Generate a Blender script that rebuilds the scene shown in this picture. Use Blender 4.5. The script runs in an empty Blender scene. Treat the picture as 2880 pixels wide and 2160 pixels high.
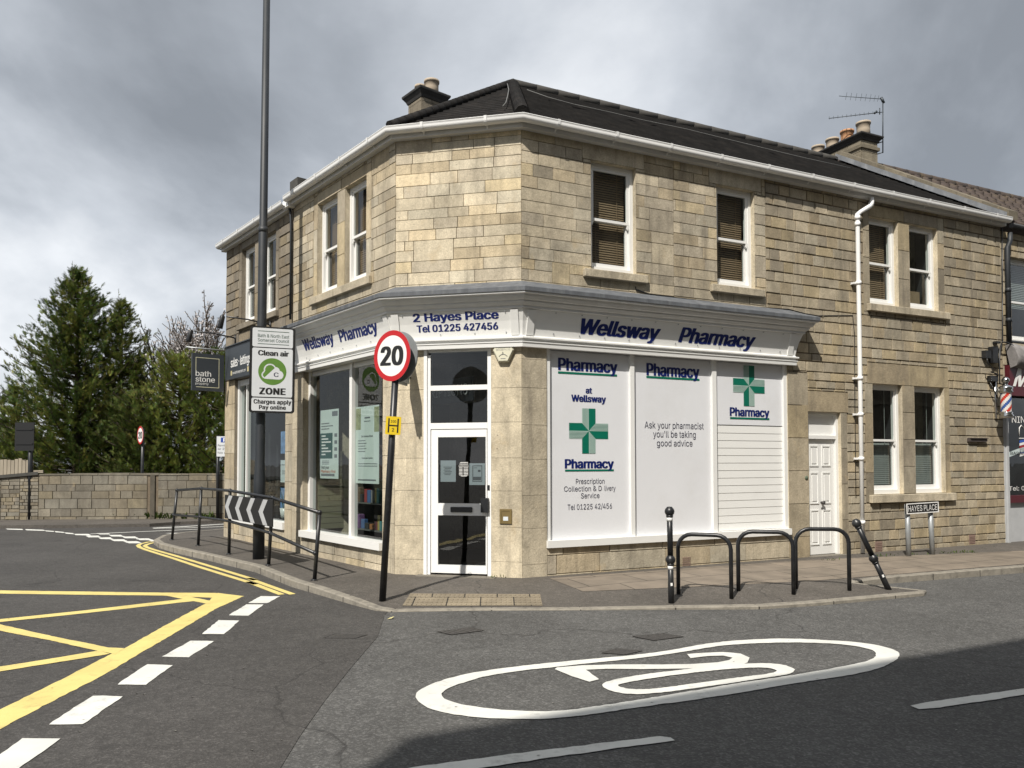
import bpy, bmesh, math, random
from mathutils import Vector, Matrix
from mathutils.bvhtree import BVHTree
from mathutils.geometry import delaunay_2d_cdt
R = math.radians
random.seed(11)
sc = bpy.context.scene
COL = sc.collection

# ------------------------------------------------------------------ camera
# photo coordinates in this script are pixels of the 2880 x 2160 photograph
FPX, CX, CY, PITCH, ROLL, CAMZ = 2100.0, 1440.0, 1236.335, 0.0303306, -0.0018116, 1.6
O = Vector((0, 0, CAMZ))
cam_d = bpy.data.cameras.new('camera')
cam = bpy.data.objects.new('camera', cam_d); COL.objects.link(cam)
cam_d.sensor_width = 36.0; cam_d.sensor_fit = 'HORIZONTAL'
cam_d.lens = 36.0 * FPX / 2880.0
cam_d.shift_y = (CY - 1080.0) / 2880.0
cam_d.clip_start = 0.05; cam_d.clip_end = 2000
_fw = Vector((0, math.cos(PITCH), math.sin(PITCH))); _up0 = Vector((0, -math.sin(PITCH), math.cos(PITCH))); _x = Vector((1, 0, 0))
_r = math.cos(ROLL) * _x + math.sin(ROLL) * _up0; _u = -math.sin(ROLL) * _x + math.cos(ROLL) * _up0
_m = Matrix((_r, _u, -_fw)).transposed().to_4x4(); _m.translation = O
cam.matrix_world = _m
sc.camera = cam

# ------------------------------------------------------------------ light
SUN_AZ = Vector((-math.sin(R(24.5)), -math.cos(R(24.5)))); SUN_EL = R(49.3)
sun_dir = Vector((SUN_AZ.x * math.cos(SUN_EL), SUN_AZ.y * math.cos(SUN_EL), math.sin(SUN_EL)))
sd = bpy.data.lights.new('sun', 'SUN'); sd.energy = 4.9; sd.angle = R(0.55); sd.color = (1.0, 0.945, 0.86)
so = bpy.data.objects.new('sun', sd); COL.objects.link(so)
so.rotation_euler = sun_dir.to_track_quat('Z', 'Y').to_euler(); so.location = (-30, -50, 60)
world = bpy.data.worlds.new('World'); sc.world = world; world.use_nodes = True
wt = world.node_tree; wt.nodes.clear()
def wn(t, **k):
    n = wt.nodes.new(t)
    for a, b in k.items(): setattr(n, a, b)
    return n
wl = wt.links.new
w_out = wn('ShaderNodeOutputWorld'); w_mix = wn('ShaderNodeMixShader')
w_sky = wn('ShaderNodeTexSky'); w_sky.sky_type = 'NISHITA'; w_sky.sun_disc = False
w_sky.sun_elevation = SUN_EL; w_sky.sun_rotation = math.atan2(SUN_AZ.x, SUN_AZ.y)
w_b1 = wn('ShaderNodeBackground'); w_b1.inputs[1].default_value = 0.10
w_b2 = wn('ShaderNodeBackground'); w_b2.inputs[1].default_value = 1.0
w_tc = wn('ShaderNodeTexCoord'); w_sep = wn('ShaderNodeSeparateXYZ')
wl(w_tc.outputs['Generated'], w_sep.inputs[0])
w_add = wn('ShaderNodeMath', operation='ADD'); w_add.inputs[1].default_value = 0.42
w_abs = wn('ShaderNodeMath', operation='ABSOLUTE')
wl(w_sep.outputs[2], w_abs.inputs[0]); wl(w_abs.outputs[0], w_add.inputs[0])
w_dx = wn('ShaderNodeMath', operation='DIVIDE'); w_dy = wn('ShaderNodeMath', operation='DIVIDE')
wl(w_sep.outputs[0], w_dx.inputs[0]); wl(w_add.outputs[0], w_dx.inputs[1])
wl(w_sep.outputs[1], w_dy.inputs[0]); wl(w_add.outputs[0], w_dy.inputs[1])
w_cmb = wn('ShaderNodeCombineXYZ'); wl(w_dx.outputs[0], w_cmb.inputs[0]); wl(w_dy.outputs[0], w_cmb.inputs[1])
w_n1 = wn('ShaderNodeTexNoise'); w_n1.inputs['Scale'].default_value = 1.25; w_n1.inputs['Detail'].default_value = 8; w_n1.inputs['Roughness'].default_value = 0.53; w_n1.inputs['Distortion'].default_value = 0.25
w_map = wn('ShaderNodeMapping'); w_map.inputs['Location'].default_value = (3.7, 1.9, 0.0)
wl(w_cmb.outputs[0], w_map.inputs[0]); wl(w_map.outputs[0], w_n1.inputs['Vector'])
w_cr = wn('ShaderNodeValToRGB')
els = w_cr.color_ramp.elements
els[0].position = 0.36; els[0].color = (0.25, 0.268, 0.292, 1)
els[1].position = 0.66; els[1].color = (0.84, 0.86, 0.885, 1)
e = els.new(0.45); e.color = (0.36, 0.385, 0.418, 1)
e = els.new(0.55); e.color = (0.565, 0.595, 0.635, 1)
wl(w_n1.outputs[0], w_cr.inputs[0]); wl(w_cr.outputs[0], w_b2.inputs[0])
wl(w_sky.outputs[0], w_b1.inputs[0])
w_mix.inputs[0].default_value = 0.90
wl(w_b1.outputs[0], w_mix.inputs[1]); wl(w_b2.outputs[0], w_mix.inputs[2]); wl(w_mix.outputs[0], w_out.inputs[0])
sc.view_settings.view_transform = 'Standard'; sc.view_settings.look = 'None'
sc.view_settings.exposure = 0.25; sc.view_settings.gamma = 1.0; sc.view_settings.use_curve_mapping = False
sc.cycles.max_bounces = 8; sc.cycles.transparent_max_bounces = 12; sc.cycles.use_denoising = True
sc.cycles.caustics_reflective = False; sc.cycles.caustics_refractive = False

# ------------------------------------------------------------------ photo <-> place
def ray(px, py):
    a = (px - CX) / FPX; b = (py - CY) / FPX
    return _fw + _r * a - _u * b
def G(px, py, z=-0.1):
    r = ray(px, py); return O + r * ((z - CAMZ) / r.z)
def GD(px, py, depth):
    r = ray(px, py); return O + r * (depth / r.y)
PV = [Vector((-6.2438, 16.2331)), Vector((-3.9672, 13.491)), Vector((-1.6811, 10.7375)), Vector((0.138, 10.3525)), Vector((9.6879, 14.7293))]
FACE = {}
for nm, a, b in (('L', 1, 2), ('C', 2, 3), ('R', 3, 4)):
    ev = (PV[b] - PV[a]); ln = ev.length; ev.normalize()
    FACE[nm] = (PV[a], ev, Vector((ev.y, -ev.x)), ln)
def FM(nm):
    p, ev, n, ln = FACE[nm]
    return Matrix(((ev.x, 0, n.x, p.x), (ev.y, 0, n.y, p.y), (0, 1, 0, 0), (0, 0, 0, 1)))
def W(nm, px, py, off=0.0):
    p, ev, n, ln = FACE[nm]; q = p + n * off; r = ray(px, py)
    det = ev.x * (-r.y) + r.x * ev.y
    u = ((-q.x) * (-r.y) - (-r.x) * (-q.y)) / det
    t = (ev.x * (-q.y) - ev.y * (-q.x)) / det
    return u, CAMZ + r.z * t
def FP(nm, u, v, w=0.0): return FM(nm) @ Vector((u, v, w))

# ------------------------------------------------------------------ materials
MATS = {}
def new_mat(name):
    m = bpy.data.materials.new(name); m.use_nodes = True
    nt = m.node_tree; b = nt.nodes.get('Principled BSDF'); return m, nt, b
def pm(name, col, rough=0.6, metal=0.0, var=0.12, scale=6.0, bump=0.0, spec=0.5, dirt=None, dirt_amt=0.5, dirt_scale=3.0, stretch=(1, 1, 1), attr=False, fine=0.0):
    if name in MATS: return MATS[name]
    m, nt, b = new_mat(name); N = nt.nodes.new; L = nt.links.new
    tc = N('ShaderNodeTexCoord'); mp = N('ShaderNodeMapping'); mp.inputs['Scale'].default_value = stretch
    L(tc.outputs['Object'], mp.inputs[0])
    nz = N('ShaderNodeTexNoise'); nz.inputs['Scale'].default_value = scale; nz.inputs['Detail'].default_value = 6; nz.inputs['Roughness'].default_value = 0.6
    L(mp.outputs[0], nz.inputs['Vector'])
    base = N('ShaderNodeRGB'); base.outputs[0].default_value = (*col, 1); cur = base.outputs[0]
    if attr:
        at = N('ShaderNodeAttribute'); at.attribute_name = 'col'; cur = at.outputs[0]
    mr = N('ShaderNodeMapRange'); mr.inputs[1].default_value = 0.25; mr.inputs[2].default_value = 0.75
    mr.inputs[3].default_value = 1 - var; mr.inputs[4].default_value = 1 + var
    L(nz.outputs[0], mr.inputs[0])
    mu = N('ShaderNodeVectorMath'); mu.operation = 'SCALE'; L(cur, mu.inputs[0]); L(mr.outputs[0], mu.inputs['Scale']); cur = mu.outputs[0]
    if fine:
        nf = N('ShaderNodeTexNoise'); nf.inputs['Scale'].default_value = 60; nf.inputs['Detail'].default_value = 3; L(tc.outputs['Object'], nf.inputs['Vector'])
        m2 = N('ShaderNodeMapRange'); m2.inputs[1].default_value = 0.3; m2.inputs[2].default_value = 0.7; m2.inputs[3].default_value = 1 - fine; m2.inputs[4].default_value = 1 + fine
        L(nf.outputs[0], m2.inputs[0]); mu2 = N('ShaderNodeVectorMath'); mu2.operation = 'SCALE'; L(cur, mu2.inputs[0]); L(m2.outputs[0], mu2.inputs['Scale']); cur = mu2.outputs[0]
    if dirt:
        nd = N('ShaderNodeTexNoise'); nd.inputs['Scale'].default_value = dirt_scale; nd.inputs['Detail'].default_value = 8; nd.inputs['Roughness'].default_value = 0.7
        L(mp.outputs[0], nd.inputs['Vector'])
        rp = N('ShaderNodeMapRange'); rp.inputs[1].default_value = 0.5; rp.inputs[2].default_value = 0.72; rp.inputs[3].default_value = 0; rp.inputs[4].default_value = dirt_amt
        L(nd.outputs[0], rp.inputs[0])
        mx = N('ShaderNodeMix'); mx.data_type = 'RGBA'; L(rp.outputs[0], mx.inputs[0]); L(cur, mx.inputs[6]); mx.inputs[7].default_value = (*dirt, 1); cur = mx.outputs[2]
    L(cur, b.inputs['Base Color'])
    b.inputs['Roughness'].default_value = rough; b.inputs['Metallic'].default_value = metal
    b.inputs['Specular IOR Level'].default_value = spec
    if bump:
        nb = N('ShaderNodeTexNoise'); nb.inputs['Scale'].default_value = scale * 5; nb.inputs['Detail'].default_value = 6
        L(tc.outputs['Object'], nb.inputs['Vector'])
        bp = N('ShaderNodeBump'); bp.inputs['Strength'].default_value = bump; bp.inputs['Distance'].default_value = 0.01
        L(nb.outputs[0], bp.inputs['Height']); L(bp.outputs[0], b.inputs['Normal'])
    MATS[name] = m; return m

def asphalt_mat(name, col, speck=0.5, patch=0.18, gum=False):
    m, nt, b = new_mat(name); N = nt.nodes.new; L = nt.links.new
    tc = N('ShaderNodeTexCoord')
    v = N('ShaderNodeTexVoronoi'); v.inputs['Scale'].default_value = 75; L(tc.outputs['Object'], v.inputs['Vector'])
    sp = N('ShaderNodeSeparateColor'); L(v.outputs['Color'], sp.inputs[0])
    pw = N('ShaderNodeMath'); pw.operation = 'POWER'; pw.inputs[1].default_value = 3.0; L(sp.outputs[0], pw.inputs[0])
    mr = N('ShaderNodeMapRange'); mr.inputs[3].default_value = 1 - speck * 0.35; mr.inputs[4].default_value = 1 + speck * 1.4; L(pw.outputs[0], mr.inputs[0])
    n1 = N('ShaderNodeTexNoise'); n1.inputs['Scale'].default_value = 0.7; n1.inputs['Detail'].default_value = 8; n1.inputs['Roughness'].default_value = 0.65; L(tc.outputs['Object'], n1.inputs['Vector'])
    m1 = N('ShaderNodeMapRange'); m1.inputs[1].default_value = 0.3; m1.inputs[2].default_value = 0.7; m1.inputs[3].default_value = 1 - patch; m1.inputs[4].default_value = 1 + patch; L(n1.outputs[0], m1.inputs[0])
    n2 = N('ShaderNodeTexNoise'); n2.inputs['Scale'].default_value = 14; n2.inputs['Detail'].default_value = 5; L(tc.outputs['Object'], n2.inputs['Vector'])
    m2 = N('ShaderNodeMapRange'); m2.inputs[1].default_value = 0.3; m2.inputs[2].default_value = 0.7; m2.inputs[3].default_value = 0.86; m2.inputs[4].default_value = 1.14; L(n2.outputs[0], m2.inputs[0])
    a = N('ShaderNodeMath'); a.operation = 'MULTIPLY'; L(mr.outputs[0], a.inputs[0]); L(m1.outputs[0], a.inputs[1])
    a2 = N('ShaderNodeMath'); a2.operation = 'MULTIPLY'; L(a.outputs[0], a2.inputs[0]); L(m2.outputs[0], a2.inputs[1])
    base = N('ShaderNodeRGB'); base.outputs[0].default_value = (*col, 1)
    mu = N('ShaderNodeVectorMath'); mu.operation = 'SCALE'; L(base.outputs[0], mu.inputs[0]); L(a2.outputs[0], mu.inputs['Scale'])
    ns = N('ShaderNodeTexNoise'); ns.inputs['Scale'].default_value = 1.9; ns.inputs['Detail'].default_value = 7; ns.inputs['Roughness'].default_value = .6; ns.inputs['Distortion'].default_value = .8; L(tc.outputs['Object'], ns.inputs['Vector'])
    rs_ = N('ShaderNodeMapRange'); rs_.inputs[1].default_value = .60; rs_.inputs[2].default_value = .74; rs_.inputs[3].default_value = 0; rs_.inputs[4].default_value = .5; L(ns.outputs[0], rs_.inputs[0])
    ms = N('ShaderNodeMix'); ms.data_type = 'RGBA'; L(rs_.outputs[0], ms.inputs[0]); L(mu.outputs[0], ms.inputs[6]); ms.inputs[7].default_value = (.03, .029, .028, 1)
    vc = N('ShaderNodeTexVoronoi'); vc.feature = 'DISTANCE_TO_EDGE'; vc.inputs['Scale'].default_value = .22; nw = N('ShaderNodeTexNoise'); nw.inputs['Scale'].default_value = 1.3; nw.inputs['Detail'].default_value = 6; L(tc.outputs['Object'], nw.inputs['Vector'])
    va_ = N('ShaderNodeVectorMath'); va_.operation = 'MULTIPLY_ADD'; va_.inputs[1].default_value = (.9, .9, .9); L(nw.outputs['Color'], va_.inputs[0]); L(tc.outputs['Object'], va_.inputs[2]); L(va_.outputs[0], vc.inputs['Vector'])
    rc_ = N('ShaderNodeMapRange'); rc_.inputs[1].default_value = .0008; rc_.inputs[2].default_value = .0032; rc_.inputs[3].default_value = .55; rc_.inputs[4].default_value = 0; L(vc.outputs['Distance'], rc_.inputs[0])
    mk = N('ShaderNodeMix'); mk.data_type = 'RGBA'; L(rc_.outputs[0], mk.inputs[0]); L(ms.outputs[2], mk.inputs[6]); mk.inputs[7].default_value = (.022, .021, .02, 1)
    last = mk.outputs[2]
    if gum:
        vg = N('ShaderNodeTexVoronoi'); vg.inputs['Scale'].default_value = 3.2; L(tc.outputs['Object'], vg.inputs['Vector']); sg_ = N('ShaderNodeSeparateColor'); L(vg.outputs['Color'], sg_.inputs[0])
        lt_ = N('ShaderNodeMath'); lt_.operation = 'LESS_THAN'; lt_.inputs[1].default_value = .075; L(vg.outputs['Distance'], lt_.inputs[0]); gt_ = N('ShaderNodeMath'); gt_.operation = 'GREATER_THAN'; gt_.inputs[1].default_value = .55; L(sg_.outputs[0], gt_.inputs[0])
        ml_ = N('ShaderNodeMath'); ml_.operation = 'MULTIPLY'; L(lt_.outputs[0], ml_.inputs[0]); L(gt_.outputs[0], ml_.inputs[1]); m3_ = N('ShaderNodeMath'); m3_.operation = 'MULTIPLY'; m3_.inputs[1].default_value = .5; L(ml_.outputs[0], m3_.inputs[0])
        mg = N('ShaderNodeMix'); mg.data_type = 'RGBA'; L(m3_.outputs[0], mg.inputs[0]); L(last, mg.inputs[6]); mg.inputs[7].default_value = (.17, .16, .15, 1); last = mg.outputs[2]
    L(last, b.inputs['Base Color']); b.inputs['Roughness'].default_value = 0.78; b.inputs['Specular IOR Level'].default_value = 0.35
    bp = N('ShaderNodeBump'); bp.inputs['Strength'].default_value = 0.5; bp.inputs['Distance'].default_value = 0.006
    L(v.outputs['Distance'], bp.inputs['Height']); L(bp.outputs[0], b.inputs['Normal'])
    return m

def paint_mat(name, col, wear=0.35, under=(0.06, 0.06, 0.058)):
    """thermoplastic road paint with worn chips that follow their own noise"""
    m, nt, b = new_mat(name); N = nt.nodes.new; L = nt.links.new
    tc = N('ShaderNodeTexCoord')
    n1 = N('ShaderNodeTexNoise'); n1.inputs['Scale'].default_value = 22; n1.inputs['Detail'].default_value = 8; n1.inputs['Roughness'].default_value = 0.75; L(tc.outputs['Object'], n1.inputs['Vector'])
    r1 = N('ShaderNodeMapRange'); r1.inputs[1].default_value = 0.64; r1.inputs[2].default_value = 0.72; r1.inputs[3].default_value = 0; r1.inputs[4].default_value = wear; L(n1.outputs[0], r1.inputs[0])
    n2 = N('ShaderNodeTexNoise'); n2.inputs['Scale'].default_value = 3; n2.inputs['Detail'].default_value = 6; L(tc.outputs['Object'], n2.inputs['Vector'])
    r2 = N('ShaderNodeMapRange'); r2.inputs[1].default_value = 0.3; r2.inputs[2].default_value = 0.7; r2.inputs[3].default_value = 0.88; r2.inputs[4].default_value = 1.06; L(n2.outputs[0], r2.inputs[0])
    base = N('ShaderNodeRGB'); base.outputs[0].default_value = (*col, 1)
    mu = N('ShaderNodeVectorMath'); mu.operation = 'SCALE'; L(base.outputs[0], mu.inputs[0]); L(r2.outputs[0], mu.inputs['Scale'])
    n3 = N('ShaderNodeTexNoise'); n3.inputs['Scale'].default_value = 5; n3.inputs['Detail'].default_value = 9; n3.inputs['Roughness'].default_value = .8; L(tc.outputs['Object'], n3.inputs['Vector'])
    r3 = N('ShaderNodeMapRange'); r3.inputs[1].default_value = .54; r3.inputs[2].default_value = .78; r3.inputs[3].default_value = 0; r3.inputs[4].default_value = .55; L(n3.outputs[0], r3.inputs[0])
    mz = N('ShaderNodeMath'); mz.operation = 'MAXIMUM'; L(r1.outputs[0], mz.inputs[0]); L(r3.outputs[0], mz.inputs[1])
    mx = N('ShaderNodeMix'); mx.data_type = 'RGBA'; L(mz.outputs[0], mx.inputs[0]); L(mu.outputs[0], mx.inputs[6]); mx.inputs[7].default_value = (*under, 1)
    L(mx.outputs[2], b.inputs['Base Color']); b.inputs['Roughness'].default_value = 0.6; b.inputs['Specular IOR Level'].default_value = 0.3
    return m

def glass_mat(name, tint=(0.85, 0.9, 0.88), ior=1.5, rough=0.0, base=0.03):
    m, nt, b = new_mat(name); nt.nodes.remove(b); N = nt.nodes.new; L = nt.links.new
    o = nt.nodes.get('Material Output'); mx = N('ShaderNodeMixShader'); lw_ = N('ShaderNodeLayerWeight'); lw_.inputs[0].default_value = 0.5
    p5 = N('ShaderNodeMath'); p5.operation = 'POWER'; p5.inputs[1].default_value = 4.0; L(lw_.outputs['Facing'], p5.inputs[0])
    ad = N('ShaderNodeMath'); ad.operation = 'MULTIPLY_ADD'; ad.inputs[1].default_value = 0.85; ad.inputs[2].default_value = 0.045 + base; L(p5.outputs[0], ad.inputs[0])
    tr = N('ShaderNodeBsdfTransparent'); tr.inputs[0].default_value = (*tint, 1)
    gl = N('ShaderNodeBsdfGlossy'); gl.inputs['Roughness'].default_value = rough; gl.inputs[0].default_value = (1, 1, 1, 1)
    tc = N('ShaderNodeTexCoord'); nz = N('ShaderNodeTexNoise'); nz.inputs['Scale'].default_value = 2.2; L(tc.outputs['Object'], nz.inputs['Vector'])
    bp = N('ShaderNodeBump'); bp.inputs['Strength'].default_value = 0.04; bp.inputs['Distance'].default_value = 0.05; L(nz.outputs[0], bp.inputs['Height']); L(bp.outputs[0], gl.inputs['Normal'])
    L(ad.outputs[0], mx.inputs[0]); L(tr.outputs[0], mx.inputs[1]); L(gl.outputs[0], mx.inputs[2]); L(mx.outputs[0], o.inputs[0])
    return m

def stone_mat():
    m, nt, b = new_mat('bath_stone'); N = nt.nodes.new; L = nt.links.new
    tc = N('ShaderNodeTexCoord'); at = N('ShaderNodeAttribute'); at.attribute_name = 'col'; cur = at.outputs[0]
    def noise(scale, detail, rough, stretch=(1, 1, 1), off=0):
        mp = N('ShaderNodeMapping'); mp.inputs['Scale'].default_value = stretch; mp.inputs['Location'].default_value = (off, off * .7, off * .3); L(tc.outputs['Object'], mp.inputs[0])
        n = N('ShaderNodeTexNoise'); n.inputs['Scale'].default_value = scale; n.inputs['Detail'].default_value = detail; n.inputs['Roughness'].default_value = rough; L(mp.outputs[0], n.inputs['Vector']); return n.outputs[0]
    def mrange(v, a, b_, c, d):
        r = N('ShaderNodeMapRange'); r.inputs[1].default_value = a; r.inputs[2].default_value = b_; r.inputs[3].default_value = c; r.inputs[4].default_value = d; L(v, r.inputs[0]); return r.outputs[0]
    def scale(c, f):
        q = N('ShaderNodeVectorMath'); q.operation = 'SCALE'; L(c, q.inputs[0]); L(f, q.inputs['Scale']); return q.outputs[0]
    def blend(c, f, col):
        q = N('ShaderNodeMix'); q.data_type = 'RGBA'; L(f, q.inputs[0]); L(c, q.inputs[6]); q.inputs[7].default_value = (*col, 1); return q.outputs[2]
    cur = scale(cur, mrange(noise(.75, 6, .6), .3, .7, .76, 1.16))
    cur = scale(cur, mrange(noise(7, 6, .65, (1, 1, .6), 5), .28, .72, .78, 1.2))
    cur = scale(cur, mrange(noise(55, 3, .6), .3, .7, .84, 1.16))
    cur = blend(cur, mrange(noise(2.0, 9, .72, (1, 1, .5), 9), .52, .72, 0, .55), (.155, .135, .105))
    cur = blend(cur, mrange(noise(5.0, 6, .65, (1, 1, .07), 2), .53, .74, 0, .55), (.12, .105, .085))
    cur = blend(cur, mrange(noise(3.3, 5, .6, (1, 1, .8), 14), .62, .76, 0, .4), (.48, .37, .22))
    cur = blend(cur, mrange(noise(26, 3, .5, (1, 1, 1), 3), .70, .76, 0, .7), (.10, .085, .065))
    L(cur, b.inputs['Base Color']); b.inputs['Roughness'].default_value = .92; b.inputs['Specular IOR Level'].default_value = .2
    bp = N('ShaderNodeBump'); bp.inputs['Strength'].default_value = .7; bp.inputs['Distance'].default_value = .012; L(noise(24, 6, .7), bp.inputs['Height']); L(bp.outputs[0], b.inputs['Normal'])
    return m
STONE = stone_mat()
WHITE = pm('white_gloss_paint', (0.74, 0.74, 0.72), rough=0.4, var=0.04, scale=3, dirt=(0.45, 0.44, 0.4), dirt_amt=0.12)
UPVC = pm('white_plastic', (0.80, 0.80, 0.79), rough=0.32, var=0.02, scale=3)
FASC = pm('grey_white_fascia_paint', (0.60, 0.60, 0.59), rough=0.5, var=0.06, scale=4, dirt=(0.35, 0.33, 0.3), dirt_amt=0.25)
BOARD = pm('white_panel_board', (0.70, 0.71, 0.735), rough=0.38, var=0.025, scale=2.0, dirt=(0.5, 0.49, 0.46), dirt_amt=0.2, dirt_scale=1.2)
LEAD = pm('weathered_lead', (0.10, 0.108, 0.12), rough=0.75, var=0.3, scale=9, metal=0.0, dirt=(0.24, 0.245, 0.25), dirt_amt=0.5, dirt_scale=7, stretch=(1, 1, 0.25))
BLACK = pm('black_gloss_paint', (0.012, 0.013, 0.015), rough=0.38, var=0.2, scale=8, dirt=(0.09, 0.09, 0.085), dirt_amt=0.3, dirt_scale=5)
DGREY = pm('dark_grey_steel', (0.018, 0.022, 0.027), rough=0.55, var=0.25, scale=5, dirt=(0.08, 0.075, 0.07), dirt_amt=0.3, dirt_scale=6, stretch=(1, 1, 0.4))
GALV = pm('galvanised_steel', (0.36, 0.38, 0.39), rough=0.45, metal=0.5, var=0.15, scale=10)
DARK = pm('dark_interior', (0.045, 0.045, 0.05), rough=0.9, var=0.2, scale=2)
NAVY = pm('navy_vinyl', (0.004, 0.014, 0.12), rough=0.4, var=0.05)
GREEN = pm('pharmacy_green_vinyl', (0.0, 0.135, 0.085), rough=0.4, var=0.05)
PALEG = pm('pale_green_vinyl', (0.36, 0.47, 0.43), rough=0.45, var=0.05)
INK = pm('dark_grey_ink', (0.03, 0.03, 0.06), rough=0.5, var=0.05)
TXTK = pm('black_sign_vinyl', (0.012, 0.012, 0.012), rough=0.45, var=0.05)
TXTW = pm('white_sign_vinyl', (0.78, 0.78, 0.76), rough=0.45, var=0.03)
SIGNW = pm('white_sign_face', (0.60, 0.62, 0.64), rough=0.42, var=0.03, scale=3)
GLASS = glass_mat('window_glass', (0.72, 0.78, 0.77), 1.52, 0.0, 0.02)
GLASSD = glass_mat('door_glass', (0.5, 0.55, 0.56), 1.52, 0.0, 0.02)
SLATE = pm('dark_roof_tile', (0.021, 0.020, 0.0195), rough=0.95, spec=0.15, var=0.35, scale=4, bump=0.3, dirt=(0.055, 0.048, 0.042), dirt_amt=0.5, dirt_scale=3)
TERRA = pm('terracotta', (0.42, 0.27, 0.165), rough=0.85, var=0.2, scale=6, dirt=(0.3, 0.27, 0.22), dirt_amt=0.6, dirt_scale=5)
BLIND = pm('brown_blind_slat', (0.29, 0.19, 0.115), rough=0.6, var=0.1)
BLINDG = pm('grey_blind_slat', (0.30, 0.31, 0.30), rough=0.6, var=0.1)

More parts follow.
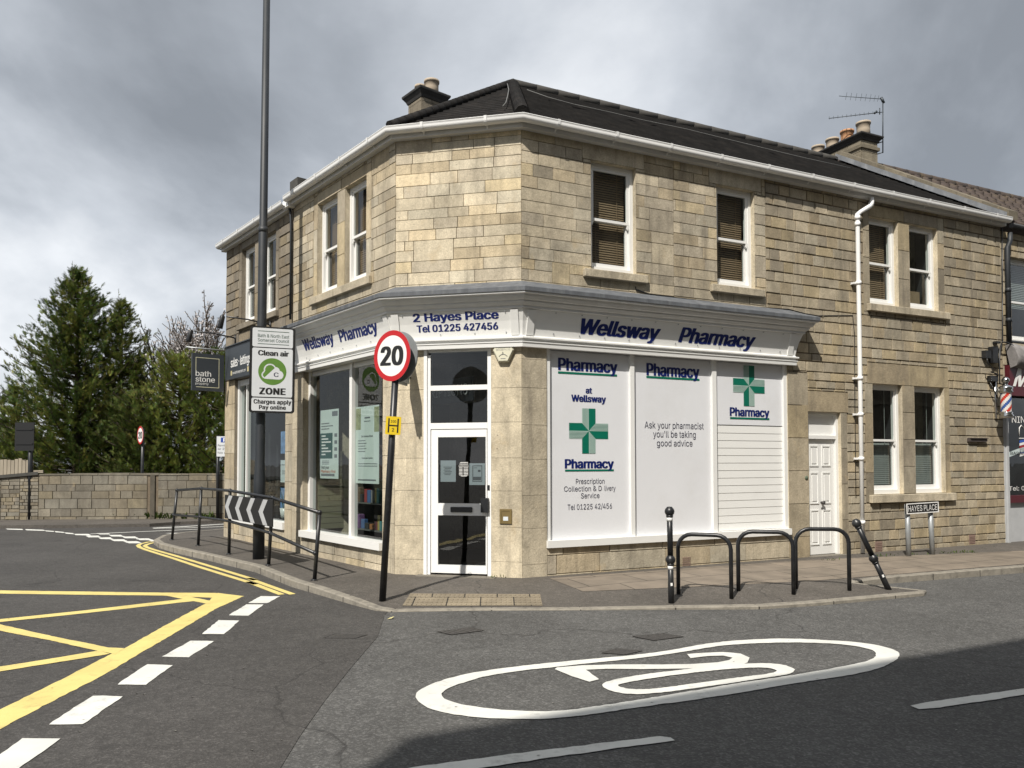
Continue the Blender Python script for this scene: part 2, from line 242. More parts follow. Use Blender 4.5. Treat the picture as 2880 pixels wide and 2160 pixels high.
# ------------------------------------------------------------------ mesh builder
class MB:
    def __init__(s, M=None): s.bm = bmesh.new(); s.M = M or Matrix(); s.col = s.bm.loops.layers.float_color.new('col'); s.c = (0.4, 0.33, 0.22)
    def v(s, p): return s.bm.verts.new(s.M @ Vector(p))
    def face(s, vs, c=None, smooth=False):
        try: f = s.bm.faces.new(vs)
        except ValueError: return None
        c = c or s.c
        for l in f.loops: l[s.col] = (c[0], c[1], c[2], 1)
        f.smooth = smooth
        return f
    def poly(s, pts, c=None): return s.face([s.v(p) for p in pts], c)
    def box(s, x0, x1, y0, y1, z0, z1, c=None):
        P = [s.v(p) for p in ((x0, y0, z0), (x1, y0, z0), (x1, y1, z0), (x0, y1, z0), (x0, y0, z1), (x1, y0, z1), (x1, y1, z1), (x0, y1, z1))]
        for f in ((0, 3, 2, 1), (4, 5, 6, 7), (0, 1, 5, 4), (1, 2, 6, 5), (2, 3, 7, 6), (3, 0, 4, 7)): s.face([P[i] for i in f], c)
    def prism(s, pts, z0, z1, c=None):
        """outline in local xy, extruded from z0 to z1"""
        a = [s.v((x, y, z0)) for x, y in pts]; b = [s.v((x, y, z1)) for x, y in pts]; n = len(pts)
        s.face(b, c); s.face(a[::-1], c)
        for i in range(n): s.face([a[i], a[(i + 1) % n], b[(i + 1) % n], b[i]], c)
    def tube(s, pts, r, n=10, cap=True, c=None, smooth=True):
        pts = [Vector(p) for p in pts]; rr = r if isinstance(r, (list, tuple)) else [r] * len(pts)
        rings = []; prev = None
        for i, p in enumerate(pts):
            d = (pts[min(i + 1, len(pts) - 1)] - pts[max(i - 1, 0)]).normalized()
            if prev is None: a = d.orthogonal().normalized()
            else: a = (prev - d * prev.dot(d)).normalized()
            prev = a; b = d.cross(a)
            k = 1.0
            if 0 < i < len(pts) - 1:
                d1 = (pts[i] - pts[i - 1]).normalized(); k = 1 / max(0.5, abs(d1.dot(d)))
            rings.append([s.v(p + (a * math.cos(t) + b * math.sin(t)) * rr[i] * k) for t in [2 * math.pi * j / n for j in range(n)]])
        for q, w in zip(rings, rings[1:]):
            for j in range(n): s.face([q[j], q[(j + 1) % n], w[(j + 1) % n], w[j]], c, smooth)
        if cap: s.face(rings[0][::-1], c); s.face(rings[-1], c)
    def lathe(s, prof, base, axis=(0, 0, 1), n=16, c=None, smooth=True):
        """prof: list of (radius, height) along axis from base"""
        ax = Vector(axis).normalized(); a = ax.orthogonal().normalized(); b = ax.cross(a); base = Vector(base); rings = []
        for r, h in prof:
            rings.append([s.v(base + ax * h + (a * math.cos(t) + b * math.sin(t)) * max(r, 1e-4)) for t in [2 * math.pi * j / n for j in range(n)]])
        for q, w in zip(rings, rings[1:]):
            for j in range(n): s.face([q[j], q[(j + 1) % n], w[(j + 1) % n], w[j]], c, smooth)
        s.face(rings[0][::-1], c); s.face(rings[-1], c)
    def sphere(s, p, r, n=14, c=None):
        k = 8; s.lathe([(r * math.sin(math.pi * i / k), -r * math.cos(math.pi * i / k)) for i in range(k + 1)], p, n=n, c=c)
    def sweep(s, prof, stations, c=None, closed=False, smooth=False):
        """stations: list of (base Vector, mitre Vector(xy)); prof: list of (w, v)"""
        rows = [[s.v((b.x + m.x * w, b.y + m.y * w, v)) for w, v in prof] for b, m in stations]
        k = len(prof)
        for a, b in zip(rows, rows[1:]):
            for j in range(k if closed else k - 1): s.face([a[j], b[j], b[(j + 1) % k], a[(j + 1) % k]], c, smooth)
        return rows
    def add_mesh(s, me, T):
        vs = [s.v(T @ v.co) for v in me.vertices]
        for p in me.polygons: s.face([vs[i] for i in p.vertices])
    def build(s, name, mat, parent=None, split=False):
        if split: return s.build_each(name, mat, parent)
        s.bm.normal_update()
        me = bpy.data.meshes.new(name); s.bm.to_mesh(me); s.bm.free()
        me.materials.append(mat)
        o = bpy.data.objects.new(name, me); COL.objects.link(o)
        if parent is not None:
            o.parent = parent; o.matrix_parent_inverse = WMAT[parent.name].inverted()
        WMAT[o.name] = Matrix()
        return o
    def build_each(s, name, mat, parent):
        """pieces that lie apart become objects of their own"""
        bm = s.bm; seen = {}; isl = []
        for v in bm.verts:
            if v in seen: continue
            st = [v]; seen[v] = len(isl); cur = []
            while st:
                q = st.pop(); cur.append(q)
                for e in q.link_edges:
                    w = e.other_vert(q)
                    if w not in seen: seen[w] = len(isl); st.append(w)
            isl.append(cur)
        bb = [(Vector([min(v.co[k] for v in c) for k in range(3)]), Vector([max(v.co[k] for v in c) for k in range(3)])) for c in isl]
        grp = list(range(len(isl)))
        def root(i):
            while grp[i] != i: i = grp[i]
            return i
        for i in range(len(isl)):
            for j in range(i):
                gap = Vector([max(0, bb[i][0][k] - bb[j][1][k], bb[j][0][k] - bb[i][1][k]) for k in range(3)]).length
                sz = max(max(bb[i][1] - bb[i][0]), max(bb[j][1] - bb[j][0]))
                if gap <= max(.02, .5 * sz): grp[root(i)] = root(j)
        out = None
        for g in sorted({root(i) for i in range(len(isl))}):
            keep = [f for f in bm.faces if root(seen[f.verts[0]]) == g]; m = MB(); vm = {}
            for f in keep:
                c = f.loops[0][s.col]
                for v in f.verts:
                    if v not in vm: vm[v] = m.bm.verts.new(v.co)
                m.face([vm[v] for v in f.verts], tuple(c)[:3], f.smooth)
            out = m.build(name, mat, parent)
        bm.free(); return out
WMAT = {}
def thing(name, label, cat, loc=(0, 0, 0), group=None):
    o = bpy.data.objects.new(name, None); COL.objects.link(o); o.location = loc; o.empty_display_size = 0.2
    o['label'] = label; o['category'] = cat
    if group: o['group'] = group
    WMAT[o.name] = Matrix.Translation(Vector(loc)); return o
def tag(o, label, cat, group=None, kind=None):
    o['label'] = label; o['category'] = cat
    if group: o['group'] = group
    if kind: o['kind'] = kind
    return o
def structure(o, kind='structure'): o['kind'] = kind; return o
def dup(root, M):
    """copy of a thing with its parts and sub-parts; M = new world matrix"""
    r = root.copy(); COL.objects.link(r); r.matrix_world = M; WMAT[r.name] = M
    for ch in list(root.children):
        c = ch.copy(); COL.objects.link(c); c.parent = r
        for g in list(ch.children):
            d = g.copy(); COL.objects.link(d); d.parent = c
    return r

# ------------------------------------------------------------------ lettering
def inside(p, P):
    c = False; n = len(P)
    for i in range(n):
        a = P[i]; b = P[i - 1]
        if (a.y > p.y) != (b.y > p.y) and p.x < (b.x - a.x) * (p.y - a.y) / (b.y - a.y) + a.x: c = not c
    return c
_TX = {}
def sans_font():
    try: return bpy.data.fonts.load(bpy.utils.system_resource('DATAFILES', path='fonts') + '/Inter.woff2')
    except Exception: return None
FONT = sans_font()
def text_mesh(body, bold=0.0, shear=0.0, space=1.0):
    key = (body, shear, space)
    if key in _TX: return _TX[key]
    cu = bpy.data.curves.new('lettering', 'FONT'); cu.body = body
    if FONT: cu.font = FONT
    cu.offset = 0.0; cu.shear = shear; cu.space_character = space
    cu.extrude = 0.0; cu.resolution_u = 3; cu.fill_mode = 'NONE'
    ob = bpy.data.objects.new('lettering', cu); COL.objects.link(ob)
    dg = bpy.context.evaluated_depsgraph_get(); dg.update()
    src = bpy.data.meshes.new_from_object(ob.evaluated_get(dg))
    bpy.data.objects.remove(ob); bpy.data.curves.remove(cu)
    V = [v.co.xy for v in src.vertices]; E = [tuple(e.vertices) for e in src.edges]; nb = {}
    for a, b in E: nb.setdefault(a, []).append(b); nb.setdefault(b, []).append(a)
    seen = set(); loops = []
    for a in nb:
        if a in seen: continue
        lp = [a]; seen.add(a)
        while True:
            nx = [q for q in nb[lp[-1]] if q not in seen]
            if not nx: break
            lp.append(nx[0]); seen.add(nx[0])
        P = [V[q] for q in lp]; loops.append((P, min(p.x for p in P), max(p.x for p in P), min(p.y for p in P), max(p.y for p in P)))
    v, _, F, *_ = delaunay_2d_cdt(V, E, [], 1, 1e-5); keep = []
    for f in F:                                        # counters of the letters stay open
        c = sum((v[q] for q in f), Vector((0, 0))) / len(f); k = False
        for P, x0, x1, y0, y1 in loops:
            if x0 <= c.x <= x1 and y0 <= c.y <= y1 and inside(c, P): k = not k
        if k: keep.append(f)
    me = bpy.data.meshes.new('lettering'); me.from_pydata([(p.x, p.y, 0) for p in v], [], keep)
    xs = [p.x for p in V]; _TX[key] = (me, min(xs), max(xs)); return _TX[key]
CAPH = 0.73
def text(mb, body, x0, x1, yb, yc, z, bold=0.0, shear=0.0, space=1.0, capref='H'):
    """letters in mb's local xy: ink from x0 to x1, base line yb, capital line yc, at depth z"""
    me, a, b = text_mesh(body, bold, shear, space)
    mh = text_mesh(capref)[0]; ch = max(v.co.y for v in mh.vertices); cb = min(v.co.y for v in mh.vertices)
    sx = (x1 - x0) / (b - a); sy = (yc - yb) / (ch - cb)
    # heavier weights: the letters are laid several times, slightly shifted
    k = 0
    bx = bold * 0.95; sx = (x1 - x0) / (b - a + 2 * bx)
    offs = [(0, 0)] if bold < 0.008 else [(-1, .3), (-1, -.3), (-.5, .5), (-.5, -.5), (0, .5), (0, -.5), (.5, .5), (.5, -.5), (1, .3), (1, -.3)] if bold > .03 else [(-1, 0), (0, .3), (1, 0)]
    for ox, oy in offs:
        T = Matrix(((sx, 0, 0, x0 - (a - bx) * sx + ox * bx * sx), (0, sy, 0, yb - cb * sy + oy * bold * .45 * sy), (0, 0, 1, z + k * .00012), (0, 0, 0, 1))); k += 1
        mb.add_mesh(me, T)
def wtext(mb, fc, body, pxl, pxr, pyc, pyb, off, bold=0.02, shear=0.0, space=1.0, capref='H'):
    """letters on facade fc from photo pixels (capital and base line read at the middle of the word)"""
    xm = (pxl + pxr) / 2
    u0 = W(fc, pxl, pyb, off)[0]; u1 = W(fc, pxr, pyb, off)[0]
    text(mb, body, u0, u1, W(fc, xm, pyb, off)[1], W(fc, xm, pyc, off)[1], off, bold, shear, space, capref)

# ================================================================== GROUND
RZ = -0.10
ASPH = asphalt_mat('main_road_asphalt', (0.084, 0.083, 0.080), 0.5)
ASPH2 = asphalt_mat('side_road_asphalt', (0.058, 0.055, 0.052), 0.4)
ASPH3 = asphalt_mat('pavement_asphalt', (0.090, 0.081, 0.071), 0.3, 0.25, True)
KERBM = pm('kerb_stone', (0.23, 0.21, 0.175), rough=0.9, var=0.25, scale=8, bump=0.4, dirt=(0.07, 0.065, 0.055), dirt_amt=0.7, dirt_scale=6)
mb = MB()
for i in range(20):
    for j in range(20):
        x0, y0 = -400 + i * 40, -400 + j * 40
        mb.poly([(x0, y0, RZ), (x0 + 40, y0, RZ), (x0 + 40, y0 + 40, RZ), (x0, y0 + 40, RZ)])
bmesh.ops.remove_doubles(mb.bm, verts=mb.bm.verts, dist=0.001)
structure(mb.build('road', ASPH))
# darker, browner surfacing of the side road
mb = MB()
sidept = [G(*p, RZ + 0.004) for p in ((1082, 1729), (1062, 1790), (985, 1880), (910, 1975), (842, 2072), (770, 2190), (640, 2420), (-1200, 2420))] + [Vector((-60, 8, RZ + 0.004)), Vector((-60, 60, RZ + 0.004)), Vector((-4, 60, RZ + 0.004)), Vector((-4, 15, RZ + 0.004)), Vector((-1.4, 9.2, RZ + 0.004))]
mb.poly(sidept[::-1]); structure(mb.build('road_surface', ASPH2))

kl = [(640, 1497, .0), (520, 1508, .0), (455, 1518, .0), (432, 1531, .0), (446, 1542, .0), (488, 1555, .01), (600, 1581, .01), (720, 1611, .01), (821, 1652, .0), (893, 1673, -.01), (991, 1702, -.035), (1056, 1719, -.065), (1101, 1722, -.082), (1320, 1718, -.085), (1633, 1717, -.082), (1900, 1715, -.068), (2135, 1714, -.06), (2299, 1704, -.055), (2600, 1676, -.055), (2606, 1670, -.055), (2407, 1650, -.045)]
kp = [(G(x, y, RZ), z) for x, y, z in kl]
k2 = [(G(x, y, RZ), z) for x, y, z in ((2407, 1649, -.03), (2520, 1640, -.005), (2880, 1611, .0), (3600, 1556, .0))]
back = G(640, 1497, RZ) + Vector((-1.2, 4.5, 0))
def resample(line, step=0.22):
    out = []
    for (a, za), (b, zb) in zip(line, line[1:]):
        n = max(1, int((b - a).length / step))
        for i in range(n): t = i / n; out.append((a.lerp(b, t), za + (zb - za) * t))
    out.append(line[-1]); return out
ring = resample([(back, 0.0)] + kp + k2)
pts2 = [p.xy for p, z in ring]
def inset(P, d):
    out = []
    for i, p in enumerate(P):
        a = P[max(0, i - 2)]; b = P[min(len(P) - 1, i + 2)]; t = (b - a).normalized(); out.append(p + Vector((-t.y, t.x)) * d)
    return out
inn = inset(pts2, 0.11)
mb = MB()
rows = [[mb.v((p.x, p.y, RZ - 0.02)), mb.v((p.x, p.y, z - 0.012)), mb.v((p.x + (q.x - p.x) * .12, p.y + (q.y - p.y) * .12, z)), mb.v((q.x, q.y, z + 0.001))] for (p, z), q in zip([(a.xy, b) for a, b in ring], inn)]
for a, b in zip(rows, rows[1:]):
    for j in range(3): mb.face([a[j], b[j], b[j + 1], a[j + 1]])
structure(mb.build('kerb', KERBM))
mb = MB(); acc = 0.0
for i in range(1, len(ring) - 1):
    acc += (ring[i][0] - ring[i - 1][0]).length
    if acc > .9:
        acc = 0.0; p, z = ring[i][0].xy, ring[i][1]; q = inn[i]; t = (q - p).normalized(); n_ = Vector((-t.y, t.x)) * .007; o_ = p - t * .003
        mb.poly([(o_.x - n_.x, o_.y - n_.y, RZ), (o_.x + n_.x, o_.y + n_.y, RZ), (o_.x + n_.x, o_.y + n_.y, z - .009), (o_.x - n_.x, o_.y - n_.y, z - .009)])
        mb.poly([(o_.x - n_.x, o_.y - n_.y, z - .009), (o_.x + n_.x, o_.y + n_.y, z - .009), (q.x + n_.x, q.y + n_.y, z + .003), (q.x - n_.x, q.y - n_.y, z + .003)])
structure(mb.build('kerb_joint', pm('joint_dirt', (.035, .032, .027), rough=1)))
# pavement sheet, sloping down to the dropped kerb
wallline = [PV[0] + Vector((-0.3, 4.0)), PV[0], PV[1], PV[2], PV[3], PV[4], FP('R', 16, 0, 0).xy]
eR = FACE['R'][1]; nR = FACE['R'][2]; eL = FACE['L'][1]; nL = FACE['L'][2]; eC = FACE['C'][1]; nC = FACE['C'][2]
cen = Vector((1.0, 14.5))
poly = [p for p in inn] + [p.lerp(cen, 0.02) if i else p for i, p in reversed(list(enumerate(wallline)))]
def pave_z(p):
    d, z = min(((q - p).length, zz) for q, (_, zz) in zip(inn, ring)); t = min(1.0, d / 1.3); t = t * t * (3 - 2 * t)
    return z * (1 - t) + (0.004 + 0.0) * t
extra = []
g = 0.3; x = -9.0
while x < 14:
    y = 8.0
    while y < 20:
        p = Vector((x, y))
        if inside(p, poly) and min((q - p).length for q in poly) > 0.1: extra.append(p)
        y += g
    x += g
V2, _, F2, *_ = delaunay_2d_cdt(poly + extra, [], [list(range(len(poly)))], 1, 1e-5)
PVZ = [(p.x, p.y, pave_z(p)) for p in V2]
mb = MB(); vs = [mb.v(p) for p in PVZ]
for f in F2: mb.face([vs[i] for i in f], smooth=True)
structure(mb.build('pavement', ASPH3))
BVH = BVHTree.FromPolygons([Vector(p) for p in PVZ], [list(f) for f in F2])
def PAV(px, py):
    """point of the pavement seen at a photo pixel"""
    h = BVH.ray_cast(O, ray(px, py).normalized())[0]
    return h if h else G(px, py, -0.07)
def pz(x, y):
    h = BVH.ray_cast(Vector((x, y, 2)), Vector((0, 0, -1)))[0]; return h.z if h else 0.0
def drape(mb, top, bot, nx, ny, dz):
    """sheet lying on the pavement between two pixel polylines"""
    def at(L, t):
        t *= len(L) - 1; i = min(int(t), len(L) - 2); f = t - i
        return (L[i][0] + (L[i + 1][0] - L[i][0]) * f, L[i][1] + (L[i + 1][1] - L[i][1]) * f)
    grid = []
    for j in range(ny + 1):
        row = []
        for i in range(nx + 1):
            a = at(top, i / nx); b = at(bot, i / nx); t = j / ny
            p = PAV(a[0] + (b[0] - a[0]) * t, a[1] + (b[1] - a[1]) * t); row.append(mb.v((p.x, p.y, p.z + dz)))
        grid.append(row)
    for j in range(ny):
        for i in range(nx): mb.face([grid[j][i], grid[j + 1][i], grid[j + 1][i + 1], grid[j][i + 1]], smooth=True)
def slab_mat(name, col1, col2, sx, sy, ang):
    m, nt, b = new_mat(name); N = nt.nodes.new; L = nt.links.new
    tc = N('ShaderNodeTexCoord'); mp = N('ShaderNodeMapping'); mp.inputs['Rotation'].default_value = (0, 0, -ang); L(tc.outputs['Object'], mp.inputs[0])
    br = N('ShaderNodeTexBrick'); br.inputs['Scale'].default_value = 1; br.inputs['Brick Width'].default_value = sx; br.inputs['Row Height'].default_value = sy; br.inputs['Mortar Size'].default_value = 0.008
    br.inputs['Color1'].default_value = (*col1, 1); br.inputs['Color2'].default_value = (*col2, 1); br.inputs['Mortar'].default_value = (0.03, 0.027, 0.022, 1); L(mp.outputs[0], br.inputs[0])
    nz = N('ShaderNodeTexNoise'); nz.inputs['Scale'].default_value = 3; nz.inputs['Detail'].default_value = 8; L(tc.outputs['Object'], nz.inputs['Vector'])
    mr = N('ShaderNodeMapRange'); mr.inputs[1].default_value = .3; mr.inputs[2].default_value = .7; mr.inputs[3].default_value = .78; mr.inputs[4].default_value = 1.2; L(nz.outputs[0], mr.inputs[0])
    mu = N('ShaderNodeVectorMath'); mu.operation = 'SCALE'; L(br.outputs[0], mu.inputs[0]); L(mr.outputs[0], mu.inputs['Scale']); L(mu.outputs[0], b.inputs['Base Color']); b.inputs['Roughness'].default_value = .85
    return m
angR = math.atan2(eR.y, eR.x)
SLAB = slab_mat('paving_slab', (0.205, 0.170, 0.132), (0.155, 0.130, 0.102), 0.9, 0.6, angR)
mb = MB()
drape(mb, [(1545, 1627), (1900, 1601), (2281, 1575), (2840, 1551), (3100, 1539)], [(1640, 1664), (1945, 1651), (2290, 1634), (2860, 1588), (3100, 1568)], 60, 8, 0.004)
structure(mb.build('pavement_slabs', SLAB))
TACT = slab_mat('tactile_paving', (0.24, 0.20, 0.14), (0.205, 0.172, 0.122), 0.4, 0.4, 0.02)
mb = MB()
drape(mb, [(1154, 1670), (1519, 1672)], [(1131, 1705), (1526, 1705)], 36, 8, 0.005)
T = MB()
for i in range(28):       # blister studs
    for j in range(5):
        fx = (i + .5) / 28; fy = (j + .5) / 5
        a = (1154 + 365 * fx, 1670 + 2 * fx); b = (1131 + 395 * fx, 1705)
        p = PAV(a[0] + (b[0] - a[0]) * fy, a[1] + (b[1] - a[1]) * fy)
        mb.lathe([(0.022, 0.004), (0.016, 0.011)], p, n=8)
structure(mb.build('pavement_tactile', TACT))

# far side of the side road: pavement in front of the garden wall
mb = MB()
fk = [G(*p, RZ) for p in ((-900, 1490), (0, 1487), (156, 1486), (420, 1482), (508, 1476), (628, 1471), (900, 1462))]
ff = [Vector((p.x * 1.18, 23.3, -0.01)) for p in fk]
for a, b, c, d in zip(fk, fk[1:], ff, ff[1:]):
    za = -0.01 if a.x < -11 else -0.06
    mb.poly([(a.x, a.y, RZ - .01), (b.x, b.y, RZ - .01), (b.x, b.y, -0.012), (a.x, a.y, -0.012)])
    mb.poly([(a.x, a.y, -0.012), (b.x, b.y, -0.012), d, c])
structure(mb.build('far_pavement', ASPH3))

# ------------------------------------------------------------------ painted markings
PAINTW = paint_mat('white_road_paint', (0.66, 0.66, 0.62), 0.45)
PAINTY = paint_mat('yellow_road_paint', (0.66, 0.545, 0.20), 0.5)
def zp(pts, ox, oy, k): return [(ox + x * k, oy + y * k) for x, y in pts]
_lift = [0.0]
def rough_poly(mb, pts, z, amp=0.006, step=0.06):
    """outline on the road with the slightly ragged edge of hot paint"""
    out = []
    for a, b in zip(pts, pts[1:] + pts[:1]):
        n = max(1, min(60, int((b - a).length / step)))
        for i in range(n):
            p = a.lerp(b, i / n); out.append(Vector((p.x + random.uniform(-amp, amp), p.y + random.uniform(-amp, amp), z)))
    V, _, F, *_ = delaunay_2d_cdt([p.xy for p in out], [], [list(range(len(out)))], 1, 1e-6)
    vs = [mb.v((p.x, p.y, z)) for p in V]
    for f in F: mb.face([vs[i] for i in f])
def mark(mb, px, amp=0.006):
    _lift[0] += 0.0004
    rough_poly(mb, [G(x, y, RZ) for x, y in px], RZ + 0.006 + _lift[0], amp)
def stroke(mb, px, w):
    P = [G(x, y, RZ) for x, y in px]; a = []; b = []
    for i, p in enumerate(P):
        t = (P[min(i + 1, len(P) - 1)] - P[max(i - 1, 0)]).xy.normalized(); n = Vector((-t.y, t.x, 0))
        a.append(p + n * w / 2); b.append(p - n * w / 2)
    _lift[0] += 0.0004; z = RZ + 0.006 + _lift[0]
    for i in range(len(P) - 1): mb.poly([(a[i].x, a[i].y, z), (b[i].x, b[i].y, z), (b[i + 1].x, b[i + 1].y, z), (a[i + 1].x, a[i + 1].y, z)])
k = .3255
# yellow box junction
_lift[0] = 0.0; mb = MB(); Z4 = lambda q: zp(q, 0, 1620, k)
mark(mb, Z4([(-1300, 2035), (0, 1328), (420, 1105), (900, 860), (1250, 650), (1560, 470), (1870, 285), (2105, 178), (1880, 150), (1780, 240), (1430, 430), (1075, 630), (960, 680), (480, 925), (0, 1160), (-1300, 1784)]))
mark(mb, Z4([(-2500, 96), (700, 138), (1400, 148), (1860, 150), (2105, 178), (1900, 195), (1400, 173), (700, 166), (-2500, 121)]), .004)
mark(mb, Z4([(-2500, 658), (0, 378), (700, 305), (1580, 203), (1780, 218), (1660, 223), (700, 330), (0, 403), (-2500, 698)]), .004)
mark(mb, Z4([(1400, 168), (1540, 162), (1860, 228), (1780, 243)]), .004)
mark(mb, Z4([(-1400, 161), (0, 424), (480, 532), (940, 625), (1075, 630), (1000, 682), (860, 656), (420, 560), (0, 479), (-1400, 216)]), .005)
mark(mb, Z4([(-2000, 1118), (0, 790), (440, 722), (860, 652), (950, 680), (440, 762), (0, 832), (-2000, 1176)]), .005)
structure(mb.build('road_marking_yellow_box', PAINTY))
_lift[0] = 0.0; mb = MB()
stroke(mb, zp([(1385, 1171), (1280, 1183), (1215, 1199), (1193, 1212), (1205, 1228), (1260, 1250), (1380, 1288), (1500, 1325), (1700, 1392), (1950, 1470), (2212, 1550)], 0, 1140, k) + zp([(300, 1220), (590, 1331)], 600, 1240, k), .085)
stroke(mb, zp([(1385, 1182), (1320, 1190), (1270, 1204), (1250, 1217), (1275, 1232), (1340, 1253), (1500, 1298), (1700, 1358), (1950, 1434), (2212, 1514)], 0, 1140, k) + zp([(300, 1190), (480, 1256), (685, 1329)], 600, 1240, k), .085)
structure(mb.build('road_marking_yellow_lines', PAINTY))
# give-way dashes along the main road
_lift[0] = 0.0; mb = MB()
mark(mb, zp([(300, 1405), (470, 1405), (575, 1347), (410, 1345)], 600, 1240, k))
mark(mb, zp([(130, 1512), (305, 1515), (435, 1417), (285, 1418)], 600, 1240, k))
for q in ([(1745, 507), (1935, 507), (2070, 390), (1890, 386)], [(1403, 703), (1630, 708), (1850, 568), (1650, 566)], [(1010, 947), (1260, 947), (1495, 778), (1270, 769)], [(420, 1293), (715, 1293), (1062, 1048), (800, 1043)], [(-200, 1690), (140, 1690), (525, 1418), (200, 1412)]): mark(mb, Z4(q))
structure(mb.build('road_marking_white_dashes', PAINTW))
# 20 roundel
_lift[0] = 0.0; mb = MB()
def crp(P, n):
    """closed smooth curve through pixel points, n samples spaced evenly on the road"""
    out = []; m = len(P)
    for i in range(m):
        p0, p1, p2, p3 = [Vector(P[(i + k) % m]) for k in (-1, 0, 1, 2)]
        for q in range(12):
            t = q / 12; c = .5 * ((2 * p1) + (p2 - p0) * t + (2 * p0 - 5 * p1 + 4 * p2 - p3) * t * t + (3 * p1 - p0 - 3 * p2 + p3) * t ** 3); out.append(G(900 + c.x * 1.4173, 1575 + c.y * 1.4173, RZ))
    L = [0.0]
    for a, b in zip(out, out[1:] + out[:1]): L.append(L[-1] + (b - a).length)
    res = []; k = 0
    for i in range(n):
        d = L[-1] * i / n
        while L[k + 1] < d: k += 1
        res.append(out[k].lerp(out[(k + 1) % len(out)], (d - L[k]) / max(1e-6, L[k + 1] - L[k])))
    return res
def band(mb, o, i_, n=200, amp=.005):
    _lift[0] += .0004; z = RZ + 0.006 + _lift[0]; a = crp(o, n); b = crp(i_, n); jt = lambda p: (p.x + random.uniform(-amp, amp), p.y + random.uniform(-amp, amp), z)
    a = [mb.v(jt(p)) for p in a]; b = [mb.v(jt(p)) for p in b]
    for i in range(n): mb.face([a[i], b[i], b[(i + 1) % n], a[(i + 1) % n]])
band(mb, [(190, 270), (205, 290), (250, 305), (330, 315), (430, 317), (520, 310), (640, 293), (800, 270), (950, 245), (1060, 228), (1120, 212), (1150, 192), (1135, 178), (1080, 166), (1000, 160), (920, 157), (840, 160), (770, 167), (690, 181), (620, 190), (540, 197.5), (460, 205), (380, 214), (310, 224), (250, 238), (205, 255)],
     [(241, 270), (262, 283), (310, 293), (380, 300), (470, 301), (560, 290), (680, 271), (830, 246), (950, 228), (1050, 210), (1095, 198), (1103, 187), (1090, 178), (1040, 169), (960, 165), (880, 166), (800, 171), (720, 183.5), (640, 195), (560, 203.5), (480, 212), (400, 221), (330, 232), (275, 248), (248, 260)])
Z6 = lambda q: zp(q, 900, 1575, 1.4173)
mark(mb, Z6([(728, 188), (760, 185.5), (800, 184), (835, 187), (852, 195), (848, 205), (825, 212), (790, 215.5), (720, 217), (640, 218), (570, 217.5), (528, 219), (553, 238), (535, 243), (500, 232), (466, 218), (470, 214.5), (520, 210.5), (600, 208.5), (680, 209), (740, 208), (790, 204.5), (812, 200), (818, 195), (800, 191), (770, 192), (735, 196)]), .003)
band(mb, [(560, 250), (580, 240), (640, 229), (720, 219), (800, 210), (860, 206.5), (910, 208), (938, 216), (940, 223), (920, 230), (860, 239), (780, 251), (700, 262), (640, 267.5), (600, 266), (572, 259)],
     [(592, 250), (615, 243.5), (680, 233), (760, 223), (830, 216.5), (880, 215), (903, 219), (904, 223.5), (880, 228.5), (820, 236), (740, 247), (670, 256.5), (630, 258), (605, 256)], 120, .004)
structure(mb.build('road_marking_speed_roundel', PAINTW))
_lift[0] = 0.0; mb = MB()
mark(mb, [(760, 2216), (1165, 2160), (1500, 2116), (1854, 2073), (1888, 2077), (1897, 2085), (1600, 2126), (1370, 2160), (900, 2228)])
mark(mb, [(2561, 1987), (2609, 1977), (2880, 1939), (3400, 1868), (3400, 1886), (2880, 1957), (2640, 1993), (2587, 1997)])
structure(mb.build('road_marking_centre_line', PAINTW))
_lift[0] = 0.0; mb = MB(); Z2 = lambda q: zp(q, 0, 1140, k)
for q in ([(640, 1113), (770, 1113), (785, 1127), (655, 1123)], [(738, 1128), (850, 1128), (876, 1143), (765, 1143)], [(845, 1145), (955, 1143), (982, 1160), (870, 1158)], [(950, 1160), (1065, 1160), (1108, 1178), (985, 1176)], [(1068, 1178), (1185, 1176), (1230, 1195), (1110, 1195)],
          [(835, 1108), (930, 1106), (955, 1118), (862, 1119)], [(942, 1123), (1040, 1122), (1078, 1137), (965, 1136)], [(1048, 1138), (1165, 1136), (1203, 1153), (1080, 1151)], [(1168, 1154), (1285, 1153), (1328, 1170), (1205, 1168)], [(1280, 1168), (1360, 1168), (1392, 1172), (1310, 1180)],
          [(50, 1069), (190, 1071), (200, 1080), (60, 1076)], [(215, 1073), (375, 1079), (395, 1088), (230, 1083)], [(385, 1084), (460, 1089), (475, 1098), (400, 1093)], [(470, 1091), (545, 1097), (560, 1107), (485, 1101)], [(555, 1102), (630, 1108), (645, 1119), (570, 1113)]): mark(mb, Z2(q), .01)
stroke(mb, Z2([(780, 1116), (1160, 1098), (1710, 1074)]), .10)
stroke(mb, Z2([(1320, 1065), (1560, 1053), (2100, 1020)]), .16)
stroke(mb, Z2([(1330, 1067), (1640, 1062), (2100, 1046)]), .1)
mark(mb, Z2([(1425, 1110), (1700, 1102), (2100, 1078), (2100, 1092), (1720, 1112), (2000, 1106), (2100, 1103), (2100, 1112), (1760, 1131), (1700, 1128)]), .01)
structure(mb.build('road_marking_side_street', PAINTW))

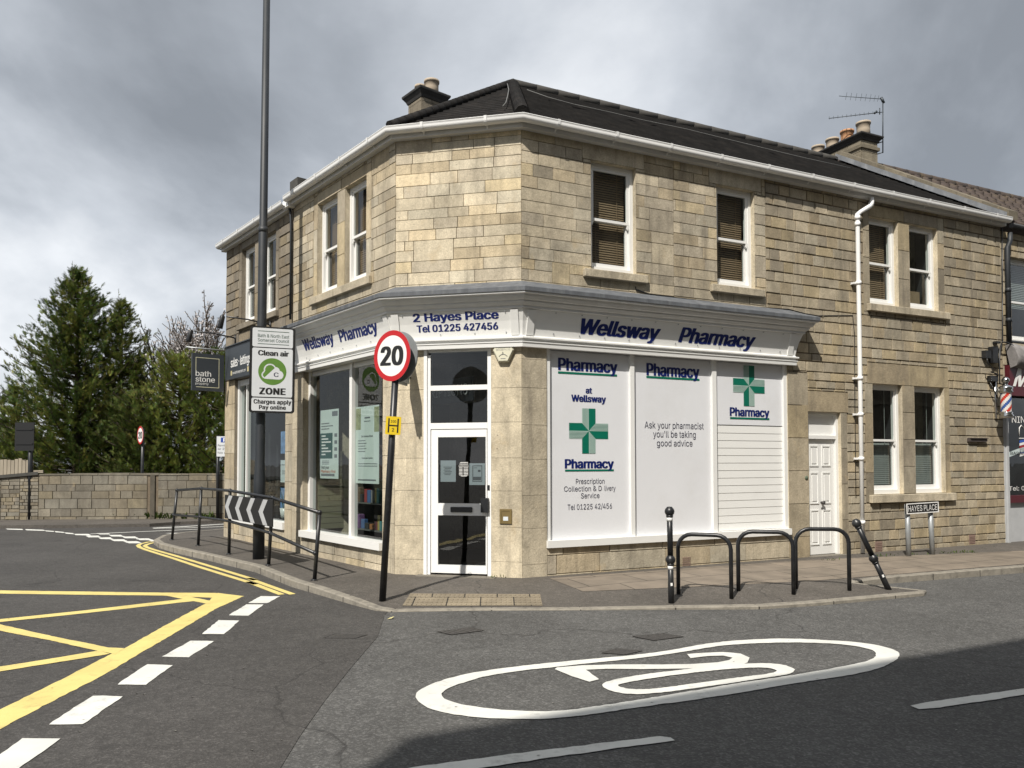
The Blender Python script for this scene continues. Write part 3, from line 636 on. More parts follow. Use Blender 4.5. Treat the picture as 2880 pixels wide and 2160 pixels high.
# ------------------------------------------------------------------ iron covers in the road
IRON = pm('cast_iron', (0.07, 0.066, 0.062), rough=0.7, metal=0.1, var=0.3, scale=20, bump=0.5)
def cover(px, label):
    t = None; mb = MB()
    P = [G(x, y, RZ) for x, y in px]; c = sum(P, Vector()) / 4
    mb.poly([(p.x, p.y, RZ + 0.0065) for p in P])
    for f in (0.9,):
        Q = [c + (p - c) * f for p in P]
    for a, b in zip(P, P[1:] + P[:1]):
        a2 = c + (a - c) * .93; b2 = c + (b - c) * .93
        mb.poly([(a.x, a.y, RZ + .011), (b.x, b.y, RZ + .011), (b2.x, b2.y, RZ + .011), (a2.x, a2.y, RZ + .011)])
    for i in range(1, 7):
        t = i / 7; a = P[0].lerp(P[3], t); b = P[1].lerp(P[2], t); d = (b - a) * .08
        a += d; b -= d; w = (P[3] - P[0]) * .03
        mb.poly([(a.x, a.y, RZ + .011), (b.x, b.y, RZ + .011), (b.x + w.x, b.y + w.y, RZ + .011), (a.x + w.x, a.y + w.y, RZ + .011)])
    o = mb.build('manhole_cover', IRON); tag(o, label, 'manhole cover', 'iron covers in the road')
cover([(908, 1796), (1000, 1797), (1034, 1787), (945, 1783)], 'rusty iron cover in the side road below the end of the guard rail')
cover([(1228, 1778), (1268, 1787), (1362, 1775), (1322, 1766)], 'iron cover in the road in front of the tactile paving')
cover([(1690, 1838), (1760, 1843), (1808, 1832), (1735, 1825)], 'iron cover beside the top edge of the painted roundel')
cover([(1776, 1791), (1838, 1803), (1925, 1792), (1862, 1783)], 'faint iron cover in the road below the round topped bollard')

# ================================================================== STONE BUILDINGS
def sub_rect(r, h):
    x0, x1, y0, y1 = r; a0, a1, b0, b1 = h
    if a1 <= x0 or a0 >= x1 or b1 <= y0 or b0 >= y1: return [r]
    out = []
    if a0 > x0: out.append((x0, a0, y0, y1))
    if a1 < x1: out.append((a1, x1, y0, y1))
    m0, m1 = max(x0, a0), min(x1, a1)
    if b0 > y0: out.append((m0, m1, y0, b0))
    if b1 < y1: out.append((m0, m1, b1, y1))
    return out
TINT = [(1.0, 1.0, 1.0), (1.05, 1.0, .92), (.90, .90, .91), (1.09, 1.08, 1.07), (.88, .84, .78), (1.03, .98, .86), (.95, .97, 1.0), (.84, .84, .86), (1.0, .99, .97)]
def near_tone(b):
    k = random.uniform(.965, 1.035); return tuple(q * k for q in b)
def block(mb, x0, x1, y0, y1, base, var=0.10, g=0.006, wj=0.004, c=None):
    if x1 - x0 < .03 or y1 - y0 < .025: return
    t = random.choice(TINT); s = random.uniform(1 - var, 1 + var)
    if random.random() < .045: s *= .78
    c = c or tuple(min(.9, b * q * s) for b, q in zip(base, t)); j = lambda: random.uniform(-.0025, .0025)
    x0 += g; x1 -= g; y0 += g; y1 -= g; w = 0.006 + random.uniform(-wj, wj); ch = min(.009, .0015 + g * 1.1)
    A = [mb.v(p) for p in ((x0 + j(), y0 + j(), -.010), (x1 + j(), y0 + j(), -.010), (x1 + j(), y1 + j(), -.010), (x0 + j(), y1 + j(), -.010))]
    Bv = [mb.v((p[0] + j() * .5, p[1] + j() * .5, w)) for p in ((x0 + ch, y0 + ch), (x1 - ch, y0 + ch), (x1 - ch, y1 - ch), (x0 + ch, y1 - ch))]
    mb.face(Bv, c)
    ce = tuple(q * .88 for q in c)
    for i in range(4): mb.face([A[i], A[(i + 1) % 4], Bv[(i + 1) % 4], Bv[i]], ce)
def stone_zone(mb, rect, holes, dressed, base, hmin, hmax, wmin, wmax, var=.10, g=.005, wj=.004, tall=.0):
    x0, x1, y0, y1 = rect; y = y0; rows = []
    while y < y1 - .01:
        h = random.uniform(hmin, hmax)
        if y1 - y - h < hmin * .6: h = y1 - y
        rows.append((y, h)); y += h
    kept = []
    for ri, (y, h) in enumerate(rows):
        x = x0 - random.uniform(0, wmax * .6); nxt = []
        while x < x1 - .01:
            w = random.uniform(wmin, wmax)
            if x1 - x - w < wmin * .6: w = x1 - x
            a, b = max(x, x0), min(x + w, x1); bl = [(a, b, y, y + h)]
            if tall and ri + 1 < len(rows) and random.random() < tall and w < .62 and not any(k[0] < b and k[1] > a for k in kept):
                bl = [(a, b, y, y + h + rows[ri + 1][1])]; nxt.append((a, b, y + h - .001, y + h + rows[ri + 1][1] + .001))
            for q in holes + dressed + kept:
                nb = []
                for r in bl: nb += sub_rect(r, q)
                bl = nb
            for r in bl: block(mb, *r, base, var, g, wj)
            x += w
        kept = nxt
def backing(mb, rect, holes, depth, c_m, c_r):
    """wall sheet with openings, and the reveals of the openings"""
    rs = [rect]
    for q in holes:
        nb = []
        for r in rs: nb += sub_rect(r, q)
        rs = nb
    for r in rs: mb.poly([(r[0], r[2], -.009), (r[1], r[2], -.009), (r[1], r[3], -.009), (r[0], r[3], -.009)], c_m)
    for i, q in enumerate(holes):
        d = depth[i] if isinstance(depth, list) else depth
        a0, a1, b0, b1 = q; f = 0.003
        for p in ([(a0, b0), (a0, b1)], [(a1, b1), (a1, b0)], [(a0, b1), (a1, b1)], [(a1, b0), (a0, b0)]):
            (xa, ya), (xb, yb) = p; mb.poly([(xa, ya, f), (xb, yb, f), (xb, yb, -d), (xa, ya, -d)], c_r)
MORT = (0.17, 0.135, 0.095)
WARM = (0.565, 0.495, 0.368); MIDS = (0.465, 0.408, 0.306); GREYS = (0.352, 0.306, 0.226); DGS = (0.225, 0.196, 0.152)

# openings (u0,u1,v0,v1) on the facades
WR = [(1.126, 1.911, 4.41, 6.03), (3.44, 4.22, 4.41, 6.03), (6.86, 7.605, 4.41, 5.99), (7.905, 8.68, 4.41, 5.99), (6.885, 7.65, 1.02, 2.985), (7.97, 8.79, 1.02, 2.985)]
DOORR = (5.34, 6.10, -.02, 2.445); SHOPR = (.387, 4.887, .43, 3.3)
WL = [(.99, 1.73, 4.45, 6.04), (2.00, 2.71, 4.45, 6.04)]; SHOPL = (.46, 3.23, .36, 3.3)
WD = [(-2.625, -1.9, 4.48, 6.05), (-1.56, -.82, 4.48, 6.05)]; SHOPD = (-2.97, -.32, .43, 3.36)
DOORC = (.454, 1.42, 0.0, 3.25)
TOP = 6.33; LN = {q: FACE[q][3] for q in 'LCR'}

pharm = thing('corner_building', 'two storey pale stone corner building with white pharmacy shopfront and dark tiled roof', 'building', (PV[3].x, PV[3].y, 0))
mb = MB(FM('R'))
hR = WR + [DOORR, SHOPR]
backing(mb, (0, 10.56, -.2, TOP), hR, [.13] * 6 + [.12, .10], MORT, WARM)
dr = [(.98, 2.06, 6.03, 6.34), (3.29, 4.37, 6.03, 6.34),
      (6.71, 6.86, 4.27, 6.2), (7.605, 7.905, 4.41, 5.99), (8.68, 8.86, 4.27, 6.2), (6.86, 7.77, 5.99, 6.2), (7.77, 8.68, 5.99, 6.2),
      (6.70, 6.885, .88, 2.985), (7.65, 7.97, 1.02, 2.985), (8.79, 8.93, .88, 2.985), (6.77, 7.83, 2.985, 3.36), (7.83, 8.91, 2.985, 3.36),
      (4.887, 5.34, -.2, 3.1), (6.10, 6.25, -.02, 2.445), (5.2, 6.28, 2.445, 2.80)]
hd = hR + dr
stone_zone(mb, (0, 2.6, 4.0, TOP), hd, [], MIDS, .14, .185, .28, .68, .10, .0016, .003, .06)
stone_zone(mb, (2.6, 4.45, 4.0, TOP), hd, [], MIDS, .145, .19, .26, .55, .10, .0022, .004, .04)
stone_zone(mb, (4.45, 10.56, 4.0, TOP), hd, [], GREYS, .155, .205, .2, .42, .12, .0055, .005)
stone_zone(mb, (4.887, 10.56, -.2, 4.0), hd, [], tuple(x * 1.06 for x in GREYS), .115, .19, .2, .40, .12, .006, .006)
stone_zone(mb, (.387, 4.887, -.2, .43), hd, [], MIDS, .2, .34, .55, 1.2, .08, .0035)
for r in dr:
    x0, x1, y0, y1 = r
    n = max(1, round((y1 - y0) / .55)) if y1 - y0 > x1 - x0 else 1
    cuts = [y0 + (y1 - y0) * i / n for i in range(n + 1)]
    for a, b in zip(cuts, cuts[1:]): block(mb, x0, x1, a, b, GREYS if x0 > 4.4 else MIDS, .05, .002, .002)
y = -.2                                             # ground floor corner pilaster
for h in (.38, .5, .46, .5, .48, .52, .4, .3): block(mb, 0, .387, y, y + h, MIDS, .025, .0006, .001, near_tone(MIDS)); y += h
block(mb, 0, .387, y, 4.0, MIDS, .05)
mb.M = FM('C')
backing(mb, (0, LN['C'], -.2, TOP), [DOORC], .07, MORT, WARM)
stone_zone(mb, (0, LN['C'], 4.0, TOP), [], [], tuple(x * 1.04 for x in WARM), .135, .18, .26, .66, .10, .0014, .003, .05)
for a, b in ((0, .454), (1.42, LN['C'])):
    y = -.2
    for h in (.42, .48, .5, .46, .5, .48, .5, .3): block(mb, a, b, y, y + h, WARM, .02, .0006, .001, near_tone(WARM)); y += h
block(mb, 0, LN['C'], 3.45, 4.0, WARM)
mb.M = FM('L')
hL = WL + [SHOPL]
backing(mb, (0, LN['L'], -.2, TOP), hL, [.13, .13, .16], MORT, MIDS)
drl = [(.84, .99, 4.45, 6.2), (1.73, 2.0, 4.45, 6.04), (2.71, 2.86, 4.45, 6.2), (.99, 1.87, 6.04, 6.22), (1.87, 2.71, 6.04, 6.22)]
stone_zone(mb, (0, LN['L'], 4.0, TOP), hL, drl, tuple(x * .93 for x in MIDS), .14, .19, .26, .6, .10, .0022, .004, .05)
for r in drl:
    n = 3 if r[3] - r[2] > 1 else 1
    for i in range(n): block(mb, r[0], r[1], r[2] + (r[3] - r[2]) * i / n, r[2] + (r[3] - r[2]) * (i + 1) / n, MIDS, .05, .002)
stone_zone(mb, (.46, 3.23, -.2, .36), [], [], MIDS, .25, .3, .6, 1.1, .07, .003)
for a, b in ((0.0, .46), (3.23, LN['L'])):
    y = -.2
    for h in (.42, .5, .5, .48, .5, .5, .5, .8): block(mb, a, b, y, y + h, MIDS, .025, .0006, .001, near_tone(MIDS)); y += h
# hidden rear walls so the block is closed from other sides
mb.M = Matrix()
bk = [FP('R', 10.56, 0), FP('R', 10.56, -6), FP('L', 0, -5.5), FP('L', 0, 0)]
for a, b in zip(bk, bk[1:]): mb.poly([(a.x, a.y, -.2), (b.x, b.y, -.2), (b.x, b.y, 6.3), (a.x, a.y, 6.3)], GREYS)
mb.build('wall', STONE, pharm)

# sills
def sill(mb, u0, u1, v0, v1, w=.075, c=MIDS):
    mb.box(u0, u1, v0, v1, -.12, w, c); 
def add_sill(fc, parent, *a):
    mb = MB(FM(fc)); sill(mb, *a); bmesh.ops.bevel(mb.bm, geom=[e for e in mb.bm.edges], offset=.008, segments=1, affect='EDGES'); return mb.build('window_sill', STONE, parent)
add_sill('R', pharm, .98, 2.08, 4.285, 4.405); add_sill('R', pharm, 3.29, 4.37, 4.285, 4.405)
add_sill('R', pharm, 6.78, 8.92, 4.275, 4.403); add_sill('R', pharm, 6.76, 8.99, .87, 1.012)
add_sill('L', pharm, .80, 2.9, 4.31, 4.44, .07)

# sash windows: frame with sub-parts pane, blind
def sash(fc, parent, o, blind=None, drop=1.0, room=True, depth=.13, mat=WHITE, start=0.0):
    u0, u1, v0, v1 = o; mb = MB(FM(fc)); d = -depth; vm = (v0 + v1) / 2 - .02; f = .055
    mb.box(u0, u0 + f, v0, v1, d - .07, d + .045); mb.box(u1 - f, u1, v0, v1, d - .07, d + .045)
    mb.box(u0 + f, u1 - f, v1 - f, v1, d - .07, d + .042); mb.box(u0 + f, u1 - f, v0, v0 + .075, d - .07, d + .05)
    s = .045                                           # upper sash in front, lower behind
    for (a, b, z0, z1) in ((vm - .02, v1 - f, d - .005, d + .03), (v0 + .075, vm + .02, d - .05, d - .012)):
        mb.box(u0 + f, u0 + f + s, a, b, z0, z1); mb.box(u1 - f - s, u1 - f, a, b, z0, z1)
        mb.box(u0 + f + s, u1 - f - s, b - .04, b, z0, z1 - .002); mb.box(u0 + f + s, u1 - f - s, a, a + (.04 if a > v0 + .3 else .075), z0, z1 - .002)
    for x in (u0 + f + .006, u1 - f - s + .004): mb.prism([(x, vm - .02), (x, vm - .075), (x + .018, vm - .10), (x + s - .01, vm - .06), (x + s - .01, vm - .02)], d - .004, d + .028)
    w = mb.build('window', mat, parent)
    mb = MB(FM(fc))
    mb.poly([(u0 + f + s - .004, vm, d + .012), (u1 - f - s + .004, vm, d + .012), (u1 - f - s + .004, v1 - f - .03, d + .012), (u0 + f + s - .004, v1 - f - .03, d + .012)])
    mb.poly([(u0 + f + s - .004, v0 + .12, d - .03), (u1 - f - s + .004, v0 + .12, d - .03), (u1 - f - s + .004, vm - .01, d - .03), (u0 + f + s - .004, vm - .01, d - .03)])
    mb.build('pane', GLASS, w)
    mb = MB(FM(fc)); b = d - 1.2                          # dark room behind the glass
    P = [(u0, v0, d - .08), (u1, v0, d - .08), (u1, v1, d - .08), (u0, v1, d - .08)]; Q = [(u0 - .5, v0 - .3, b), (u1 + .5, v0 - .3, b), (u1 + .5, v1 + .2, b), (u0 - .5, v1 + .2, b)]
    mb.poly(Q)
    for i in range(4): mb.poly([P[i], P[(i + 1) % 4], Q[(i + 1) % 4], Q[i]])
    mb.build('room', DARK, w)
    if blind:
        mb = MB(FM(fc)); y = v1 - f - .01 - (v1 - v0) * start; end = v1 - (v1 - v0) * drop + .09
        while y > end:
            mb.poly([(u0 + f + .01, y, d - .118), (u1 - f - .01, y, d - .118), (u1 - f - .01, y - .032, d - .105), (u0 + f + .01, y - .032, d - .105)]); y -= .036
        for x in (u0 + .2, u1 - .2): mb.box(x, x + .012, end, v1 - f, d - .098, d - .095)
        mb.build('blind', blind, w)
    return w
sash('R', pharm, WR[0], BLIND); sash('R', pharm, WR[1], BLIND); sash('R', pharm, WR[2], BLIND)
w4 = sash('R', pharm, WR[3]); sash('R', pharm, WR[4], BLINDG, .96, start=.5); sash('R', pharm, WR[5], BLINDG, .97, start=.5)
sash('L', pharm, WL[0], BLIND, .96); sash('L', pharm, WL[1], BLIND, .97)
mb = MB(FM('R')); CARD = pm('cardboard', (0.30, 0.21, 0.13), rough=.8, var=.1)
mb.box(8.02, 8.5, 4.52, 4.82, -.62, -.25); bx = mb.build('cardboard_box', CARD); tag(bx, 'brown cardboard box behind the upper window nearest the barber shop', 'box')

# white panelled side door
mb = MB(FM('R')); u0, u1 = DOORR[0], DOORR[1]; d = -.11
mb.box(u0, u0 + .04, -.02, 2.445, d - .05, d + .05); mb.box(u1 - .05, u1, -.02, 2.445, d - .05, d + .05); mb.box(u0 + .04, u1 - .05, 1.99, 2.05, d - .05, d + .048); mb.box(u0 + .04, u1 - .05, 2.405, 2.445, d - .05, d + .048)
mb.box(u0 + .04, u1 - .05, 2.05, 2.405, d - .05, d - .005)
dfr = mb.build('door_frame', WHITE, pharm)
mb = MB(FM('R')); a0, a1 = u0 + .043, u1 - .053; mb.box(a0, a1, .02, 1.985, d - .045, d)
xm = (a0 + a1) / 2; hw = (a1 - a0) / 2
for (ya, yb) in ((.18, .78), (.88, 1.42), (1.52, 1.88)):
    for s in (0, 1):
        xa = a0 + .09 if not s else xm + .04; xb = xm - .04 if not s else a1 - .09
        for (p, q, r_, t) in ((xa, xb, ya, ya + .022), (xa, xb, yb - .022, yb), (xa, xa + .022, ya + .022, yb - .022), (xb - .022, xb, ya + .022, yb - .022)): mb.box(p, q, r_, t, d - .001, d + .012)
        mb.box(xa + .05, xb - .05, ya + .05, yb - .05, d - .001, d + .010)
dl = mb.build('door', WHITE, pharm)
mb = MB(FM('R')); mb.lathe([(.022, 0), (.014, .02), (.03, .045), (.034, .06), (.02, .075)], (xm + .02, .90, d), (0, 0, 1), 12); mb.build('door_knob', IRON, dl)
mb = MB(FM('R')); mb.lathe([(.018, 0), (.018, .01), (.006, .014)], (xm + .03, .80, d), (0, 0, 1), 10); mb.build('keyhole_cover', IRON, dl)
STEPM = pm('grey_stone_step', (.16, .145, .12), rough=.9, var=.2, bump=.3)
mb = MB(FM('R')); mb.box(u0 - .05, u1 + .1, -.12, .012, -.2, .10); mb.build('doorstep', STEPM, pharm)

# ---------------- shopfront on the main road: boarded panels
mb = MB(FM('R')); s0, s1, sv, st = SHOPR; d = -.055
fr = [(s0, s0 + .06), (1.80, 1.87), (3.335, 3.415), (s1 - .07, s1)]
for a, b in fr: mb.box(a, b, sv + .07, 3.28, d - .04, d + .045)
mb.box(s0, s1, 3.2, 3.28, d - .04, d + .043)
mb.box(s0 - .012, s1 + .01, sv - .03, sv + .07, d - .04, .055)
shopf = mb.build('shopfront', WHITE, pharm)
mb = MB(FM('R'))
mb.box(s0 + .06, 1.80, sv + .07, 3.2, d - .03, d); mb.box(1.87, 3.335, sv + .07, 3.2, d - .03, d)
vs_ = W('R', 2105, 1196, d)[1]; mb.box(3.415, s1 - .07, vs_, 3.2, d - .03, d + .006)
mb.build('shopfront_panel', BOARD, pharm)
mb = MB(FM('R')); y = sv + .075; n = 14; hh = (vs_ - .01 - y) / n
for i in range(n):
    a = y + i * hh
    P = [(3.415, a, d + .002), (s1 - .07, a, d + .002), (s1 - .07, a + hh - .004, d - .003), (3.415, a + hh - .004, d - .003)]; mb.poly(P)
    mb.poly([(3.415, a + hh - .004, d - .003), (s1 - .07, a + hh - .004, d - .003), (s1 - .07, a + hh, d - .006), (3.415, a + hh, d - .006)])
    mb.poly([(3.415, a, d + .002), (3.415, a, d - .009), (s1 - .07, a, d - .009), (s1 - .07, a, d + .002)])
mb.build('weatherboard_cladding', WHITE, pharm)
# printed lettering on the panels
o2 = 1.3020
def T_(mat, body, l, r, yc, yb, off, bold=.02, shear=0, space=1.0, capref='H', fc='R'):
    m = MB(FM(fc)); wtext(m, fc, body, l * o2, r * o2, yc * o2, yb * o2, off, bold, shear, space, capref); m.build('lettering', mat, shopf, split=True)
z1 = d + .004
T_(NAVY, 'Pharmacy', 1205.5, 1334, 777, 802, z1, .042); T_(NAVY, 'at', 1265, 1279, 838, 849.5, z1, .035, capref='t'); T_(NAVY, 'Wellsway', 1234, 1309, 854, 868, z1, .042)
T_(NAVY, 'Pharmacy', 1220, 1326, 992, 1011, z1, .042); T_(NAVY, 'Pharmacy', 1396.5, 1511, 788, 813, z1, .042)
T_(NAVY, 'Pharmacy', 1576.5, 1662, 881.5, 899, z1 + .007, .042)
th = .0
T_(INK, 'Prescription', 1244, 1306, 1034, 1045, z1, th); T_(INK, 'Collection & D', 1218.5, 1300, 1050, 1061, z1, th); T_(INK, 'livery', 1306, 1329.5, 1049, 1060, z1, th); T_(INK, 'Service', 1255, 1295, 1065, 1076, z1, th)
T_(INK, 'Tel 01225 42/456', 1226, 1322, 1088.5, 1100, z1, th)
T_(INK, 'Ask your pharmacist', 1392.5, 1520, 912, 926, z1, th); T_(INK, "you'll be taking", 1411, 1503, 931, 945, z1, th); T_(INK, 'good advice', 1419, 1496, 950.5, 964, z1, th)
def uv(px, py, off): return W('R', px * o2, py * o2, off)
def bar(l, r, yt, yb, off):
    m = (l + r) / 2; mb = MB(FM('R')); mb.poly([(uv(l, yb, off)[0], uv(m, yb, off)[1], off), (uv(r, yb, off)[0], uv(m, yb, off)[1], off), (uv(r, yb, off)[0], uv(m, yt, off)[1], off), (uv(l, yb, off)[0], uv(m, yt, off)[1], off)])
    mb.build('underline', GREEN, shopf)
bar(1205.5, 1333, 805.5, 810, z1); bar(1220.5, 1326, 1014, 1018, z1); bar(1396.5, 1511, 815, 819.5, z1); bar(1577, 1662, 902, 906, z1 + .007)
def cross(cx, cy, hx, hy, off):
    """pharmacy cross: four arms, each half solid and half lined"""
    mb = MB(FM('R')); mbp = MB(FM('R'))
    c = uv(cx, cy, off); H = (uv(cx + hx, cy, off)[0] - uv(cx - hx, cy, off)[0]) / 2; V = (uv(cx, cy - hy, off)[1] - uv(cx, cy + hy, off)[1]) / 2
    H = V = (H + V) / 2; q = H * .345
    for i in range(4):
        co, si = [(1, 0), (0, 1), (-1, 0), (0, -1)][i]
        rot = lambda p: (c[0] + p[0] * co - p[1] * si, c[1] + p[0] * si + p[1] * co, off)
        mb.poly([rot(p) for p in ((0, 0), (q, q), (q, H), (0, H))])
        mbp.poly([rot(p) for p in ((0, 0), (0, H), (-q, H), (-q, q))])
        for j in range(1, 6):
            x = -q * j / 6; y0 = -x
            mb.poly([(p[0], p[1], p[2] + .002) for p in [rot(t) for t in ((x, y0), (x + q * .035, y0), (x + q * .035, H), (x, H))]])
    g = mb.build('green_cross', GREEN, shopf); mbp.build('lined_arm', PALEG, shopf)
cross(1272, 931, 40.5, 50.5, z1); cross(1618, 833.5, 33, 45, z1 + .007)

# ---------------- corner entrance door
VC = lambda y: W('C', 1290, y)[1]; UC = lambda x: W('C', x, 1400)[0]
mb = MB(FM('C')); u0, u1 = DOORC[0], DOORC[1]; d = -.03
mb.box(u0 - .02, u0 + .028, 0, 3.25, d - .06, d + .045); mb.box(u0 + .028, u0 + .075, 0, 3.13, d - .06, d + .022); mb.box(u1 - .055, u1, 0, 3.25, d - .06, d + .022)
mb.box(u0 + .028, u1 - .055, VC(989), 3.25, d - .06, d + .012)
mb.box(u0 + .075, u1 - .055, VC(1097), VC(1083), d - .05, d + .024); mb.box(u0 + .075, u1 - .055, VC(1206), VC(1189), d - .05, d + .026)
cfr = mb.build('door_frame', UPVC, pharm)
mb = MB(FM('C')); mb.poly([(u0 + .07, VC(1085), d), (u1 - .05, VC(1085), d), (u1 - .05, VC(988), d), (u0 + .07, VC(988), d)]); mb.poly([(u0 + .07, VC(1191), d), (u1 - .05, VC(1191), d), (u1 - .05, VC(1095), d), (u0 + .07, VC(1095), d)])
mb.build('pane', GLASSD, cfr)
mb = MB(FM('C')); l0, l1 = u0 + .085, u1 - .065; g0, g1 = UC(1231), UC(1365.5); vb = VC(1613); vt = VC(1208); z0, zz = d - .04, d + .018
mb.box(l0, g0, vb, vt, z0, zz); mb.box(g1, l1, vb, vt, z0, zz); mb.box(g0, g1, VC(1229), vt, z0, zz - .001); mb.box(g0, g1, VC(1450), VC(1416), z0, zz - .001); mb.box(g0, g1, vb, VC(1590), z0, zz - .001)
cd = mb.build('door', UPVC, pharm)
mb = MB(FM('C'))
for a, b in ((1416, 1229), (1590, 1450)): mb.poly([(g0 - .01, VC(a) - .01, d - .01), (g1 + .01, VC(a) - .01, d - .01), (g1 + .01, VC(b) + .01, d - .01), (g0 - .01, VC(b) + .01, d - .01)])
mb.build('pane', GLASSD, cd)
mb = MB(FM('C')); mb.box(UC(1267), UC(1328), VC(1441), VC(1426), zz - .003, zz + .018); bmesh.ops.bevel(mb.bm, geom=list(mb.bm.edges), offset=.006, segments=2, affect='EDGES'); mb.build('letterbox', BLACK, cd)
mb = MB(FM('C')); mb.box(UC(1354), UC(1375), VC(1440), VC(1400), zz - .003, zz + .055); mb.build('door_handle', BLACK, cd)
mb = MB(FM('C')); mb.box(UC(1371), UC(1377), VC(1378), VC(1364), zz - .003, zz + .012); mb.build('lock', BLACK, cd)
PAPER = pm('white_paper', (.62, .66, .68), rough=.7, var=.03); LINE = pm('printed_grey', (.16, .17, .18), rough=.7)
def notice(fc, px, w, label, rows, group, extra=None):
    a = W(fc, px[0], (px[1] + px[3]) / 2, w)[0]; b = W(fc, px[2], (px[1] + px[3]) / 2, w)[0]; xm = (px[0] + px[2]) / 2
    t = W(fc, xm, px[1], w)[1]; bt = W(fc, xm, px[3], w)[1]
    r = thing('notice', label, 'notice', FP(fc, (a + b) / 2, bt, w), group)
    mb = MB(FM(fc)); mb.box(a, b, bt, t, w - .003, w); mb.build('sheet', PAPER, r)
    mb = MB(FM(fc))
    for y, x0, x1, h in rows: mb.poly([(a + (b - a) * x0, t - (t - bt) * (y + h), w + .0015), (a + (b - a) * x1, t - (t - bt) * (y + h), w + .0015), (a + (b - a) * x1, t - (t - bt) * y, w + .0015), (a + (b - a) * x0, t - (t - bt) * y, w + .0015)])
    mb.build('print', LINE, r, split=True); return r
notice('C', (1239, 1295, 1282, 1355), d - .016, 'white notice with a few lines of print in the entrance door glass', [(.3 + i * .07, .2 + .06 * (i % 2), .75 - .05 * (i % 3), .025) for i in range(6)], 'notices in the entrance door')
notice('C', (1320, 1303, 1364, 1364), d - .016, 'white notice with a grey boxed picture in the entrance door glass', [(.1, .2, .82, .03), (.1, .2, .25, .75), (.1, .78, .82, .75), (.82, .2, .82, .03), (.3, .55, .72, .1), (.62, .25, .75, .16), (.2, .3, .5, .02)], 'notices in the entrance door')
mb = MB(FM('C'))
for i, (y, a, b) in enumerate([(1300, 1292, 1314), (1304.5, 1290, 1315), (1310, 1288, 1316)] + [(1315 + 4 * j, 1289, 1299) for j in range(6)] + [(1315 + 4 * j, 1302, 1315) for j in range(6)] + [(1338, 1294, 1311)]):
    mb.poly([(UC(a), VC(y + 1.6), d - .006), (UC(b), VC(y + 1.6), d - .006), (UC(b), VC(y), d - .006), (UC(a), VC(y), d - .006)])
mb.build('lettering', TXTW, cd)
mb = MB(FM('C')); mb.box(u0 - .1, u1 + .08, -.12, .012, -.1, .16); mb.build('doorstep', STEPM, pharm)
# alarm box and entry panel on the corner pilaster
CREAM = pm('cream_plastic', (.62, .60, .47), rough=.45, var=.05)
mb = MB(FM('C')); ax, ay = W('C', 1416, 991, .05)
hexo = lambda k: [(ax + x * k, ay + y * k) for x, y in ((-.115, .15), (.115, .15), (.15, .03), (.07, -.135), (-.07, -.135), (-.15, .03))]
mb.prism(hexo(1), .004, .055)
b = hexo(1); t = hexo(.88); A = [mb.v((p[0], p[1], .055)) for p in b]; Bq = [mb.v((p[0], p[1], .075)) for p in t]
for i in range(6): mb.face([A[i], A[(i + 1) % 6], Bq[(i + 1) % 6], Bq[i]])
mb.face(Bq); al = mb.build('alarm_box', CREAM, pharm)
mb = MB(FM('C')); text(mb, 'TOLLGATE', ax - .1, ax + .1, ay + .055, ay + .082, .0765, .01); text(mb, 'SECURITY LTD', ax - .1, ax + .1, ay + .022, ay + .043, .0765, 0); mb.tube([(ax - .06, ay - .06, .077), (ax - .03, ay - .035, .077), (ax, ay - .03, .077), (ax + .03, ay - .035, .077), (ax + .06, ay - .06, .077)], .004, 5); mb.tube([(ax - .012, ay - .025, .077), (ax - .004, ay + .005, .077), (ax + .008, ay - .02, .077)], .003, 5); mb.box(ax - .035, ax + .035, ay - .094, ay - .086, .0755, .0775)
mb.build('lettering', LINE, al)
BRASS = pm('tarnished_brass', (.23, .17, .07), rough=.5, metal=.5, var=.2)
ix, iy = W('C', 1423, 1452); mb = MB(FM('C')); mb.box(ix - .085, ix + .085, iy - .10, iy + .10, .0, .018)
for (a, b, c, e_) in ((-.085, -.06, -.10, .10), (.06, .085, -.10, .10), (-.06, .06, .075, .10), (-.06, .06, -.10, -.075)): mb.box(ix + a, ix + b, iy + c, iy + e_, .018, .024)
ip = mb.build('entry_panel', BRASS, pharm)
mb = MB(FM('C')); mb.box(ix - .035, ix + .035, iy - .06, iy - .005, .017, .021); mb.build('label', PAPER, ip)

# ---------------- shop window on the side road
mb = MB(FM('L')); s0, s1, sv, st = SHOPL; d = -.15
mb.box(s0, s0 + .085, sv, 3.25, d - .05, d + .06); mb.box(s1 - .05, s1, sv, 3.25, d - .05, d + .045)
m0 = 2.0; mb.box(m0, m0 + .085, sv + .04, 3.2, d - .05, d + .06); mb.box(s0 + .085, s1 - .05, 3.12, 3.25, d - .05, d + .03)
mb.box(s0 - .02, s1 + .02, sv - .05, sv + .06, d - .05, .07)
lw = mb.build('shop_window', WHITE, pharm)
mb = MB(FM('L')); mb.poly([(s0 + .08, sv + .05, d), (m0, sv + .05, d), (m0, 3.14, d), (s0 + .08, 3.14, d)]); mb.poly([(m0 + .08, sv + .05, d), (s1 - .04, sv + .05, d), (s1 - .04, 3.14, d), (m0 + .08, 3.14, d)]); mb.build('pane', GLASS, lw)
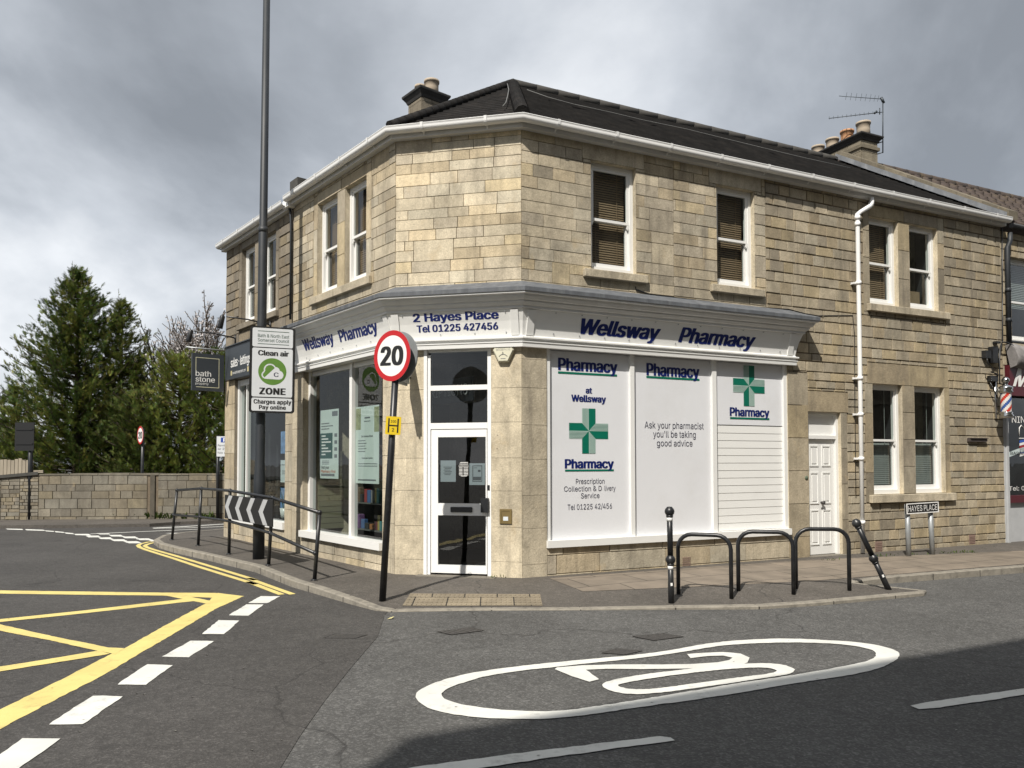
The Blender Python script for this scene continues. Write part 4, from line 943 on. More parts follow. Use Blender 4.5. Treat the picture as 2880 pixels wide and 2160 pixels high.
# pharmacy interior
mb = MB(FM('L')); gr = (.05, .05, .055)
mb.M = Matrix()
fl = [FP('L', .05, 0, -.22), FP('L', 3.4, 0, -.22), FP('C', .3, 0, -.12), FP('C', 1.75, 0, -.12), FP('R', .1, 0, -.12), FP('R', 5.2, 0, -.12), FP('R', 5.2, 0, -5), FP('L', .05, 0, -5)]
mb.poly([(p.x, p.y, .01) for p in fl]); mb.poly([(p.x, p.y, 3.42) for p in fl][::-1])
for a, b in list(zip(fl, fl[1:]))[5:] + [(fl[7], fl[0])]: mb.poly([(a.x, a.y, .01), (b.x, b.y, .01), (b.x, b.y, 3.42), (a.x, a.y, 3.42)])
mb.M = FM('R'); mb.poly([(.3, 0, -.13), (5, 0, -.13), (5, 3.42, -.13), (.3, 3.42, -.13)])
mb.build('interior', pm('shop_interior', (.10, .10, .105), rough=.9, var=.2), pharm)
SLATW = pm('cream_slatwall', (.26, .245, .16), rough=.6, var=.06)
mb = MB(FM('L'))
for i in range(14): mb.box(.5, .52, .42 + i * .1, .512 + i * .1, -1.0, -.23)
mb.box(.52, .545, .40, 1.85, -1.25, -1.0)
mb.build('display_panel', SLATW, pharm)
# glass shelving and stock behind the window
SHELFM = pm('shelf_board', (.12, .12, .11), rough=.5)
sh = thing('shelf_unit', 'dark shelf unit of stock standing behind the pharmacy side window', 'shelf', FP('L', 2.0, 0, -.9))
mb = MB(FM('L'))
for q in (.45, .9, 1.3, 1.7, 2.1): mb.box(1.15, 3.25, q, q + .02, -1.15, -.62)
mb.box(1.15, 3.25, .0, 2.5, -1.18, -1.15); mb.build('shelves', SHELFM, sh)
mb = MB(FM('L'))
for x in (1.15, 2.18, 3.23): mb.box(x, x + .02, 0, 2.5, -1.15, -.6)
mb.build('upright', SHELFM, sh)
stock = [('white', (.6, .6, .6)), ('red', (.4, .03, .03)), ('blue', (.05, .16, .4)), ('yellow', (.5, .38, .05)), ('green', (.05, .25, .12)), ('pale pink', (.5, .3, .3)), ('teal', (.05, .3, .3)), ('orange', (.5, .18, .04)), ('grey', (.25, .25, .27)), ('brown', (.2, .12, .06)), ('purple', (.2, .06, .25)), ('black', (.02, .02, .02))]
lev = {.47: 'bottom', .92: 'second', 1.32: 'middle', 1.72: 'fourth', 2.12: 'top'}
rs = random.Random(5)
for q, ln in lev.items():
    x = 1.22; cols = stock[:]; rs.shuffle(cols); n = 0
    while x < 3.14 and n < 12:
        w = rs.uniform(.06, .15); h = rs.uniform(.09, .26); nm, c = cols[n]; x0 = x; c = tuple(q * .55 + .03 for q in c)
        if x0 < 2.14 < x0 + w + .02 or x0 < 2.2 < x0 + w: x += .14; continue
        m = pm('carton_' + nm.replace(' ', '_'), c, rough=.45, var=.08)
        b = MB(FM('L')); dp = rs.uniform(.08, .16); b.box(x, x + w, q + .001, q + h, -.64 - dp, -.64 - rs.uniform(0, .03))
        bmesh.ops.bevel(b.bm, geom=list(b.bm.edges), offset=.004, segments=1, affect='EDGES')
        ob = b.build('carton', m); tag(ob, '%s carton on the %s shelf behind the pharmacy window' % (nm, ln), 'carton', 'cartons on the shelves in the pharmacy')
        x += w + rs.uniform(.008, .05); n += 1
# posters inside the glass
MINT = pm('pale_mint_print', (.60, .67, .63), rough=.5, var=.05); DKG = pm('dark_green_print', (.008, .075, .06), rough=.5, var=.05); ORNG = pm('orange_red_print', (.6, .2, .12), rough=.5)
def poster(px, label, fill):
    w = d - .02; a = W('L', px[0], (px[1] + px[3]) / 2, w)[0]; b = W('L', px[2], (px[1] + px[3]) / 2, w)[0]; xm = (px[0] + px[2]) / 2
    t = W('L', xm, px[1], w)[1]; bt = W('L', xm, px[3], w)[1]
    r = thing('poster', label, 'poster', FP('L', (a + b) / 2, bt, w), 'posters in the pharmacy window')
    m = MB(FM('L')); m.box(a, b, bt, t, w - .004, w); m.build('sheet', MINT, r)
    def rect(m, x0, x1, y0, y1, z=.0015): m.poly([(a + (b - a) * x0, t - (t - bt) * y1, w + z), (a + (b - a) * x1, t - (t - bt) * y1, w + z), (a + (b - a) * x1, t - (t - bt) * y0, w + z), (a + (b - a) * x0, t - (t - bt) * y0, w + z)])
    fill(r, rect, lambda m, s, x0, x1, yb, yc, z=.003, bd=.02: text(m, s, a + (b - a) * x0, a + (b - a) * x1, t - (t - bt) * yb, t - (t - bt) * yc, w + z, bd))
def f1(r, rect, tx):
    m = MB(FM('L')); rect(m, 0, .68, .34, .71)
    m.build('panel', DKG, r)
    m = MB(FM('L')); [rect(m, .05, .5 + .2 * (i % 2), .19 + .04 * i, .205 + .04 * i) for i in range(3)]; rect(m, .65, .95, .03, .1); [rect(m, .78, .93, .35 + .1 * i, .40 + .1 * i) for i in range(4)]; [rect(m, .1, .5, .74 + .022 * i, .75 + .022 * i) for i in range(3)]; rect(m, .05, .8, .93, .965)
    tx(m, 'Visit your', .06, .5, .86, .815); m.build('print', LINE, r, split=True)
    m = MB(FM('L')); [rect(m, .08, .3 + .15 * (i % 3), .37 + .045 * i, .39 + .045 * i, .003) for i in range(7)]; m.build('print', TXTW, r)
    m = MB(FM('L')); tx(m, 'Pharmacy First', .05, .85, .915, .875); m.build('print', ORNG, r)
def f2(r, rect, tx):
    m = MB(FM('L')); rect(m, .38, .62, .14, .16); rect(m, .36, .64, .19, .2); [rect(m, .1, .42 + .05 * (i % 2), .44 + .035 * i, .45 + .035 * i) for i in range(5)]; [rect(m, .1, .93, .74 + .03 * i, .75 + .03 * i) for i in range(2)]; rect(m, .1, .88, .945, .965)
    tx(m, 'Our Services include', .25, .75, .40, .375); tx(m, 'Travel team expertise', .27, .75, .68, .66); m.build('print', LINE, r, split=True)
    m = MB(FM('L')); rect(m, 0, .22, .02, .3); rect(m, .8, 1, .02, .34); m.build('picture', pm('olive_print', (.28, .30, .16), rough=.5, var=.4, scale=12), r, split=True)
poster((901, 1152, 952, 1346), 'mint poster with a dark green panel and orange writing in the pharmacy window', f1)
poster((1001, 1142, 1066, 1360), 'tall pale mint poster of printed services in the pharmacy window', f2)
mb = MB(FM('L')); text(mb, 'PRESCRIPTIONS', 2.5, 4.1, 2.60, 2.76, -.9, .0); mb.build('shop_lettering', TXTW, pharm)
mb = MB(FM('L')); mb.box(2.42, 4.2, 2.5, 2.86, -.96, -.93); mb.build('shop_sign_board', DGREY, pharm)

# ---------------- fascia, cornice, lead
def mitre(a, b): return (a + b) / (1 + a.dot(b))
baseL0 = FP('L', 0.0, 0, 0).xy; baseR1 = FP('R', 4.93, 0, 0).xy
ST = [(baseL0, -eL), (baseL0, nL - eL), (PV[2], mitre(nL, nC)), (PV[3], mitre(nC, nR)), (baseR1, nR + eR), (baseR1, eR)]
ST2 = ST[1:-1]
mb = MB(); mb.sweep([(-.08, 3.20), (.085, 3.20), (.09, 3.255), (.10, 3.262), (.10, 3.275), (.075, 3.28), (.075, 3.30), (.115, 3.315), (.115, 3.335), (.08, 3.345), (.07, 3.36)], ST)
fasc = mb.build('fascia', WHITE, pharm)
mb = MB(); mb.sweep([(.07, 3.355), (.085, 3.45), (.11, 3.56), (.15, 3.68), (.165, 3.715)], ST); mb.build('sign_board', WHITE, fasc)
mb = MB(); mb.sweep([(.165, 3.712), (.185, 3.72), (.185, 3.75), (.21, 3.765), (.235, 3.795), (.235, 3.815), (.265, 3.825), (.29, 3.86), (.30, 3.885), (.335, 3.895), (.335, 3.925)], ST); mb.build('cornice', FASC, pharm)
mb = MB(); mb.sweep([(.335, 3.922), (.35, 3.92), (.352, 3.975), (.33, 3.99), (.15, 4.06), (.0, 4.135), (-.02, 4.14)], ST); mb.build('lead_flashing', LEAD, pharm)
# moulded end blocks between the sign boards
def tilt(fc, v): return .07 + (.165 - .07) * max(0, min(1, (v - 3.355) / .36)) ** 1.25
mb = MB()
for fc, us in (('L', (.02, LN['L'] + .02)), ('C', (-.01, LN['C'] - .02)), ('R', (.03, 4.93))):
    mb.M = FM(fc)
    for ux in us:
        a, b = (ux, ux + .11) if ux < 1 else (ux - .11, ux)
        q = [(3.362, tilt(fc, 3.362)), (3.45, .092), (3.56, .118), (3.70, .16)]
        for (v0, w0), (v1, w1) in zip(q, q[1:]): mb.poly([(a, v0, w0 + .012), (b, v0, w0 + .012), (b, v1, w1 + .012), (a, v1, w1 + .012)])
        for x in (a, b): mb.poly([(x, v, w + .012) for v, w in q] + [(x, v, w - .01) for v, w in q[::-1]])
mb.build('console', WHITE, fasc, split=True)
# raised letters follow the leaning board
BPROF = [(3.355, .07), (3.45, .085), (3.56, .11), (3.68, .15), (3.715, .165)]
def board_w(v):
    for (a, w0), (b, w1) in zip(BPROF, BPROF[1:]):
        if v <= b or b == 3.715: return w0 + (w1 - w0) * (v - a) / (b - a)
def board_text(fc, body, l, r, yc, yb, bold, shear=0.0, space=1.0):
    m = MB(FM(fc)); off = .11; xm = (l + r) / 2
    v0 = W(fc, xm, yb, off)[1]; v1 = W(fc, xm, yc, off)[1]
    text(m, body, W(fc, l, yb, off)[0], W(fc, r, yb, off)[0], v0, v1, 0, bold, shear, space)
    Mi = FM(fc).inverted(); bmesh.ops.subdivide_edges(m.bm, edges=[e for e in m.bm.edges if e.calc_length() > .05], cuts=2)
    for v in m.bm.verts:
        p = Mi @ v.co; k_ = p.z; p.z = board_w(p.y) + .0025 + k_; v.co = FM(fc) @ p
    return m
for args in (('R', 'Wellsway', 1254.5 * o2, 1427 * o2, 696.5 * o2, 727 * o2, .044, .22), ('R', 'Pharmacy', 1467 * o2, 1632 * o2, 715 * o2, 744.5 * o2, .044, .22),
             ('C', '2 Hayes Place', 1163, 1404, 880, 901, .042), ('C', 'Tel 01225 427456', 1171, 1400.5, 911, 930, .04),
             ('L', 'Wellsway', 856, 940, 945, 975.5, .045), ('L', 'Pharmacy', 956, 1063, 916, 947.5, .045)):
    board_text(*args).build('lettering', NAVY, fasc)
mb = MB()                                             # board fixing screws
for fc, us in (('R', [.45 + i * .42 for i in range(11)]), ('C', [.15, .7, 1.2, 1.65]), ('L', [.3 + i * .45 for i in range(8)])):
    mb.M = FM(fc)
    for u in us:
        for v in (3.40, 3.68): mb.box(u, u + .012, v, v + .012, tilt(fc, v) - .01, tilt(fc, v) + .014)
mb.build('screws', GALV, fasc)
# hanging pharmacy sign on the corner
ps = MB(FM('C')); ps.box(.19, .27, 2.68, 3.18, .12, .66); bmesh.ops.bevel(ps.bm, geom=list(ps.bm.edges), offset=.03, segments=2, affect='EDGES'); hs = ps.build('projecting_sign', pm('grey_sign_case', (.30, .32, .31), rough=.4, var=.1), pharm)
ps = MB(FM('C')); ps.box(.22, .24, 2.8, 2.82, 0, .14); ps.box(.22, .24, 3.08, 3.1, 0, .14); ps.build('bracket', DGREY, hs, split=True)
ps = MB(FM('C')); ps.box(.268, .273, 2.76, 2.84, .18, .60); ps.build('lettering', GREEN, hs)

# ---------------- roof
AP = FP('R', .95, 8.2, -2.33); e0 = 6.385
rend = FP('R', 8.75, 8.2, -2.4); aL = FP('L', 0.02, 8.2, -2.72)
EV = [(FP('L', 0.0, 0, 0).xy, nL), (PV[2], mitre(nL, nC)), (PV[3], mitre(nC, nR)), (FP('R', 10.56, 0, 0).xy, nR)]
ev = [Vector((b.x + m.x * .13, b.y + m.y * .13, e0)) for b, m in EV]
def tiles(mb, a, b, c, d_, rows, wave=.0):
    """slope a-b (eave) to d-c (ridge), laid in stepped courses"""
    for i in range(rows):
        t0 = i / rows; t1 = (i + 1) / rows
        p0 = a.lerp(d_, t0); p1 = b.lerp(c, t0); q0 = a.lerp(d_, t1); q1 = b.lerp(c, t1)
        up = Vector((0, 0, .022)); m = max(1, int((p1 - p0).length / .3))
        L0 = [p0.lerp(p1, j / m) for j in range(m + 1)]; L1 = [q0.lerp(q1, j / m) for j in range(m + 1)]
        lo = [mb.v(p + up) for p in L0]; hi = [mb.v(p) for p in L1]; un = [mb.v(p - Vector((0, 0, .01))) for p in L0]
        for j in range(m):
            mb.face([lo[j], lo[j + 1], hi[j + 1], hi[j]]); mb.face([un[j], un[j + 1], lo[j + 1], lo[j]])
mb = MB()
tiles(mb, ev[2], ev[3], rend, AP, 22); tiles(mb, ev[1], ev[2], AP, AP.lerp(AP, 0), 20); tiles(mb, ev[0], ev[1], AP, aL, 20)
bR = FP('R', 10.4, 6.3, -5.8); bL = FP('L', 0, 6.3, -5.4)
mb.poly([rend, AP, aL, bL, bR])
roof = mb.build('roof', SLATE, pharm)
def ridge(mb, a, b, r, seg):
    n = max(1, int((b - a).length / seg)); dv = (b - a) / n
    for i in range(n):
        p = a + dv * i; q = a + dv * (i + 1.04)
        mb.tube([p, p.lerp(q, .5), q], [r * 1.03, r, r * .99], 10)
mb = MB(); ridge(mb, AP + Vector((0, 0, .02)), rend + Vector((0, 0, .02)), .075, .42); ridge(mb, AP + Vector((0, 0, .02)), aL, .07, .4); mb.build('ridge_tile', pm('ridge_tile_grey', (.055, .052, .047), rough=.9, var=.3, scale=5), roof)
mb = MB(); ridge(mb, ev[2] + Vector((0, 0, .05)), AP + Vector((0, 0, -.02)), .11, .12); ridge(mb, ev[1] + Vector((0, 0, .06)), AP + Vector((0, 0, .03)), .075, .16); mb.build('hip_tile', SLATE, roof)
# fascia board and gutter
def gutter(parent, path, v, ends=True):
    v -= .022
    mb = MB(); mb.sweep([(.0, v - .10), (.10, v - .10), (.10, v + .035), (.0, v + .045)], path); mb.build('fascia_board', FASC, parent)
    ar = [math.pi + math.pi * i / 10 for i in range(11)]; cw_ = .166
    mb = MB(); pr = [(cw_ - .062, v + .03)] + [(cw_ + .062 * math.cos(t), v + .058 * math.sin(t)) for t in ar] + [(cw_ + .063, v + .03), (cw_ + .068, v + .034), (cw_ + .066, v + .04), (cw_ + .056, v + .036)]
    mb.sweep(pr, path, smooth=True); mb.sweep([(cw_ + .054 * math.cos(t), v + .05 * math.sin(t) + .004) for t in ar[::-1]], path, smooth=True)
    g = mb.build('gutter', UPVC, parent)
    mb = MB()
    for (a, m1), (b, m2) in zip(path, path[1:]):
        ln = (b - a).length; tv = (b - a).normalized(); n = Vector((tv.y, -tv.x)); k = max(1, round(ln / .95))
        for i in range(k):
            p = a + tv * (ln * (i + .5) / k)
            q = [(cw_ + .070 * math.cos(t), v + .066 * math.sin(t)) for t in ar] + [(cw_ + .076, v + .046), (cw_ + .05, v + .05)]
            mb.sweep(q, [(p - tv * .02, n), (p + tv * .02, n)])
            mb.sweep([(.102, v - .085), (.125, v - .05), (cw_ - .02, v - .07)], [(p - tv * .012, n), (p + tv * .012, n)])
    for (b, m1) in path[1:-1]:
        tv = None
    mb.build('gutter_bracket', UPVC, g, split=True); return g
gutter(pharm, [(FP('L', 0.02, 0, 0).xy, nL), EV[1], EV[2], (FP('R', 10.6, 0, 0).xy, nR)], 6.388)
mb = MB()                                             # lead apron along the party wall
va, vb_ = ev[3] + Vector((0, 0, .05)), rend + Vector((0, 0, .06)); s_ = Vector((eR.x, eR.y, 0)) * .13; up = Vector((0, 0, .10))
n = 6
for i in range(n):
    a = va.lerp(vb_, i / n); b = va.lerp(vb_, (i + 1) / n); h = Vector((0, 0, .004 * (i % 2)))
    mb.poly([a - s_ + h, a + h, b + h, b - s_ + h]); mb.poly([a + h, a + up + s_ * .2, b + up + s_ * .2, b + h])
mb.build('lead_flashing', LEAD, roof)
# chimneys
def chimney(parent, org, a, b, z0, z1, capz, pots, band=None, la=.5, lb=1.6, base=(.22, .19, .145)):
    """square stack, a and b = horizontal side directions, org = near corner"""
    M = Matrix(((a.x, b.x, 0, org.x), (a.y, b.y, 0, org.y), (0, 0, 1, 0), (0, 0, 0, 1)))
    mb = MB(M); mb.c = base
    mb.box(0, la, 0, lb, z0, z1, base)
    # stone coursing on the two seen faces
    for (L_, f) in ((la, 0), (lb, 1)):
        y = z0
        while y < z1 - .05:
            h = min(.24, z1 - y); x = 0
            while x < L_ - .02:
                w = min(random.uniform(.2, .45), L_ - x); kk_ = random.uniform(.8, 1.2); c = tuple(q * kk_ for q in base); g = .005; t = -.008
                P = [(x + g, t, y + g), (x + w - g, t, y + g), (x + w - g, t, y + h - g), (x + g, t, y + h - g)]
                if f: P = [(t, p[0], p[2]) for p in P][::-1]
                mb.poly(P, c); x += w
            y += h
    if band: mb.box(-.04, la + .04, -.04, lb + .04, band, band + .07, tuple(q * .7 for q in base))
    ch = mb.build('chimney', STONE, parent)
    mb = MB(M); zc = capz - z1; prof = [(.02, z1), (.04, z1 + zc * .3), (.075, z1 + zc * .6), (.095, z1 + zc * .75), (.10, capz - .02), (.10, capz)]
    ringz = []
    for o, z in prof: ringz.append([mb.v(p) for p in ((-o, -o, z), (la + o, -o, z), (la + o, lb + o, z), (-o, lb + o, z))])
    for q, w in zip(ringz, ringz[1:]):
        for j in range(4): mb.face([q[j], q[(j + 1) % 4], w[(j + 1) % 4], w[j]])
    mb.face(ringz[-1]); mb.face(ringz[0][::-1]); mb.build('chimney_cap', pm('sooty_stone', (.035, .034, .033), rough=.9, var=.3, bump=.3), ch)
    for (x, y, r, h, m) in pots:
        mb = MB(M); mb.lathe([(r, capz - .01), (r * .93, capz + h * .5), (r * .95, capz + h - .05), (r * 1.06, capz + h - .045), (r * 1.06, capz + h), (r * .8, capz + h), (r * .8, capz + .05)], (x, y, 0), n=18); mb.build('chimney_pot', m, ch)
    return ch
TERR2 = pm('buff_terracotta', (.40, .33, .25), rough=.85, var=.2, scale=6, dirt=(.2, .19, .16), dirt_amt=.5)
TERR3 = pm('orange_terracotta', (.46, .24, .12), rough=.85, var=.2, scale=6, dirt=(.3, .27, .22), dirt_amt=.3)
cor = GD(1186, 330, 14.3)
chimney(pharm, cor.xy.to_3d(), Vector((-eL.x, -eL.y)), Vector((-nL.x, -nL.y)), 7.2, GD(1186, 271, 14.3).z, GD(1186, 247, 14.3).z, [(.36, .2, .11, .24, TERR2), (.15, .33, .145, .30, TERR2)], None, .48, .52)
cor = GD(2423, 460, 16.25)
dx, dy = Vector((eR.x, eR.y)), Vector((-nR.x, -nR.y))
rc = chimney(pharm, cor.xy.to_3d(), dx, dy, 7.0, GD(2421, 392, 16.25).z, GD(2417, 375, 16.25).z, [(.24, .14, .15, .34, TERR2), (.24, .58, .145, .33, TERR3), (.24, 1.0, .145, .31, TERR2), (.24, 1.42, .145, .3, TERR2)], GD(2421, 415, 16.25).z, .5, 1.7, (.24, .21, .155))
# aerial
AER = pm('aerial_metal', (.06, .07, .08), rough=.5, metal=.6)
mb = MB(); ad = 16.5; A = lambda x, y, dd=0.0: GD(x, y, ad + dd)
mb.tube([A(2483, 430), A(2483, 278)], .013, 8); mb.tube([A(2460, 406, .15), A(2484, 398)], .011, 6); mb.tube([A(2460, 436, .15), A(2484, 428)], .011, 6)
mb.tube([A(2360, 270), A(2486, 279)], .007, 6); mb.tube([A(2331, 333), A(2485, 315)], .008, 6)
for i, x in enumerate((2380, 2393.5, 2408, 2422, 2435, 2448, 2460, 2470)):
    y = 270 + (x - 2360) * .0714; tl = 11 if i < 6 else 9; mb.tube([A(x + 2, y - tl, .18), A(x - 2, y + tl * .8, -.18)], .0045, 5)
for i in range(11):
    x = 2332 + i * 12.3; y = 333 - (x - 2331) * .117; mb.tube([A(x, y - 5, .14), A(x, y + 2.5, -.14)], .005, 5)

mb.tube([A(2474, 322), A(2474, 304)], .012, 5); mb.tube([A(2459, 319), A(2466, 313)], .025, 6); mb.tube([A(2478, 274), A(2486, 290)], .03, 6)
mb.build('aerial', AER, pharm)
RPN = (ev[3] - ev[2]).cross(AP - ev[2]).normalized(); CPN = (ev[2] - ev[1]).cross(AP - ev[1]).normalized()
def on_roof(px, py, n, q, lift=.05):
    r = ray(px, py); p = O + r * ((q - O).dot(n) / r.dot(n)); return p + Vector((0, -.02, lift))
CABW = pm('pale_grey_cable', (.16, .16, .155), rough=.7)
mb = MB(); mb.tube([on_roof(x, y, RPN, ev[2]) for x, y in ((1482, 262), (1540, 283), (1613, 303), (1720, 326), (1808, 347), (1930, 372), (2040, 399), (2160, 428), (2260, 452), (2390, 480))], .006, 5); mb.build('roof_cable', CABW, roof)
mb = MB(); mb.tube([on_roof(x, y, CPN, ev[2], .08) for x, y in ((1427, 250), (1431, 268), (1428, 285), (1423, 305), (1414, 316))], .007, 5); mb.build('roof_cable', CABW, roof)
# downpipe
mb = MB(FM('R')); PW = .10
pt = lambda x, y, w=PW: (W('R', x, y, w)[0], W('R', x, y, w)[1], w)
ux = W('R', 2413, 700, PW)[0]; vbot = pz(*FP('R', ux, 0, PW).xy) + .02
mb.tube([pt(2452, 556, .115), pt(2452, 572, .115), pt(2447, 580), pt(2420, 596), pt(2411, 604), (ux, pt(2410, 618)[1], PW), (ux, 3.0, PW), (ux, vbot, PW)], .037, 14)
for y in (574, 612, 630): p = pt(2450 if y < 600 else 2409, y); mb.lathe([(.047, -.035), (.047, .035)], (p[0] if y < 600 else ux, p[1], PW), (0, 1, 0), 14)
for v in (4.72, 3.05, 2.42, 1.65, .55):
    mb.lathe([(.048, -.03), (.048, .03)], (ux, v, PW), (0, 1, 0), 14); mb.box(ux - .085, ux + .02, v - .014, v + .014, .005, .075); mb.box(ux - .085, ux + .07, v - .02, v + .02, .004, .018)
mb.build('downpipe', UPVC, pharm)
# small cable along the lead, vents, wall lamp, bell push
mb = MB(FM('R'))
c1 = [W('R', x, y, .012) for x, y in ((1787, 806), (1789, 815), (1830, 828), (2100, 862), (2220, 870), (2260, 881), (2300, 888), (2398, 887), (2403, 940), (2404, 1120), (2407, 1400))]
mb.tube([(u, v, .014) for u, v in c1], .007, 5); mb.build('cable', BLACK, pharm)
VENT = pm('clay_vent', (.22, .15, .12), rough=.9, var=.2)
mb = MB(FM('R'))
for (vx, vy) in ((6.97, .10), (9.5, .11), (9.55, .02)):
    if vy < .05: continue
    mb.box(vx - .09, vx + .09, vy - .09, vy + .09, -.005, .012)
    for i in range(5): mb.box(vx - .075, vx + .075, vy - .07 + i * .03, vy - .058 + i * .03, .012, .017)
mb.build('air_vent', VENT, pharm, split=True)
mb = MB(FM('R')); vx, vy = W('R', 1930, 1578); 
for i in range(5):
    for j in range(6): mb.box(vx - .075 + j * .026, vx - .058 + j * .026, vy - .07 + i * .028, vy - .052 + i * .028, .004, .012)
mb.build('air_vent', VENT, pharm, split=True)
lu, lv = W('R', 2745, 1238); mb = MB(FM('R')); mb.box(lu - .27, lu + .25, lv - .03, lv + .03, .0, .06); mb.box(lu - .25, lu + .25, lv + .03, lv + .042, .0, .085); mb.build('wall_lamp', pm('rusty_brown_metal', (.07, .055, .05), rough=.8, var=.3), pharm)
bu, bv = W('R', 2267, 1344); mb = MB(FM('R')); mb.lathe([(.035, .005), (.035, .015), (.02, .02), (.012, .026)], (bu, bv, 0), (0, 0, 1), 12); mb.build('bell_push', pm('verdigris', (.09, .12, .08), rough=.6), pharm)

# ================================================================== ESTATE AGENT HOUSE (left)
agent = thing('estate_agent_building', 'weathered brown stone house with charcoal shop sign left of the pharmacy', 'building', (PV[0].x, PV[0].y, 0))
mb = MB(FM('L')); hD = WD + [SHOPD]; L0 = -3.564
backing(mb, (L0, 0, -.2, TOP - .02), hD, [.13, .13, .14], MORT, DGS)
drd = [(-2.77, -2.625, 4.48, 6.2), (-1.9, -1.56, 4.48, 6.05), (-.82, -.68, 4.48, 6.2), (-2.625, -1.73, 6.05, 6.2), (-1.73, -.82, 6.05, 6.2)]
stone_zone(mb, (L0, -.02, 3.36, TOP - .02), hD, drd, DGS, .17, .22, .3, .6, .12, .0065, .006)
for r in drd:
    n = 3 if r[3] - r[2] > 1 else 1
    for i in range(n): block(mb, r[0], r[1], r[2] + (r[3] - r[2]) * i / n, r[2] + (r[3] - r[2]) * (i + 1) / n, tuple(x * 1.05 for x in DGS), .05, .002)
for a, b in ((L0, -2.97), (-.32, 0)):
    y = -.2
    for h in (.4, .55, .5, .55, .5, .55, .51): block(mb, a, b, y, y + h, tuple(x * .97 for x in MIDS), .05, .0015); y += h
stone_zone(mb, (-2.97, -.32, -.2, .43), [], [], MIDS, .3, .33, .7, 1.2, .06, .003)
mb.M = Matrix(); q = [FP('L', L0, 0), FP('L', L0, 0, -5.5), FP('L', 0, 0, -5.5)]
for a, b in zip(q, q[1:]): mb.poly([(a.x, a.y, -.2), (b.x, b.y, -.2), (b.x, b.y, 6.3), (a.x, a.y, 6.3)], DGS)
mb.build('wall', STONE, agent)
add_sill('L', agent, -2.75, -1.8, 4.36, 4.475, .07, DGS); add_sill('L', agent, -1.7, -.66, 4.36, 4.475, .07, DGS)
sash('L', agent, WD[0]); sash('L', agent, WD[1])
CURT = pm('pale_curtain', (.42, .42, .40), rough=.9, var=.1)
mb = MB(FM('L'))
for o in WD:
    for i in range(5): x = o[0] + .12 + i * .035; mb.box(x, x + .022, o[2] + .1, o[3] - .08, -.3 - .02 * (i % 2), -.28 - .02 * (i % 2))
mb.build('curtain', CURT, agent, split=True)
CHAR = pm('charcoal_sign_board', (.04, .047, .055), rough=.45, var=.06)
mb = MB(FM('L')); mb.box(-3.30, -.16, 3.36, 4.06, .004, .10); mb.box(-3.30, -.16, 4.055, 4.075, .004, .13); sg = mb.build('sign_board', CHAR, agent)
mb = MB(FM('L')); sw = .102
um = lambda x, y: W('L', x, y, sw)
u0, v0 = um(649, 1034); u1, v1 = um(698, 1012)
text(mb, 'sales · lettings', u0, u1 + .12, v0 + .0, v0 + .19, sw, .02)
u2, v2 = um(650, 1054); u3, v3 = um(691, 1043)
text(mb, 'www.bathstoneproperty.com', u2 + .08, u3, v2 + .0, v2 + .06, sw, .0)
mb.build('lettering', TXTW, sg)
mb = MB(FM('L')); mb.box(u2 - .02, u2 + .05, v2 - .02, v2 + .08, .098, sw + .002); mb.box(u3 + .09, u3 + .16, v2 - .02, v2 + .08, .098, sw + .002); mb.build('emblem', pm('gold_print', (.5, .44, .25), rough=.5), sg, split=True)
# swan-neck sign lights
for (bx_, by_, tx_, ty_) in ((662, 957, 562, 962), (760, 920, 664, 925)):
    u, v = W('L', bx_, by_, .02); p0 = FP('L', u, v, .0)
    mb = MB(); e1 = FP('L', u, v + .05, .05); dv = FP('L', u, v + .10, .85); h = FP('L', u - .02, v + .07, .92)
    mb.tube([p0, e1, e1.lerp(dv, .5) + Vector((0, 0, .02)), dv], .014, 8); 
    ax_ = (Vector((-.25, .1, -.9))).normalized(); mb.lathe([(.02, -.06), (.045, -.03), (.05, .16), (.05, .20)], h, ax_, 12)
    b0 = FP('L', u, v - .08, .02); b1 = FP('L', u, v + .12, .02); mb.tube([b0, b1], .02, 6)
    mb.build('sign_light', BLACK, agent)
# shop window
mb = MB(FM('L')); s0, s1, sv, st = SHOPD; d = -.12
mb.box(s0, s0 + .09, sv, 3.34, d - .05, d + .06); mb.box(s1 - .06, s1, sv, 3.34, d - .05, d + .05); mb.box(s0 + .09, s1 - .06, 3.22, 3.34, d - .05, d + .04); mb.box(s0 - .02, s1 + .01, sv - .06, sv + .07, d - .05, .05)
mb.box(s0 + .42, s0 + .47, sv + .07, 3.22, d - .05, d + .035)
aw = mb.build('shop_window', WHITE, agent)
mb = MB(FM('L')); mb.poly([(s0 + .08, sv + .05, d), (s1 - .05, sv + .05, d), (s1 - .05, 3.25, d), (s0 + .08, 3.25, d)]); mb.build('pane', GLASS, aw)
mb = MB(FM('L')); P = [(s0, .3, d - .06), (s1, .3, d - .06), (s1, 3.35, d - .06), (s0, 3.35, d - .06)]; Q = [(s0 - .3, .1, -3), (s1 + .2, .1, -3), (s1 + .2, 3.35, -3), (s0 - .3, 3.35, -3)]
mb.poly(Q)
for i in range(4): mb.poly([P[i], P[(i + 1) % 4], Q[(i + 1) % 4], Q[i]])
mb.build('interior', pm('agent_interior', (.07, .08, .08), rough=.9, var=.2), agent)
mb = MB(FM('L'))
for i in range(9): mb.box(s0 + .12 + i * .035, s0 + .145 + i * .035, .5, 3.1, d - .07 - .012 * (i % 2), d - .065 - .012 * (i % 2))
mb.build('blind', pm('pale_green_blind', (.62, .70, .66), rough=.6, var=.06), agent)
